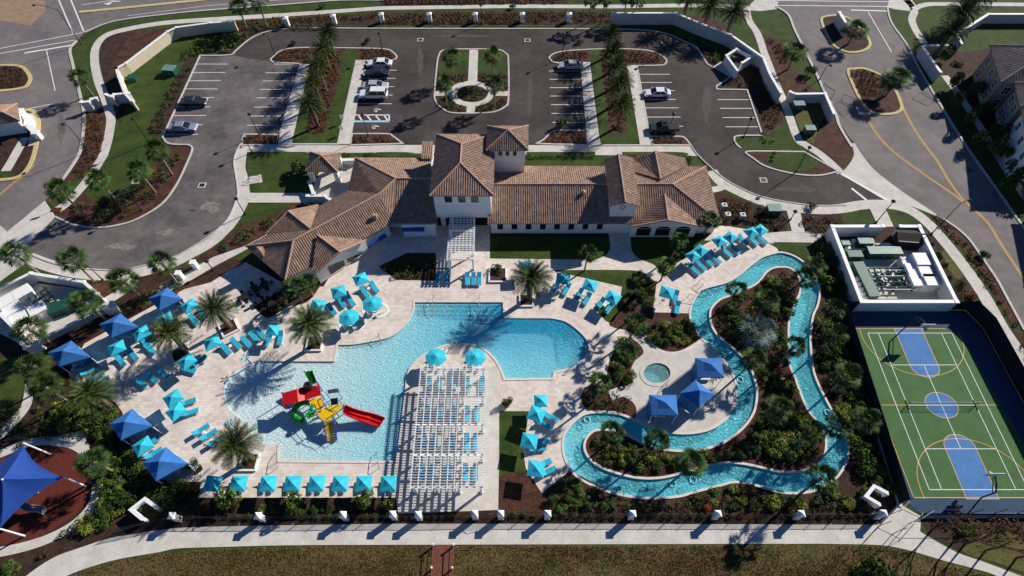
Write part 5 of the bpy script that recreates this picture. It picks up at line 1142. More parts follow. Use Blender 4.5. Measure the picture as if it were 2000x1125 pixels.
for q, s_, k_, lb in (((581,330),1.8,'dark','large dark conical bush on the lawn beside the pavilion'),((1348,312),1.0,'green','bright bushy plant by the north corner of the east wing roof'),((795,515),1.0,'dark','bush in the mulch bed left of the small pergola'),((972,522),.95,'dark','dark bush in the white kerbed planter by the three loungers'),
    ((1095,240),1.4,'dark','dark bush on the mulch island north of the clubhouse wing'),((572,82),.9,'dark','small tree shaped bush at the west car park island'),((717,78),.85,'dark','small bush near the second car park island lamp'),((1132,80),.85,'dark','small bush near the eastern car park island lamp'),
    ((1582,138),1.4,'dark','low bush in the bed outside the curved car park wall'),
    ((1925,500),1.1,'dark','small round tree between the east kerb and road'),((1587,402),.9,'dark','young round tree on the pavement edge north of the pump yard'),((1862,95),1.3,'green','bush in the sunny gap by the corner wall of the houses'),((1875,120),1.1,'yellow','yellow green bush beside the nearest house'),((1930,135),1.2,'green','bush against the front of the nearest house'),
    ((1715,1105),1.5,'green','broad leafy bush on the dry lawn at the bottom right'),((1680,1115),.8,'yellow','pale scrubby bush on the dry lawn at the bottom edge'),((15,1112),1.2,'green','leafy bush in the bottom left corner'),((992,788),.7,'green','potted plant at the corner of the pergola paving'),
    ((1890,1035),.9,'green','green bush between court and footpath'),((1000,12),.9,'dark','bush beside the top pavement between pillars'),((628,10),.9,'dark','small dark tree by the top pavement'),((1900,575),.9,'red','red leaved bush at the south east corner of the pump yard'),((1385,995),.8,'red','reddish shrub at the southern fence, east half')):
    hh = s_*.7; p = G(q[0], q[1], hh); shrub(k_, p.x, p.y, s_, lb, None, s_*(1.3 if s_ > 1.3 else 1))
for i, q in enumerate([(1817,482),(1832,500),(1843,520),(1850,548),(1874,560)]):
    p = G(q[0], q[1], 1.5); shrub('dark', p.x, p.y, .75, 'upright dark cypress, %s from the top along the east wall of the pump yard' % ORD[i], 'cypresses along the pump yard', 2.3)
tq = sorted([(1905,175),(1925,215),(1950,262),(1885,240),(1960,300),(1845,110),(1990,345),(1870,160),(1905,225),(1945,290),(1985,330),(2010,380),(2040,430),(1862,195),(1915,275),(1968,362)], key=lambda q: q[1])  # trees added to keep the strip between kerb and houses in shade
for i, q in enumerate(tq):
    p = G(q[0], q[1], 1.5); shrub('dark', p.x, p.y, 1.6, '%s tree from the top, added for shade between the east pavement and the houses' % ORD[i], 'trees added for shade by the houses', 3.2)

# ground cover as stuff -----------------------------------------
def cover(polys, mk, sp, size, nleaf, ls, row=True, skip=.12):
    mb = MB()
    for poly in polys:
        P_ = [(p.x,p.y) for p in W(poly)]; xs = [p[0] for p in P_]; ys_ = [p[1] for p in P_]; y = min(ys_)+sp/2; r = 0
        while y < max(ys_):
            x = min(xs)+(sp/2 if r % 2 else 0)
            while x < max(xs):
                X = x+rnd.uniform(-.16,.16)*sp; Y = y+rnd.uniform(-.16,.16)*sp
                if inside(P_, X, Y) and rnd.random() > skip:
                    s = size*rnd.uniform(.75,1.25); clump(mb, (X,Y,.1), s, s, s*.95, nleaf, ls, 1)
                x += sp
            y += sp*.86; r += 1
    o = mb.build('ground_cover', M[mk]); tag(o, kind='stuff'); return o
LC = lambda o, l: tag(o, l, 'ground cover')
LC(cover([[(536,112),(560,98),(605,96),(612,110),(600,122),(540,119)],[(706,97),(745,98),(768,106),(768,114),(706,116)],[(1085,106),(1148,99),(1148,121),(1085,121)],[(1214,98),(1262,102),(1295,115),(1292,124),(1222,124)],
  [(482,268),(540,266),(538,280),(480,280)],[(690,266),(750,266),(776,278),(690,280)],[(1060,278),(1080,262),(1142,260),(1144,280)],[(1276,270),(1322,270),(1342,281),(1278,281)]], 'shrub_bronze', 1.0, .42, 34, .26), 'small bronze plants in rows on the car park islands')
LC(cover([[(634,100),(666,100),(662,150),(632,260),(603,260),(610,180),(626,130)],[(1173,100),(1203,100),(1222,258),(1193,258)]], 'shrub_bronze', 1.1, .45, 34, .28), 'low brown green plants beneath the two date palm rows')
LC(cover([[(857,146),(912,146),(912,158),(890,165),(870,176),(855,176)],[(936,146),(990,146),(990,176),(972,172),(950,162),(936,158)],[(853,191),(875,196),(908,210),(908,219),(880,219),(860,208)],[(933,210),(966,196),(990,191),(985,208),(960,218),(933,219)],ell(922,184,27,14)], 'shrub_dark', .95, .42, 34, .26), 'low plants on the round central island')
LC(cover([[(168,222),(198,220),(207,255),(200,300),(168,345),(150,345),(165,300)],[(1462,140),(1478,118),(1500,150),(1524,200),(1522,238),(1496,258),(1476,200)],[(1800,410),(1838,431),(1890,476),(1944,556),(1990,640),(1973,640),(1930,560),(1882,494),(1832,438)],[(1975,655),(2000,655),(2040,720),(2015,720)],[(1412,165),(1440,150),(1462,160),(1462,172),(1412,173)]], 'shrub_bronze', 1.15, .45, 34, .28), 'rows of low plants in the mulch along kerbs and pavements')
LC(cover([[(1660,142),(1690,138),(1722,152),(1735,175),(1720,190),(1680,190)],[(1500,75),(1525,82),(1540,125),(1525,130)],[(10,132),(45,138),(50,155),(30,170),(0,172)]], 'shrub_bronze', 1.0, .42, 30, .28), 'low rows of plants on the east road islands')
LC(cover([[(385,80),(430,66),(475,66),(485,74),(455,97),(440,104),(395,104),(370,115),(350,120),(360,100)],[(1395,100),(1420,110),(1400,125),(1385,120)],[(640,60),(520,60)]+[(460,55),(540,48),(600,48)]], 'shrub_green', 1.1, .55, 44, .3), 'green plants in the bed at the north west of the car park')
LC(cover([[(430,72),(470,66),(480,75),(452,96),(425,92)],[(1402,108),(1418,112),(1404,124),(1390,122)],[(1500,300),(1512,298),(1518,312),(1506,318)],[(1480,262),(1510,258),(1510,280),(1490,280)]], 'shrub_yellow', 1.1, .42, 40, .28), 'yellow plants in rows beside the car park kerb')
LC(cover([[(345,150),(385,112),(375,130),(345,190),(318,262),(290,262),(320,200)],[(140,400),(185,395),(255,385),(295,350),(320,300),(360,295),(345,340),(300,390),(240,425),(190,438),(140,425)]], 'shrub_dark', 1.3, .55, 46, .3, skip=.35), 'dark low plants along the kerb of the west lawn')
LC(cover([[(485,466),(560,428),(600,408),(618,408),(545,438),(505,458)],[(432,482),(480,450),(540,424),(600,404),(632,401),(600,412),(520,450),(470,476),(425,496)],[(745,522),(850,500),(850,545),(778,545)],[(262,585),(330,550),(365,550),(340,580),(260,615),(215,610)],[(500,605),(560,560),(600,575),(540,610)]], 'shrub_dark', 1.2, .6, 48, .32, skip=.25), 'dark low plants along the west wing and terrace')
LC(cover([[(340,980),(500,985),(770,985),(770,1015),(340,1018)],[(825,1005),(925,1005),(925,1018),(825,1018)],[(985,1005),(1070,1005),(1700,1000),(1700,1018),(985,1018)]], 'shrub_dark', 1.2, .42, 40, .28, skip=.2), 'low dark hedge plants along the southern fence')
LC(cover([[(1396,625),(1430,590),(1500,545),(1540,532),(1552,550),(1550,590),(1530,640),(1535,720),(1555,790),(1600,850),(1600,890),(1550,910),(1440,898),(1400,895),(1480,830),(1490,770),(1470,705),(1420,660)],[(1150,860),(1200,850),(1300,885),(1390,888),(1260,925),(1170,905)]], 'shrub_dark', .95, .47, 40, .28, skip=.22), 'low dark plants in the mulch of the river island')
LC(cover([[(1395,610),(1500,545),(1550,540),(1530,640),(1545,740),(1590,850),(1560,905),(1440,895),(1480,830),(1480,720)],[(1150,870),(1250,880),(1420,880),(1260,925)]], 'shrub_yellow', 2.0, .5, 44, .28, skip=.4), 'yellow green plants scattered over the river island')
LC(cover([[(1608,640),(1640,640),(1745,960),(1700,970),(1670,900),(1650,830),(1612,760)],[(1225,655),(1350,625),(1360,660),(1310,680),(1280,668)],[(1600,490),(1630,490),(1650,590),(1610,560)],[(1140,780),(1180,755),(1230,785),(1235,805),(1150,798)]], 'shrub_dark', 1.1, .55, 46, .3, skip=.15), 'dark ground plants beside the river banks')
LC(cover([[(1060,970),(1110,932),(1200,972),(1330,978),(1440,958),(1540,972),(1640,955),(1700,990),(1060,998)]], 'shrub_dark', 1.05, .5, 44, .28, skip=.15), 'dark ground plants between the river and the southern fence')
LC(cover([[(1400,385),(1460,398),(1535,420),(1535,448),(1400,435)],[(1565,420),(1640,420),(1640,470),(1570,452)],[(1820,560),(1890,560),(1900,580),(1870,585)],[(1800,1015),(2000,1012),(2000,1045),(1900,1050)]], 'shrub_bronze', 1.15, .6, 46, .3, skip=.2), 'brown green shrubs massed north of the lounger deck')
LC(cover([[(0,790),(100,800),(170,830),(165,860),(60,868),(0,880)],[(190,1000),(230,1000),(150,1055),(60,1095),(90,1060)],[(380,945),(395,960),(390,985),(330,985),(330,950)],[(95,745),(150,760),(235,800),(240,830),(160,800),(100,790)]], 'shrub_dark', 1.4, .6, 48, .32, skip=.35), 'dark low plants round the playground')
LC(cover([[(460,44),(540,36),(740,28),(740,36),(560,48),(470,58)],[(745,28),(1195,24),(1195,44),(745,48)],[(750,-4),(1105,-4),(1105,6),(750,9)]], 'shrub_bronze', 1.05, .5, 40, .3, skip=.15), 'brown hedge plants between the top pillars')
LC(cover([[(1735,5),(2100,40),(2100,70),(1950,75),(1880,100),(1870,80),(1935,40)],[(1800,100),(1840,160),(1870,235),(1830,170)]], 'shrub_dark', 1.5, .7, 50, .34, skip=.3), 'dark bushes in front of the corner wall') if False else None
LC(cover([[(1030,302),(1158,302),(1160,310),(1030,310)],[(665,303),(725,303),(725,306),(665,306)],[(1216,302),(1340,306),(1335,310),(1216,308)]], 'shrub_dark', .8, .4, 34, .26, skip=.05), 'clipped low hedge in front of the clubhouse')
# bare trees at the lower right
def bare_tree(px, h, label, s=0):
    p = G(*px); t = thing('bare_tree', (p.x,p.y,0), label, 'tree', 'bare trees beyond the court'); r_ = random.Random(s+3)
    mb = MB(); tips = []
    def br(a, d, l, r, n):
        b = a+d*l; mb.tube(a, b, r, r*.65, 6, False)
        if n == 0: tips.append(b); return
        for k in range(3 if n > 1 else 2):
            dd = (d+Vector((r_.uniform(-.6,.6), r_.uniform(-.6,.6), r_.uniform(0,.3)))).normalized(); br(b, dd, l*.66, r*.62, n-1)
    br(Vector((0,0,0)), Vector((.03,0,1)), h*.36, .13, 4); mb.build('trunk', M['bark_brown'], t)
    mc = MB()
    for q in tips: clump(mc, (q.x,q.y,q.z-.2), .4, .4, .4, 5, .17, 1)
    mc.build('crown', M['shrub_bronze'], t)
for i, (q, h) in enumerate((((1820,1035),5.5),((1862,1058),6),((1885,1062),6.5),((1925,1075),7),((1985,1090),7))): bare_tree(q, h, 'sparse brown branched tree, %s from the left beside the footpath south of the court' % ORD[i], i)
print('shrubs', nshrub)

# rough dry grass of the near lawn
mbg = MB(); P_ = [(p.x,p.y) for p in W([(100,1140),(140,1127),(215,1099),(307,1083),(442,1072),(565,1069),(1150,1067),(1600,1066),(1707,1068),(1787,1082),(1840,1098),(1947,1129),(1990,1170),(60,1170)])]
xs = [p[0] for p in P_]; ys_ = [p[1] for p in P_]; rg = random.Random(2); k_ = 0
for _ in range(60000):
    x = rg.uniform(min(xs),max(xs)); y = rg.uniform(min(ys_),max(ys_))
    if not inside(P_, x, y): continue
    den = math.sin(x*.35+math.sin(y*.9)*1.3)+math.sin(y*1.1+x*.13)+.8*math.sin(x*1.7)*math.sin(y*1.9)
    if rg.random() > .42+.22*den: continue
    for _b in range(2):
        a = rg.uniform(0,6.28); h = rg.uniform(.06,.2); d = Vector((math.cos(a),math.sin(a),0)); b = Vector((x+rg.uniform(-.1,.1),y+rg.uniform(-.1,.1),.0)); q = Vector((-d.y,d.x,0))*.045
        mbg.quad(b-q, b+q, b+d*h*.8+Vector((0,0,h)))
o = mbg.build('dry_grass', leafmat('dry_leaf', (.06,.06,.014), (.17,.1,.04))); tag(o, 'rough dry grass tufts of the near lawn', 'grass', kind='stuff')
# ================= THINGS ON THE DECK =================
def umb_proto(n, r, label, cat='umbrella', zt=2.1, rise=.55):
    t = thing('sun_umbrella', (0,0,0), label, cat); mb = MB(); ph = math.pi/n
    for i in range(n):
        a0 = 2*math.pi*i/n+ph; a1 = 2*math.pi*(i+1)/n+ph; A = Vector((r*math.cos(a0), r*math.sin(a0), zt)); B_ = Vector((r*math.cos(a1), r*math.sin(a1), zt)); top = Vector((0,0,zt+rise)); md = (A+B_)/2*.97; md.z = zt+.03
        q1 = A.lerp(top,.5); q2 = B_.lerp(top,.5); q1.z -= .03; q2.z -= .03
        mb.quad(A, md, q1); mb.quad(md, B_, q2); mb.quad(md, q2, q1); mb.quad(q1, q2, top)
        mb.quad(A, md, md-Vector((0,0,.14)), A-Vector((0,0,.14))); mb.quad(md, B_, B_-Vector((0,0,.14)), md-Vector((0,0,.14)))
    mb.build('canopy', M['teal'], t); mb = MB()
    for i in range(n):
        a0 = 2*math.pi*i/n+ph; mb.tube((r*.98*math.cos(a0), r*.98*math.sin(a0), zt-.03), (0,0,zt+rise-.05), .018, .018, 4)
    mb.build('rib', M['greymetal'], t); mb = MB(); mb.tube((0,0,.05),(0,0,zt+rise+.06),.03,.03,8); mb.build('pole', M['greymetal'], t)
    mb = MB(); mb.lathe([(0,.09),(.28,.08),(.32,0)],(0,0,0),16); mb.build('base', M['greymetal'], t); return t
UM = umb_proto(4, 1.62, 'x'); UO = umb_proto(8, 1.45, 'x', rise=.5)
def umbrella(pr, px, rz, label, group, s=1.0):
    p = G(px[0], px[1], 2.25); return place(pr, (p.x, p.y, .03), rz, label, group, (s*1.06, s, 1))
for i, x in enumerate((465,523,571,618,664,710,758)): umbrella(UM, (x, 943.5), .02, 'square teal umbrella, %s from the left in the straight row by the southern fence' % ORD[i], 'umbrellas in the southern row', .8)
umbrella(UM, (414,944), -.08, 'teal umbrella shaded by the palm at the left end of the southern row', 'umbrellas in the southern row', .8)
nwl = [((704,544),.5,'teal umbrella nearest the arched wall of the west wing'),((661,569),.35,'teal umbrella second from the west wing gable, above the round tables'),((620,596),-.05,'teal umbrella behind the large planter palm by the west wing'),((532,644),-.05,'small teal umbrella above the two loungers right of the shaded row'),((413,668),.55,'teal umbrella at the left end of the lounger row below the square planter'),
 ((369,597),.75,'teal umbrella nearest the uppermost blue cabana'),((321,623),.6,'teal umbrella between the first and second blue cabanas'),((275,650),.7,'teal umbrella beside the middle blue cabana'),((227,679),.6,'teal umbrella between middle and third blue cabanas'),((364,705),.85,'teal umbrella below the leaning palm with one lounger'),
 ((337,777),.75,'upper teal umbrella of the pair beside the splash zone'),((343,803),.85,'lower teal umbrella of the pair beside the splash zone'),((278,871),.75,'teal umbrella between the two lower blue cabanas'),
 ((1027,519),.05,'teal umbrella behind the palm right of the pool steps'),((1100,543),-.15,'leftmost teal umbrella of the three north of the deep pool'),((1153,556),-.4,'middle teal umbrella of the three north of the deep pool'),((1197,580),-.6,'rightmost teal umbrella of the three north of the deep pool'),((1303,570),-.35,'teal umbrella on the small pad by the river entry'),
 ((1056,782),0,'small teal umbrella at the top of the four beside the west river bank'),((1048,808),-.4,'second teal umbrella from the top beside the west river bank'),((1034,861),-.2,'third teal umbrella from the top beside the west river bank'),((1047,915),-.15,'lowest teal umbrella beside the west river bank'),
 ((1354,499),.55,'leftmost umbrella of the north east lounger row'),((1369,488),.75,'second umbrella from the left in the north east lounger row'),((1406,470),.45,'third umbrella from the left in the north east lounger row'),((1427,462),.7,'fourth umbrella from the left in the north east lounger row'),((1468,453),.4,'fifth umbrella from the left in the north east lounger row'),((1486,448),.6,'rightmost umbrella of the north east lounger row')]
for i, (q, r_, l) in enumerate(nwl): umbrella(UM, q, r_, l, None, .72 if i in (3,18) else (.86 if i < 22 else .78))
for q, l in (((681,619),'left octagonal umbrella over a round table near the west wing'),((727,592),'right octagonal umbrella over a round table near the west wing'),((851,697),'left octagonal umbrella at the north tip of the pool peninsula'),((928,697),'right octagonal umbrella at the north tip of the pool peninsula')): umbrella(UO, q, .2, l, 'octagonal umbrellas')
TB = thing('round_table', (0,0,0), 'x', 'table'); mb = MB(); mb.lathe([(0,.72),(.62,.72),(.62,.68),(0,.68)],(0,0,0),20); mb.build('tabletop', M['white'], TB); mb = MB(); mb.lathe([(.3,0),(.05,.1),(.05,.7)],(0,0,0),10); mb.build('leg', M['white'], TB)
for k in range(4):
    mb = MB(); a = k*math.pi/2+.4; x, y = .95*math.cos(a), .95*math.sin(a); mb.box((x,y,.45),(.45,.45,.06),a); mb.box((x*1.22,y*1.22,.68),(.05,.45,.4),a)
    for sx in (-.18,.18):
        for sy in (-.18,.18): mb.box((x+sx*math.cos(a)-sy*math.sin(a), y+sx*math.sin(a)+sy*math.cos(a), .22),(.04,.04,.44),a)
    mb.build('seat', M['white'], TB)
for q, l in (((687,634),'white round table with four seats under the left octagonal umbrella by the west wing'),((733,607),'white round table with four seats under the right octagonal umbrella by the west wing'),((852,712),'white round table with seats under the left umbrella of the pool peninsula'),((928,712),'white round table with seats under the right umbrella of the pool peninsula')):
    p = G(*q); place(TB, (p.x+.0,p.y,.03), .3, l, 'round tables under octagonal umbrellas', (1.1,1.1,1))
    pd = [(q[0]+25*math.cos(a*.2618), q[1]-2+15*math.sin(a*.2618)) for a in range(24)]
    if q[1] < 700: strip('table_pad', pd, .3, M['white'], .05, True, False, .04)
# dark furniture on the shaded terrace
TD = thing('cafe_table', (0,0,0), 'x', 'table'); mb = MB(); mb.box((0,0,.73),(1.1,1.1,.05)); mb.build('tabletop', M['darkmetal'], TB if False else TD); mb = MB(); mb.tube((0,0,0),(0,0,.7),.06); mb.box((0,0,.03),(.6,.6,.05)); mb.build('leg', M['darkmetal'], TD)
CD = thing('cafe_chair', (0,0,0), 'x', 'chair'); mb = MB(); mb.box((0,0,.45),(.5,.5,.07)); mb.build('seat', M['darkmetal'], CD); mb = MB(); mb.box((-.26,0,.7),(.06,.5,.5)); mb.build('backrest', M['darkmetal'], CD)
for sx in (-.2,.2):
    for sy in (-.2,.2): mb = MB(); mb.tube((sx,sy,0),(sx,sy,.43),.025,.025,5); mb.build('leg', M['darkmetal'], CD)
for i, q in enumerate(((480,585),(500,568),(512,590),(535,600),(520,560))):
    p = G(*q); nm = ['westernmost','upper middle','lower middle','easternmost','northernmost'][i]; place(TD, (p.x,p.y,.03), .6, 'dark square table in the shade of the west wing, %s' % nm, 'dark terrace tables')
    for k in range(4):
        a = .6+k*math.pi/2; place(CD, (p.x+.95*math.cos(a),p.y+.95*math.sin(a),.03), a+math.pi, 'dark chair at the %s side of the %s table on the shaded terrace' % (['right','far','left','near'][k], nm), 'dark terrace chairs')
# loungers
LG = thing('sun_lounger', (0,0,0), 'x', 'sun lounger')   # foot towards +X
mb = MB(); mb.box((.02,0,.30),(2.0,.66,.04)); mb.build('frame', M['white'], LG)
mb = MB(); mb.box((.37,0,.37),(1.3,.62,.1)); mb.build('seat', M['teal_cush'], LG)
mb = MB(); mb.box((-.6,0,.56),(.78,.62,.1),0,.52); mb.build('backrest', M['teal_cush'], LG)
for sx in (-.6,.85):
    for sy in (-.28,.28): mb = MB(); mb.box((sx,sy,.14),(.05,.05,.28)); mb.build('leg', M['white'], LG)
def lounger(q, d, label, group, s=1.1):
    p = G(q[0], q[1], .35); e = G(q[0]+d[0], q[1]+d[1], .35); return place(LG, (p.x,p.y,.03), math.atan2(e.y-p.y, e.x-p.x), label, group, (s,s,1))
def lrow(pts, d, where, s=1.1):
    n = len(pts); pts = sorted(pts)
    for i, q in enumerate(pts):
        dd = q[2] if len(q) > 2 else d
        lounger(q[:2], dd, 'teal sun lounger, %s %s' % ((ORD[i]+' from the left' if n > 2 else ['left one','right one'][i]) if n > 1 else 'single one', where), 'sun loungers '+where, s)
lrow([(166,713),(175,725),(188,736),(198,746)], (30,-16), 'in the row beside the third blue cabana')
lrow([(236,705),(260,693)], (18,22), 'beside the umbrella between second and third cabanas')
lrow([(287,672),(294,682)], (20,18), 'in palm shade by the middle cabana')
lrow([(379,625),(396,612)], (18,22), 'below the umbrella nearest the first cabana')
lrow([(276,747),(297,738),(319,729)], (18,14), 'in the palm shadow at the deck middle')
lrow([(369,722)], (30,8), 'at the umbrella below the leaning palm'); lrow([(391,705)], (20,-18), 'right of the umbrella below the leaning palm')
lrow([(366,786),(371,806)], (30,-10), 'at the pair of umbrellas by the splash zone')
lrow([(296,864),(301,886)], (26,-16), 'between the two lower blue cabanas')
lrow([(393,840),(408,850),(424,861)], (28,-18), 'in the group left of the slide palm')
lrow([(441,682),(461,671),(481,668),(497,659),(509,651)], (20,22), 'in the row by the square palm planter')
lrow([(525,663,(-12,24)),(548,660,(-5,26))], (0,24), 'below the small umbrella near the planter palm')
lrow([(667,590),(685,587)], (18,26), 'under the second umbrella by the west wing'); lrow([(712,570),(731,561)], (20,26), 'under the umbrella nearest the west wing'); lrow([(648,604)], (16,24), 'under the umbrella behind the planter palm')
lrow([(913,545),(925,545),(936,545)], (0,20), 'in the trio above the pool steps'); lrow([(857,543),(873,541)], (0,20), 'in the shadow of the small pergola')
for k, (y, xs) in enumerate(((751,(839,859,885,913,943)),(808,(834,857,884,913,932)),(863,(828,850,882,912,929)),(922,(825,846,876,910,929)))):
    lrow([(x, y) for x in xs], (0,20), 'of the %s row under the large pergola' % ['top','second','third','bottom'][k])
lrow([(1086,560),(1107,565)], (-12,24), 'under the leftmost umbrella north of the deep pool'); lrow([(1131,576),(1147,584)], (-14,24), 'under the middle umbrella north of the deep pool'); lrow([(1173,593),(1190,601)], (-16,22), 'under the rightmost umbrella north of the deep pool')
lrow([(1320,580),(1323,601)], (-4,22), 'on the pad by the river entry')
lrow([(1064,830),(1075,815)], (28,14), 'at the second umbrella of the west river bank'); lrow([(1049,876),(1056,862)], (28,-3), 'at the third umbrella of the west river bank'); lrow([(1061,906),(1070,921)], (26,-12), 'at the lowest umbrella of the west river bank')
lrow([(1356,527),(1368,518),(1382,510),(1397,505),(1418,492),(1434,486),(1451,469),(1470,469),(1488,467)], (17,15), 'in the north east row', 1.15)
for i, x in enumerate((465,523,571,618,664,710,758)): lrow([(x-8,948),(x+8,948)], (0,20), 'below the %s umbrella of the southern row' % ORD[i], .8)
# small white side tables
ST = thing('side_table', (0,0,0), 'x', 'side table'); mb = MB(); mb.lathe([(0,.42),(.26,.42),(.26,.38),(0,.38)],(0,0,0),12); mb.build('tabletop', M['white'], ST); mb = MB(); mb.lathe([(.18,0),(.04,.06),(.04,.38)],(0,0,0),8); mb.build('leg', M['white'], ST)
for q, l in (((1097,566),'under the left umbrella north of the deep pool'),((1139,577),'under the middle umbrella north of the deep pool'),((1181,598),'under the right umbrella north of the deep pool'),((1346,512),'at the left end of the north east lounger row'),((1375,505),'second in the north east lounger row'),((1412,487),'in the middle of the north east lounger row'),((1445,477),'between the fourth and fifth umbrellas, north east row'),((1479,466),'at the right end of the north east lounger row'),
    ((248,700),'between the two loungers near the third cabana'),((452,678),'in the lounger row by the square planter'),((536,662),'between the two loungers below the small umbrella'),((401,846),'between the loungers left of the slide palm'),((721,566),'between the two loungers nearest the west wing')):
    p = G(*q); place(ST, (p.x,p.y,.03), 0, 'small round white side table '+l, 'white side tables')
# cabanas
def cabana(cs, h, label, curtain=True, zt=3.9):
    P_ = [G(c[0], c[1], h) for c in cs]; ctr = sum(P_, Vector())/4; t = thing('cabana', (ctr.x,ctr.y,0), label, 'cabana', 'blue fabric cabanas'); L_ = [p-ctr for p in P_]
    top = Vector((0,0,zt)); mb = MB()
    for i in range(4):
        A = L_[i]; B_ = L_[(i+1) % 4]; A = Vector((A.x,A.y,h)); B_ = Vector((B_.x,B_.y,h)); m_ = (A+B_)/2*.97; m_.z = h+.02; c1 = A.lerp(top,.5)-Vector((0,0,.07)); c2 = B_.lerp(top,.5)-Vector((0,0,.07))
        mb.quad(A,m_,c1); mb.quad(m_,B_,c2); mb.quad(m_,c2,c1); mb.quad(c1,c2,top)
        mb.quad(A,m_,m_-Vector((0,0,.28)),A-Vector((0,0,.28))); mb.quad(m_,B_,B_-Vector((0,0,.28)),m_-Vector((0,0,.28)))
    mb.build('canopy', M['blue_fabric'], t)
    for p in L_: mb = MB(); mb.tube((p.x*.93,p.y*.93,0),(p.x*.93,p.y*.93,h-.05),.05,.05,6); mb.build('post', M['white'], t)
    ys_ = sorted(range(4), key=lambda i: -P_[i].y)
    for k in (0, 1):   # back curtains away from the pool, gathered folds
        i = ys_[k]; j = (i+1) % 4; a = L_[i]*.9; b = L_[j]*.9; mb = MB(); n = 18; d = (b-a).to_2d(); q = Vector((-d.y,d.x)).normalized()
        pts = [(a.x+d.x*m_/n+q.x*.05*(-1)**m_, a.y+d.y*m_/n+q.y*.05*(-1)**m_) for m_ in range(n+1)]
        for (x0,y0),(x1,y1) in zip(pts, pts[1:]): mb.quad((x0,y0,.1),(x1,y1,.1),(x1,y1,h-.1),(x0,y0,h-.1))
        mb.build('curtain', M['curtain'], t)
    mb = MB(); mb.box((0,0,.35),(1.6,1.0,.3)); mb.build('seat', M['white'], t)
    return t
cabana([(289,583),(327,561),(357,584),(311,607)], 2.9, 'bright blue square cabana, uppermost of the five by the west hedge')
cabana([(193,634),(235,612),(271,639),(217,660)], 2.9, 'bright blue square cabana, second from the top by the west hedge')
cabana([(93,689),(139,665),(178,697),(115,716)], 2.9, 'bright blue square cabana, third from the top beside four loungers')
cabana([(213,828),(258,798),(298,832),(236,860)], 2.9, 'bright blue square cabana, fourth from the top by the west shrubs')
cabana([(278,904),(324,873),(368,906),(304,940)], 2.9, 'bright blue square cabana, lowest of the five by the round bushes')
cabana([(1363,737),(1415,737),(1409,699),(1358,699)], 3.2, 'blue cabana next to the river, upper right of the three by the spa', zt=4.1)
cabana([(1327,768),(1366,796),(1397,770),(1358,742)], 3.2, 'blue cabana turned diagonally, middle of the three by the spa', zt=4.4)
cabana([(1273,811),(1325,811),(1321,771),(1268,771)], 3.2, 'blue cabana lower left of the three by the spa', zt=4.1)
# planters
def planter(q, s, label):
    p = G(*q); t = thing('planter', (p.x,p.y,0), label, 'planter'); mb = MB(); h = s/2
    for a, b in (((-h,-h),(h,-h)),((h,-h),(h,h)),((h,h),(-h,h)),((-h,h),(-h,-h))): strip_mb(mb, [Vector((a[0],a[1],0)),Vector((b[0],b[1],0))], .22, .3, world=True, h=.3)
    for a in ((-h,-h),(h,-h),(h,h),(-h,h)): mb.box((a[0],a[1],.148),(.222,.222,.3))
    mb.build('kerb', M['white'], t); mb = MB(); mb.box((0,0,.1),(s-.15,s-.15,.2)); mb.build('soil', M['mulch'], t); return t
for q, s, r_, l in (((1028,588),2.0,0,'square white planter under the palm right of the pool steps'),((615,672),2.2,0,'square white planter at the inner corner of the pool'),((448,641),2.3,.6,'turned white planter beside the shaded terrace'),((353,692),2.3,.6,'turned planter holding the palm between the cabanas and deck'),((487,903),2.1,0,'square white planter left of the water slide'),((972,538),2.6,0,'wide white planter with a dark bush above the pool steps')):
    planter(q, s, l).rotation_euler = (0,0,r_)
# potted round bushes
for i, q in enumerate(((384,904),(393,917),(371,914),(985,790),(996,786))):
    p = G(*q); t = thing('potted_bush', (p.x,p.y,.03), ['clipped ball bush in a pot by the lowest cabana, farthest','clipped ball bush in a pot by the lowest cabana, rightmost','clipped ball bush in a pot touching the lowest cabana','potted bush left at the pergola paving corner','potted bush right at the pergola paving corner'][i], 'potted plant', 'potted bushes')
    mb = MB(); mb.lathe([(.22,0),(.32,.45),(.28,.45),(0,.4)],(0,0,0),12); mb.build('pot', M['darkmetal'], t); mb = MB(); clump(mb, (0,0,.45), .45,.45,.9, 220, .16, 1); mb.build('foliage', M['shrub_green'], t)
# pool rails
def rail(q, label, ang=0, L_=1.6):
    p = G(*q); t = thing('handrail', (p.x,p.y,0), label, 'handrail', None, ang); 
    for s in (-.0,):
        mb = MB(); mb.path([Vector(v) for v in ((0,.6,0),(0,.6,.85),(0,.35,.98),(0,-L_*.6,.75),(0,-L_,.35),(0,-L_,-.5))], .035, 6); mb.build('rail', M['chrome'], t)
        mb = MB(); mb.tube((0,-.2,.9),(0,-.2,0),.03,.03,6); mb.build('post', M['chrome'], t)
for q, l, a, L_ in (((847,588),'left steel handrail over the wide pool steps',0,2.6),((936,588),'right steel handrail over the wide pool steps',0,2.6),((543,905),'steel handrail at the lower left corner of the pool',math.pi+.3,1.4),((740,905),'steel handrail at the lower edge near the pergola',math.pi+.3,1.4),((742,662),'steel ladder rail on the curved pool edge',.3,.8),((884,676),'left ladder rail at the tip of the pool peninsula',math.pi,.8),((893,674),'right ladder rail at the tip of the pool peninsula',math.pi,.8),
    ((1122,716),'upper ladder rail at the deep end of the pool',-1.2,.8),((1117,722),'lower ladder rail at the deep end of the pool',-1.2,.8),((1369,558),'upper steel handrail at the river entry steps',.5,1.8),((1350,583),'lower steel handrail at the river entry steps',1.2,1.8),((1302,752),'curved steel handrail at the spa edge',2.6,.9)): rail(q, l, a, L_)
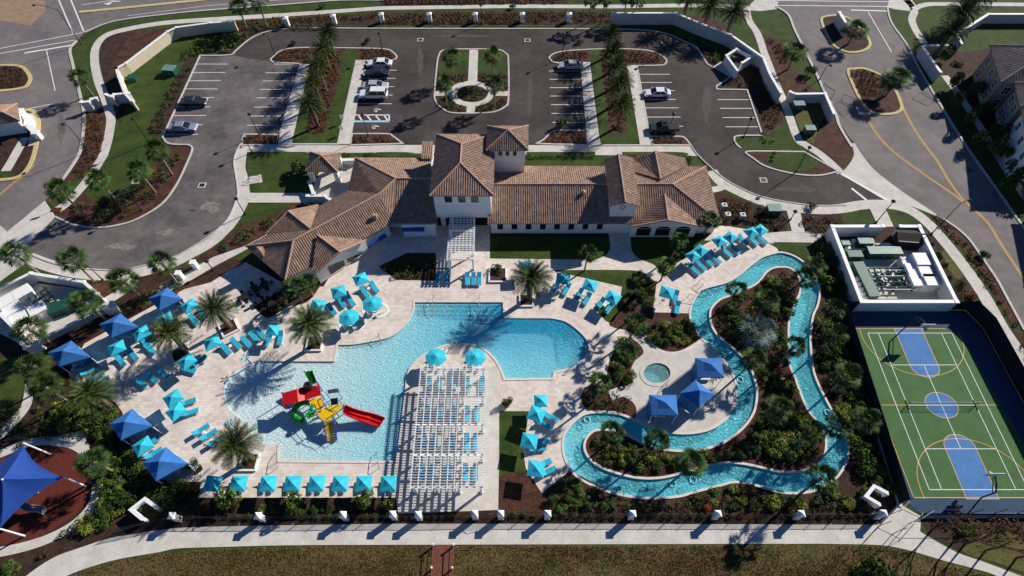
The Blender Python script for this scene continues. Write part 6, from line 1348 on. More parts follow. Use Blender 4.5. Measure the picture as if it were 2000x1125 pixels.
# inner tubes and spray posts
for q, l in (((1146,820),'clear inflatable ring floating at the west bend of the river'),((1313,945),'left clear inflatable ring on the lower river arm'),((1353,938),'right clear inflatable ring on the lower river arm'),((1616,806),'clear inflatable ring in the east river channel'),((1445,742),'clear inflatable ring beside the spa cabanas'),((1208,955),'clear inflatable ring at the lower west bend')):
    p = G(q[0], q[1], -.1); mb = MB(); n, m_ = 18, 8
    for i in range(n):
        for j in range(m_):
            a, b = 2*math.pi*i/n, 2*math.pi*j/m_; mb.v.append(((.4+.1*math.cos(b))*math.cos(a), (.4+.1*math.cos(b))*math.sin(a), .09*math.sin(b)))
            mb.f.append((i*m_+j, ((i+1)%n)*m_+j, ((i+1)%n)*m_+(j+1)%m_, i*m_+(j+1)%m_))
    o = mb.build('swim_ring', mat('vinyl', (.22,.5,.56), .2, spec=.3) if 'vinyl' not in bpy.data.materials else bpy.data.materials['vinyl'], None, True); o.location = (p.x,p.y,-.08); tag(o, l, 'swim ring', 'clear swim rings')
for q, l in (((492,712),'blue water spray post at the upper rim of the splash zone'),((462,838),'blue water spray post at the lower rim of the splash zone')):
    p = G(*q); t = thing('spray_post', (p.x,p.y,.03), l, 'spray post'); mb = MB(); mb.tube((0,0,0),(0,0,2.1),.09,.07); mb.build('post', M['blue_fabric'], t); mb = MB()
    for k in range(5): a = k*1.257; mb.quad((0,0,2.1),(.5*math.cos(a-.3),.5*math.sin(a-.3),2.35),(.75*math.cos(a),.75*math.sin(a),2.2),(.5*math.cos(a+.3),.5*math.sin(a+.3),2.35))
    mb.build('petal', M['teal'], t)
p = G(125,745,.3); mb = MB(); mb.lathe([(0,.5),(.5,.42),(.75,.2),(.7,0)],(0,0,0),12); o = mb.build('beanbag', mat('orange', (.8,.25,.02), .6)); o.location = (p.x,p.y,.03); o.scale = (1.1,.6,1); tag(o, 'orange float lying in the shrubs beside the third cabana', 'float')

# ================= WATER SLIDE =================
ws = thing('water_slide', G(640,840), 'red yellow and green water play structure standing in the shallow pool', 'water slide')
RED, YEL, GRN = mat('slide_red', (.62,.01,.012), .35, var=.08), mat('slide_yellow', (.75,.45,.01), .45, var=.1), mat('slide_green', (.01,.3,.03), .35, var=.1)
PUR, BLU, ORG = mat('post_purple', (.05,.02,.3), .5), mat('post_blue', (.02,.06,.4), .5), mat('slide_orange', (.7,.22,.02), .5)
S = lambda x, y, z: G(*zs((x, y))[0], z)
def panel(pts, m, name, th=.08, parent=ws):
    mb = MB(); A = [Vector(p) for p in pts]; d = Vector((0,0,-th)); mb.quad(*A); mb.quad(*[a+d for a in reversed(A)])
    for i in range(len(A)): j = (i+1) % len(A); mb.quad(A[i]+d, A[j]+d, A[j], A[i])
    return mb.build(name, m, parent)
panel([S(80,580,2.5),S(65,425,2.5),S(250,372,2.95),S(265,530,2.95)], RED, 'roof_panel'); panel([S(265,530,2.95),S(250,372,2.95),S(330,345,2.5),S(345,508,2.5)], RED, 'roof_panel')
panel([S(345,508,2.4),S(330,345,2.4),S(520,312,2.9),S(545,445,2.9)], RED, 'roof_panel')
mb = MB(); c = S(385,335,3.0); mb.lathe([(.55,-.1),(.6,.4),(.45,.75),(.2,.75),(.0,.35)],(c.x,c.y,2.7),14); mb.build('bucket', M['darkmetal'], ws)
mb = MB(); mb.tube((c.x-1.2,c.y,2.3),(c.x-1.2,c.y,3.1),.04); mb.tube((c.x+1.2,c.y,2.3),(c.x+1.2,c.y,3.1),.04); mb.tube((c.x-1.2,c.y,3.1),(c.x+1.2,c.y,3.1),.04); mb.build('bucket_frame', M['white'], ws)
# decks
panel([S(395,540,1.7),S(385,505,1.7),S(540,470,1.7),S(585,570,1.7),S(560,620,1.7),S(440,640,1.7)], YEL, 'deck')
panel([S(480,655,1.45),S(640,590,1.45),S(720,680,1.45),S(690,735,1.45),S(560,765,1.45)], YEL, 'deck')
panel([S(590,600,1.55),S(800,560,1.55),S(830,585,1.55),S(725,655,1.55),S(650,625,1.55)], YEL, 'deck')
# stairs towards the camera
a0, a1, b0, b1 = S(570,765,1.4), S(705,745,1.4), S(615,1015,.1), S(738,995,.1)
for k in range(9):
    t = (k+.5)/9; p = a0.lerp(b0, t); q = a1.lerp(b1, t); d = (b0-a0)*.043; mb = MB(); zz = Vector((0,0,-.05)); mb.quad(p-d,q-d,q+d,p+d); mb.quad(p-d+zz,p+d+zz,q+d+zz,q-d+zz); mb.quad(p+d,q+d,q+d+zz*2,p+d+zz*2); mb.build('step', YEL, ws)
for p, q in ((a0,b0),(a1,b1)):
    mb = MB(); u = Vector((0,0,.3)); mb.quad(p-u*.6,q-u*.6,q+u,p+u); mb.quad(p-u*.6+Vector((.06,0,0)),q-u*.6+Vector((.06,0,0)),q+u+Vector((.06,0,0)),p+u+Vector((.06,0,0))); mb.build('stringer', PUR, ws)
    mb = MB(); mb.path([p+u*2.6,q+u*2.6,q],.035); mb.build('handrail', BLU, ws)
# twin lane red slide
def chute(ptsA, ptsB, m, name, wallh=.3):
    mb = MB(); n = len(ptsA)
    for i in range(n-1):
        A, B_, A2, B2 = ptsA[i], ptsB[i], ptsA[i+1], ptsB[i+1]; mid0, mid1 = (A+B_)/2, (A2+B2)/2; dn = Vector((0,0,-.1)); up = Vector((0,0,wallh))
        mb.quad(A+dn,A2+dn,mid1+dn*.2,mid0+dn*.2); mb.quad(mid0+dn*.2,mid1+dn*.2,B2+dn,B_+dn); mb.quad(A+up,A2+up,A2+dn,A+dn); mb.quad(B_+dn,B2+dn,B2+up,B_+up)
        mb.quad(A+up,A+up*.9+(A-B_).normalized()*.12,A2+up*.9+(A2-B2).normalized()*.12,A2+up); mb.quad(mid0+up*.5,mid1+up*.5,mid1-up*.2,mid0-up*.2)
    A, B_ = ptsA[-1], ptsB[-1]; mb.quad(A,B_,B_+Vector((0,0,wallh)),A+Vector((0,0,wallh)))
    return mb.build(name, m, ws)
chute([S(835,575,1.5),S(930,620,1.35),S(1050,655,.85),S(1180,685,.45),S(1325,735,.3)], [S(800,655,1.5),S(850,700,1.3),S(980,755,.8),S(1130,805,.4),S(1250,845,.25)], RED, 'slide')
# green trough above and coiled tube below
chute([S(350,160,2.6),S(365,200,2.5),S(400,260,2.3),S(430,320,2.1)], [S(440,140,2.6),S(455,190,2.5),S(480,250,2.3),S(495,300,2.1)], GRN, 'slide', .35)
mb = MB(); c = S(335,640,1.0); pr = None
for k in range(22):
    a = -1.0+k*.27; p = Vector((c.x+1.35*math.cos(a), c.y+1.2*math.sin(a), 1.6-k*.05))
    if pr is not None: mb.tube(pr, p, .42, .42, 12, False)
    pr = p
mb.build('tube_slide', GRN, ws, True)
# crow's nest panel
panel([S(620,385,2.6),S(750,365,2.6),S(770,410,2.1),S(630,430,2.1)], M['greymetal'], 'roof_panel'); panel([S(660,490,1.9),S(745,480,1.9),S(750,560,1.3),S(665,570,1.3)], M['darkmetal'], 'climbing_net')
for q in ((625,450),(765,430),(640,560),(790,550)):
    p = S(*q, 1.5); mb = MB(); mb.tube((p.x,p.y,-.5),(p.x,p.y,2.5),.06); mb.build('post', M['greymetal'], ws)
for q, h, m_ in (((130,580),2.5,BLU),((90,440),2.5,BLU),((345,500),2.6,PUR),((520,330),2.9,BLU),((545,440),2.9,PUR),((395,540),2.6,PUR),((480,655),2.4,PUR),((560,765),2.4,BLU),((700,735),2.4,BLU),((590,570),2.5,PUR),((830,590),2.3,BLU),((725,660),2.3,ORG)):
    p = S(*q, 1.6); mb = MB(); mb.tube((p.x,p.y,-.5),(p.x,p.y,h),.07); mb.build('post', m_, ws)
for a, b, z_ in (((395,540),(440,640),2.3),((440,640),(560,765),2.2),((720,680),(830,590),2.1),((540,470),(585,570),2.4),((590,570),(640,560),2.2)):
    mb = MB(); mb.path([S(*a,z_),S(*b,z_)],.035); mb.path([S(*a,z_-.35),S(*b,z_-.35)],.03); mb.build('handrail', BLU, ws)
off_children(ws)

# ================= CARS =================
def car(kind, colm, label, q, flip=False, sc=1.0):
    p = G(q[0], q[1], .7); L_, W_ = 5.3, 2.0
    t = thing('parked_car', (p.x,p.y,.035), label, 'car', 'cars in the car park', math.pi if flip else 0); t.scale = (sc,)*3
    if kind == 'suv': lo = [(-2.6,.35),(-2.65,.7),(-2.55,.95),(-2.45,1.0),(1.3,1.05),(2.4,.95),(2.62,.75),(2.62,.35)]; cab = [(-2.5,.98),(-2.3,1.72),(.3,1.76),(1.35,1.04)]
    elif kind == 'pickup': lo = [(-2.9,.45),(-2.95,1.05),(-2.9,1.1),(1.2,1.1),(2.5,1.05),(2.75,.85),(2.75,.4)]; cab = [(-.7,1.08),(-.5,1.75),(.5,1.75),(1.3,1.08)]
    else: lo = [(-2.6,.35),(-2.65,.75),(-2.5,.92),(-1.7,.98),(1.2,.95),(2.35,.82),(2.62,.62),(2.62,.32)]; cab = [(-1.95,.95),(-1.15,1.4),(.35,1.42),(1.35,.93)]
    def prof(mb, pr, w0, w1, zsp):
        n = len(pr); k = len(mb.v); zmax = max(z for x, z in pr); zmin = min(z for x, z in pr)
        for s in (-1, 1):
            for x, z in pr: f = (z-zmin)/(zmax-zmin); w_ = w0+(w1-w0)*f; taper = 1-.1*max(0, abs(x)/2.65-.75)/.25; mb.v.append((x, s*w_/2*taper, z))
        for i in range(n):
            j = (i+1) % n; mb.f.append((k+i, k+j, k+n+j, k+n+i))
        mb.f.append(tuple(k+i for i in reversed(range(n)))); mb.f.append(tuple(k+n+i for i in range(n)))
    mb = MB(); prof(mb, lo, W_, W_*.92, 0); b = fixn(mb.build('body', colm, t)); bv = b.modifiers.new('b', 'BEVEL'); bv.width = .09; bv.segments = 2
    mb = MB(); prof(mb, cab, W_*.9, W_*.72, 0); fixn(mb.build('window', M['glass'], t))
    xs = [x for x, z in cab]; zt = max(z for x, z in cab); mb = MB(); mb.box(((xs[1]+xs[2])/2,0,zt+.02),(xs[2]-xs[1]+.12,W_*.74,.06)); ro = mb.build('roof', colm, t); bv = ro.modifiers.new('b', 'BEVEL'); bv.width = .03
    mb = MB()
    for x in ((xs[1]+xs[2])/2, ):
        for s in (-1, 1): mb.tube((x, s*W_*.45, .95), (x, s*W_*.365, zt), .05, .05, 4)
    for (xa, za), (xb, zb) in ((cab[0],cab[1]),(cab[3],cab[2])):
        for s in (-1, 1): mb.tube((xa, s*W_*.45, za), (xb, s*W_*.365, zb), .06, .06, 4)
    mb.build('pillar', colm, t)
    for x in (-1.65, 1.6):
        for s in (-1, 1):
            mb = MB(); mb.tube((x, s*(W_/2-.2), .33), (x, s*(W_/2+.01), .33), .34, .34, 16); wv = mb.build('wheel', M['darkmetal'], t)
            mb = MB(); mb.tube((x, s*(W_/2), .33), (x, s*(W_/2+.03), .33), .2, .2, 12); r_ = mb.build('rim', M['greymetal'], wv)
    for s in (-1, 1):
        mb = MB(); mb.box((2.52, s*.68, .68),(.2,.4,.14)); mb.build('headlight', M['white'], t)
        mb = MB(); mb.box((-2.55, s*.75, .8),(.16,.36,.14)); mb.build('taillight', RED, t)
        mb = MB(); mb.box((.95, s*(W_/2+.08), .98),(.16,.2,.12)); mb.build('mirror', colm, t)
    if kind == 'pickup': mb = MB(); mb.box((-1.8,0,1.09),(1.9,1.5,.04)); mb.build('bed', M['darkmetal'], t)
    return t
def paint(n, c, r_=.3): m = mat(n, c, r_, spec=.6); m.node_tree.nodes['Principled BSDF'].inputs['Coat Weight'].default_value = .6; return m
pw, psv, pdk, pbl, pgn = paint('car_white', (.75,.76,.78)), paint('car_silver', (.38,.4,.44)), paint('car_dark', (.02,.022,.03)), paint('car_bluegrey', (.2,.25,.34)), paint('car_darkgreen', (.012,.035,.035))
car('sedan', pdk, 'black sedan in the far left parking bay', (378,198)); car('sedan', pbl, 'blue grey sedan, lower of the two in the far left bay', (357,248))
car('sedan', pw, 'white sedan at the top of the bay left of the centre island', (741,123), True); car('sedan', pdk, 'dark sedan in the second space beside the white sedan', (736,142), True); car('sedan', psv, 'silver sedan right above the white van', (733,167)); car('suv', pw, 'large white van beside the silver sedan', (729,184), True, 1.08)
car('sedan', psv, 'silver sedan alone in the bay right of the centre island', (1114,127), True); car('sedan', pw, 'white sedan in the eastern bay', (1284,181), True); car('pickup', pgn, 'dark green pickup at the lower end of the eastern bay', (1296,250), True)

# ================= LAMPS, SIGNS =================
def lamp(base, ytop, label, arm=None, big=False, kind='lamp'):
    h = height_of(base, ytop); p = G(*base); t = thing('street_lamp', (p.x,p.y,0), label, 'street lamp'); mb = MB(); mb.tube((0,0,0),(0,0,h),.085,.055,8); mb.lathe([(.18,0),(.16,.3),(.09,.4)],(0,0,0),10); mb.build('pole', M['darkmetal'], t)
    if arm:
        e = Vector(arm); mb = MB(); mb.path([Vector((0,0,h-.2)), Vector((e.x*.5,e.y*.5,h+.25)), Vector((e.x,e.y,h+.15))], .05); mb.build('arm', M['darkmetal'], t); c = (e.x, e.y, h)
    else: c = (0, 0, h)
    mb = MB(); mb.lathe([(.05,.25),(.3,.12),(.36,-.05),(.12,-.12),(.1,-.4)] if not arm else [(.05,.2),(.22,.1),(.3,-.12),(0,-.12)], c, 10); mb.build('lantern', M['darkmetal'], t); return t
for b, yt, l, a in (((159,87),18,'very tall street lamp with long arm at the top left crossing',(-5.5,1.5)),((175,297),246,'tall lamp with hooked arm between the west road and bed',(-1.2,.5)),((201,547),523,'lamp post on the curved pavement above the west pump yard',(-.8,.3)),((292,280),232,'thin lamp post on the grass left of the blue grey car',None),((277,411),372,'thin lamp post on the planted point of the west lawn',None),
   ((537,107),68,'lamp post on the tip of the north west car park island',(-.8,.3)),((749,107),65,'lamp post at the island above the white sedan',None),((506,264),223,'lamp post on the lower left car park island',None),((719,267),224,'lamp post beside the hatched bay',None),((492,298),270,'lamp post at the corner of the west lawn by the long pavement',None),((941,48),10,'lamp post between the top pillars',None),((1098,112),66,'lamp post at the tip of the north east island',None),
   ((1283,115),84,'lamp post on the rounded end of the east island',None),((1309,247),222,'lamp post behind the dark green pickup',None),((1452,268),232,'lamp post on the small island right of the east drive',None),((1600,157),129,'lamp with arm at the east road kerb',(.9,.2)),((1553,338),288,'lamp post on the triangular bed at the east drive',None),((1819,457),396,'very tall lamp reaching over the double yellow line',(1.5,.5)),((1711,435),393,'lamp post at the pump yard gate',None),((479,419),388,'lamp post on the curved west pavement lawn',None),((417,528),510,'short lamp post beside the diagonal west path',None),((1543,430),413,'short lamp post by the path north of the lounger deck',None)): lamp(b, yt, l, a)
def sign(q, label, col, rect, h=2.2, mark=None):
    p = G(*q); t = thing('road_sign', (p.x,p.y,0), label, 'sign'); mb = MB(); mb.tube((0,0,0),(0,0,h),.03); mb.build('post', M['greymetal'], t)
    mb = MB()
    if rect: mb.box((0,-.05,h-.3),(.75,.03,.9))
    else: mb.tube((0,-.035,h-.1),(0,-.07,h-.1),.42,.42,20)
    f = mb.build('plate', col, t)
    if mark: mb = MB(); mb.box((0,-.08,h-.1),(.6,.02,.14)); mb.build('bar', M['white'], f)
sign((113,408), 'round red no entry sign with white bar at the west driveway', RED, False, 2.2, True)
for q, l in (((668,240),'upper small white sign on the western lawn strip'),((667,262),'lower small white sign on the western lawn strip')): sign((q[0]+3,q[1]), l, M['white'], True, 1.8)
p = G(110,410); mb = MB(); mb.quad((-.9,-.5,.06),(.9,-.5,.06),(.9,.5,.06),(-.9,.5,.06)); o = mb.build('tactile_pad', M['rubber_red']); o.location = (p.x,p.y,0); o['kind'] = 'structure'
p = G(165,73); o2 = o.copy(); C.objects.link(o2); o2.location = (p.x,p.y,.0); o2.scale = (.8,.8,1)
# storm drains
for q, l in (((821,78),'left square storm drain on the top drive'),((1030,79),'right square storm drain on the top drive'),((395,362),'storm drain on the curved west drive'),((266,354),'square drain in the west lawn'),((1491,352),'storm drain grate on the east drive')):
    p = G(*q); t = thing('storm_drain', (p.x,p.y,.05), l, 'drain', 'storm drains'); mb = MB(); mb.box((0,0,.0),(1.3,1.2,.03)); mb.build('frame', M['concrete'], t); mb = MB(); mb.box((0,0,.02),(.9,.8,.02)); mb.build('grate', M['darkmetal'], t)
# green cabinets on lawns, air handlers
boxo('utility_cabinet', (330,133), 1.2, (2.4,1.8,1.2), M['green_box'], 'green utility cabinet on the lawn by the left car park bay', 'cabinet', rz=-.1, lid=M['green_pale']); boxo('utility_cabinet', (257,150), .8, (1.6,1.2,.8), M['green_box'], 'small bright green cabinet at the foot of the cream wall', 'cabinet')
boxo('utility_cabinet', (1561,202), 1.3, (2.,1.3,1.3), M['green_box'], 'green cabinet with pale lid below the grey east wall', 'cabinet', lid=M['green_pale']); boxo('utility_cabinet', (1583,250), 1.3, (1.8,1.3,1.3), M['green_box'], 'green cabinet with pale lid on the brown lawn by the east path', 'cabinet', lid=M['green_pale']); boxo('utility_cabinet', (1513,406), 1.4, (2.2,1.5,1.4), M['green_box'], 'green cabinet with pale lid beside the pavement north of the deck', 'cabinet', lid=M['green_pale'])
for q, l in (((1415,400),'upper air conditioning unit by the east end of the clubhouse'),((1422,418),'lower left air conditioning unit by the clubhouse'),((1451,419),'lower right air conditioning unit by the clubhouse')):
    p = G(q[0], q[1], 1.0); t = thing('air_conditioner', (p.x,p.y,.03), l, 'air conditioner', 'air conditioning units'); mb = MB(); mb.box((0,0,.5),(.95,.85,1.0)); mb.build('body', M['greymetal'], t); mb = MB(); mb.lathe([(.28,1.02),(.42,1.02),(.42,1.06),(.28,1.06)],(0,0,0),16); mb.build('fan_guard', M['white'], t); mb = MB(); mb.lathe([(0,1.03),(.15,1.05),(.15,1.01)],(0,0,0),10); mb.build('fan', M['darkmetal'], t)
# bike rack
p = G(497,353); t = thing('bicycle_rack', (p.x,p.y,.05), 'steel bicycle rack on the concrete pad by the west lawn', 'bicycle rack'); 
for k in range(2): mb = MB(); y = -.4+k*.8; mb.path([Vector(v) for v in ((-.9,y,0),(-.9,y,.8),(.9,y,.8),(.9,y,0))],.04); mb.build('hoop', M['greymetal'], t)

# ================= FENCES =================
PILX = [(334,1007),(503,1007),(669,1005),(766,1004),(816,1005),(927,1003),(978,1003),(1070,1003),(1236,1003),(1403,1003),(1566,1003),(1727,1002)]
PL = thing('fence_pillar', (0,0,0), 'x', 'pillar'); mb = MB(); mb.box((0,0,.95),(.75,.7,1.9)); mb.box((0,0,.15),(.85,.8,.3)); mb.build('shaft', M['stucco'], PL); mb = MB(); mb.box((0,0,1.95),(1.0,.95,.1)); mb.lathe([(.7,2.0),(0,2.32)],(0,0,0),4,math.pi/4); mb.build('cap', M['white'], PL)
pb = []
for i, q in enumerate(PILX):
    p = G(q[0], q[1], 2.05); pb.append(p); place(PL, (p.x,p.y,0), 0, 'white fence pillar with pyramid cap, %s from the left along the footpath' % ORD[i], 'white pillars of the southern fence', (.8,.8,1))
def fence(a, b, h, label, step=.3, screen=None, group=None, name='iron_fence', posts=2.4, m=None):
    m = m or M['darkmetal']; L_ = (b-a).length; t = thing(name, (a.x,a.y,0), label, 'fence', group); d = (b-a)/L_; n = max(1, int(L_/step)); mb = MB()
    for k in range(n+1): q = d*(L_*k/n); mb.box((q.x,q.y,h*.48),(.025,.025,h*.92), math.atan2(d.y,d.x))
    if step < 1: mb.build('picket', m, t)
    mb = MB()
    for z_ in (h*.12, h*.9): mb.tube(Vector((0,0,z_)), Vector((d.x*L_,d.y*L_,z_)), .025, .025, 4)
    mb.build('rail', m, t); n = max(1, round(L_/posts))
    for k in range(n+1): q = d*(L_*k/n); mb = MB(); mb.tube((q.x,q.y,0),(q.x,q.y,h),.04,.04,6); mb.build('post', m, t)
    if screen:
        mb = MB(); q = Vector((-d.y,d.x,0))*.03; A = q; B_ = d*L_+q; mb.quad((A.x,A.y,.05),(B_.x,B_.y,.05),(B_.x,B_.y,screen),(A.x,A.y,screen)); A = q*2; B_ = d*L_+q*2; mb.quad((A.x,A.y,screen),(B_.x,B_.y,screen),(B_.x,B_.y,.05),(A.x,A.y,.05)); mb.build('windscreen', M['screen'], t)
    return t
M['screen'] = mat('screen', (.012,.014,.02), .85)
for i, (a, b) in enumerate(zip(pb, pb[1:])):
    if i == 5: continue
    a2 = Vector((a.x+.45,a.y,0)); b2 = Vector((b.x-.45,b.y,0)); fence(a2, b2, 1.5, 'black iron fence bay, %s from the left along the footpath' % ORD[i], .16, None, 'black fence bays along the footpath')
fence(G(225,1040), Vector((pb[0].x-.45,pb[0].y,0)), 1.5, 'black iron fence bay left of the first pillar', .16, None, 'black fence bays along the footpath')
a, b = pb[5], pb[6]; t = thing('gate', (a.x+.5,a.y,0), 'black iron double gate between two pillars at the end of the pergola paving', 'gate'); mb = MB(); L_ = (b-a).length-1.0
for k in range(12): mb.box((L_*k/11,0,.8),(.03,.03,1.5))
mb.build('picket', M['darkmetal'], t); mb = MB(); mb.path([Vector((0,0,1.5)),Vector((L_/2,0,1.85)),Vector((L_,0,1.5))],.03); mb.path([Vector((0,0,.2)),Vector((L_,0,.2))],.03); mb.build('rail', M['darkmetal'], t)
for i, (x, y) in enumerate(((557,35),(650,30),(744,27),(838,26.5),(928,26.5),(1020,26.5),(1112,26.5))):
    p = G(x, y, 1.9); place(PL, (p.x,p.y,0), 0, 'white pillar in the hedge behind the top drive, %s from the left' % ORD[i], 'white pillars along the top hedge', (1.15,1.15,.95))
# court fence
FP = [(1757,984),(1640,606),(1885,606),(1919,640),(2006,801),(2114,1005),(1801,1005)]; FB = [G(*q) for q in FP]
lab = ['high dark screened fence along the west side of the sports court','high dark screened fence along the north side of the sports court','screened fence across the north east corner of the court','northern part of the screened fence east of the court','southern part of the screened fence east of the court','dark fence along the southern edge of the sports court']
for i in range(6): fence(FB[i], FB[i+1], 2.9 if i > 1 else 2.5, lab[i], 3.0, (2.85 if i > 1 else 2.4) if i != 5 else .8, 'tall fences round the sports court', 'court_fence', 3.0)
t = fence(FB[6], FB[0], 3.0, 'tall dark gate fence at the south west corner of the court', 3.0, None, None, 'court_gate', 2.6)
a = FB[6]; a1 = G(1745,1041); b1 = G(1715,1028); fence(a, a1, 3., 'south side fence of the court entrance pen', 3., None, 'fences of the court entrance pen', 'court_gate', 2.4, M['greymetal']); fence(FB[0], b1, 3., 'north side fence of the court entrance pen', 3., None, 'fences of the court entrance pen', 'court_gate', 2.4, M['greymetal'])
# hoops
def hoop(q, zb, sgn, label):
    c = G(q[0], q[1], zb); base = Vector((c.x-.2, c.y+1.9*sgn, 0)); t = thing('basketball_hoop', base, label, 'basketball hoop'); mb = MB(); mb.path([Vector((0,0,0)),Vector((0,0,2.6)),Vector((.1,-1.0*sgn,3.2)),Vector((.2,-1.75*sgn,zb))],.09,8); mb.tube((0,0,2.),(.2,-1.75*sgn,zb-.3),.05); mb.build('pole', M['darkmetal'], t)
    mb = MB(); mb.box((.2,-1.9*sgn,zb),(1.9,.06,1.1)); bo = mb.build('backboard', M['white'], t); mb = MB(); y = -1.94*sgn
    for dx in (-.32,.32): mb.box((.2+dx,y,zb-.15),(.05,.03,.5))
    for dz in (-.4,.1): mb.box((.2,y,zb+dz),(.69,.03,.05))
    mb.build('target_square', M['darkmetal'], bo)
    mb = MB(); pts = [Vector((.2+.24*math.cos(a*.524), (-2.2)*sgn+.24*math.sin(a*.524), zb-.4)) for a in range(13)]; mb.path(pts,.02,5); mb.build('rim', ORG, t); mb = MB(); mb.lathe([(.23,0),(.15,-.4)],(.2,-2.2*sgn,zb-.4),10); mb.build('net', M['white'], t)
hoop((1810,637), 3.3, 1, 'basketball hoop at the north end of the court'); hoop((1942,927), 3.3, -1, 'basketball hoop at the south end of the court')
a = T(.125,.5,0); b = T(.875,.5,0); t = thing('tennis_net', (a.x,a.y,.04), 'low portable net across the middle of the sports court', 'net')
for p in (Vector((0,0,0)), b-a):
    mb = MB(); mb.tube((p.x,p.y,0),(p.x,p.y,1.05),.05); mb.tube((p.x,p.y-.7,.05),(p.x,p.y+.7,.05),.05); mb.build('post', M['greymetal'], t)
mb = MB(); 
for k in range(40): x = (b-a).x*k/39; mb.tube((x,0,.15),(x,0,.95),.008,.008,3)
for k in range(6): mb.tube((0,0,.15+.14*k),((b-a).x,0,.15+.14*k),.008,.008,3)
mb.build('mesh', M['darkmetal'], t); mb = MB(); mb.box(((b-a).x/2,0,.98),((b-a).x,.02,.04)); mb.build('tape', M['white'], t)

# ================= PLAYGROUND =================
ss = thing('sail_shade', G(20,950), 'large dark blue sail canopy on white posts over the playground', 'sail shade'); pk = G(4,936,6.0); cs = [G(46,870,4.4),G(124,932,3.6),(G(0,1032,3.4)),G(-95,955,4.0)]
mb = MB(); n = 10
for i in range(4):
    A, B_ = cs[i], cs[(i+1)%4]; mid_ = (A+B_)/2; cen_ = sum(cs, Vector())/4
    for u in range(n):
        for v in range(n):
            def Q(s, r_):
                e = A.lerp(B_, s); inn = 4*s*(1-s)*.16; e = e.lerp(Vector((cen_.x,cen_.y,e.z+.4)), inn); q = e.lerp(pk, r_); q.z = e.z+(pk.z-e.z)*r_**1.35; return q
            mb.quad(Q(u/n,v/n),Q((u+1)/n,v/n),Q((u+1)/n,(v+1)/n),Q(u/n,(v+1)/n))
mb.build('canopy', M['blue_sail'], ss)
for c_, o_ in zip(cs, ((.2,.3),(.4,-.1),(.5,-.2),(-.5,0))):
    mb = MB(); mb.tube((c_.x+o_[0],c_.y+o_[1],0),(c_.x+o_[0]*.6,c_.y+o_[1]*.6,c_.z+.3),.12,.1,8); mb.build('post', M['white'], ss)
mb = MB(); mb.tube((pk.x,pk.y,0),(pk.x,pk.y,pk.z),.12); mb.build('post', M['white'], ss); off_children(ss)
pe = thing('play_frame', G(60,985), 'dark play frame with pale blue wavy slide under the blue sail', 'play equipment'); p = G(60,985)
mb = MB()
for k, (x, y) in enumerate(((-3,.5),(-1.5,.8),(-3,-1),(-1.4,-.8))): mb.tube((x,y,0),(x,y,2.2),.07)
mb.build('frame', M['darkmetal'], pe); mb = MB(); mb.box((-2.2,-.1,1.2),(1.7,1.7,.1)); mb.build('deck', M['greymetal'], pe)
mb = MB(); pts = [Vector((-1.4+.42*k, .1-.12*k+.15*math.sin(k), 1.5-1.3*(k/9)**1.3)) for k in range(10)]; 
for a, b in zip(pts, pts[1:]): mb.quad(a+Vector((0,-.35,0)),b+Vector((0,-.35,0)),b+Vector((0,.35,0)),a+Vector((0,.35,0))); mb.tube(a+Vector((0,.35,.1)),b+Vector((0,.35,.1)),.08,.08,6); mb.tube(a+Vector((0,-.35,.1)),b+Vector((0,-.35,.1)),.08,.08,6)
mb.build('slide', M['chrome'], pe)
t = thing('park_bench', G(191,935), 'dark metal bench beside the playground ring path', 'bench', None, 1.2)
mb = MB(); [mb.box((0,-.2+.1*k,.45),(1.7,.07,.04)) for k in range(5)]; mb.build('seat', M['darkmetal'], t); mb = MB(); [mb.box((0,.3,.6+.12*k),(1.7,.04,.07)) for k in range(3)]; mb.build('backrest', M['darkmetal'], t)
for s in (-.75,.75): mb = MB(); mb.box((s,0,.22),(.06,.5,.44)); mb.build('leg', M['darkmetal'], t)
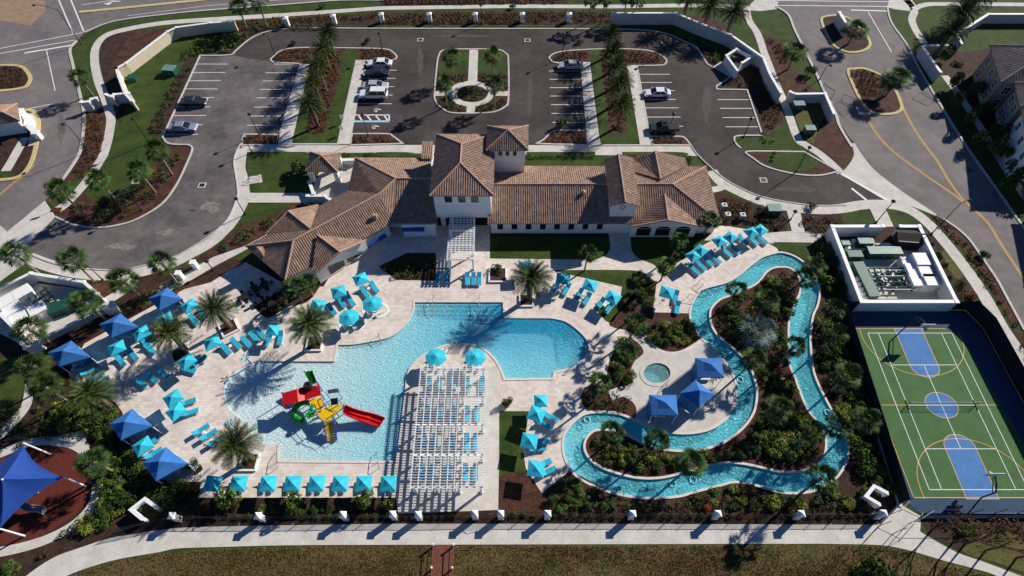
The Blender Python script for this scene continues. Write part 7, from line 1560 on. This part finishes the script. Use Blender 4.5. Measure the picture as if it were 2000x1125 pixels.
# boardwalk
bw = thing('boardwalk', G(867,1070), 'reddish brown timber boardwalk with white topped rail posts at the bottom edge', 'boardwalk'); a, b = G(848,1064), G(887,1064); a2, b2 = G(844,1200), G(891,1200); xw = b.x-a.x
mb = MB(); n = int((a.y-a2.y)/.18)
for k in range(n): mb.box(((a.x+b.x)/2, a.y-.09-.18*k, .12),(xw,.165,.05))
mb.build('plank', M['boardwalk'], bw)
for x in (a.x, b.x):
    mb = MB(); mb.tube((x,a.y-.1,1.0),(x,a2.y,1.0),.05,.05,6); mb.tube((x,a.y-.1,.5),(x,a2.y,.5),.03,.03,6); mb.build('rail', M['boardwalk'], bw)
    for k in range(6): 
        y = a.y-.15-k*2.45; mb = MB(); mb.box((x,y,.55),(.16,.16,1.1)); pp_ = mb.build('post', M['boardwalk'], bw); mb = MB(); mb.box((x,y,1.13),(.24,.24,.07)); mb.lathe([(.15,1.16),(0,1.26)],(x,y,0),4,.785); mb.build('cap', M['white'], pp_)
off_children(bw)
# gate piers by the diagonal path
for q, l in (((376,512),'upper white gate pier beside the diagonal west path'),((347,533),'lower white gate pier beside the diagonal west path')):
    p = G(*q, 1.4); mb = MB(); mb.box((0,0,.7),(.7,.7,1.4)); mb.box((0,0,1.45),(.85,.85,.12)); o = mb.build('gate_pier', M['white']); o.location = (p.x,p.y,.03); tag(o, l, 'pier')
a = G(340,540); b = G(440,490); 
# car park entrance barrier pieces on the east road
for q, rz, l in ((((1743,150)), .3,'black swing gate leaf on the upper side of the road island'),((1668,214), 2.2,'black swing gate leaf at the lower left of the road island'),((1622,196), 1.9,'black swing gate leaf beside the grey wall end'),((1800,180), -1.0,'black swing gate leaf on the shaded side of the east road')):
    p = G(*q); t = thing('swing_gate', (p.x,p.y,0), l, 'gate', 'black road gates', rz); mb = MB(); mb.path([Vector((0,0,.2)),Vector((3.2,0,.2)),Vector((3.2,0,1.6)),Vector((0,0,2.1)),Vector((0,0,.2))],.05); mb.build('frame', M['darkmetal'], t); mb = MB(); [mb.tube((.4*k,0,.2),(.4*k,0,2.05-.5*k/8),.02,.02,4) for k in range(1,8)]; mb.build('picket', M['darkmetal'], t)
for o in [o for o in bpy.data.objects if o.get('label') == 'x']:
    for c_ in list(o.children): bpy.data.objects.remove(c_)
    bpy.data.objects.remove(o)
for k in SH:
    for o in SH[k]:
        if o.name not in used: bpy.data.objects.remove(o)
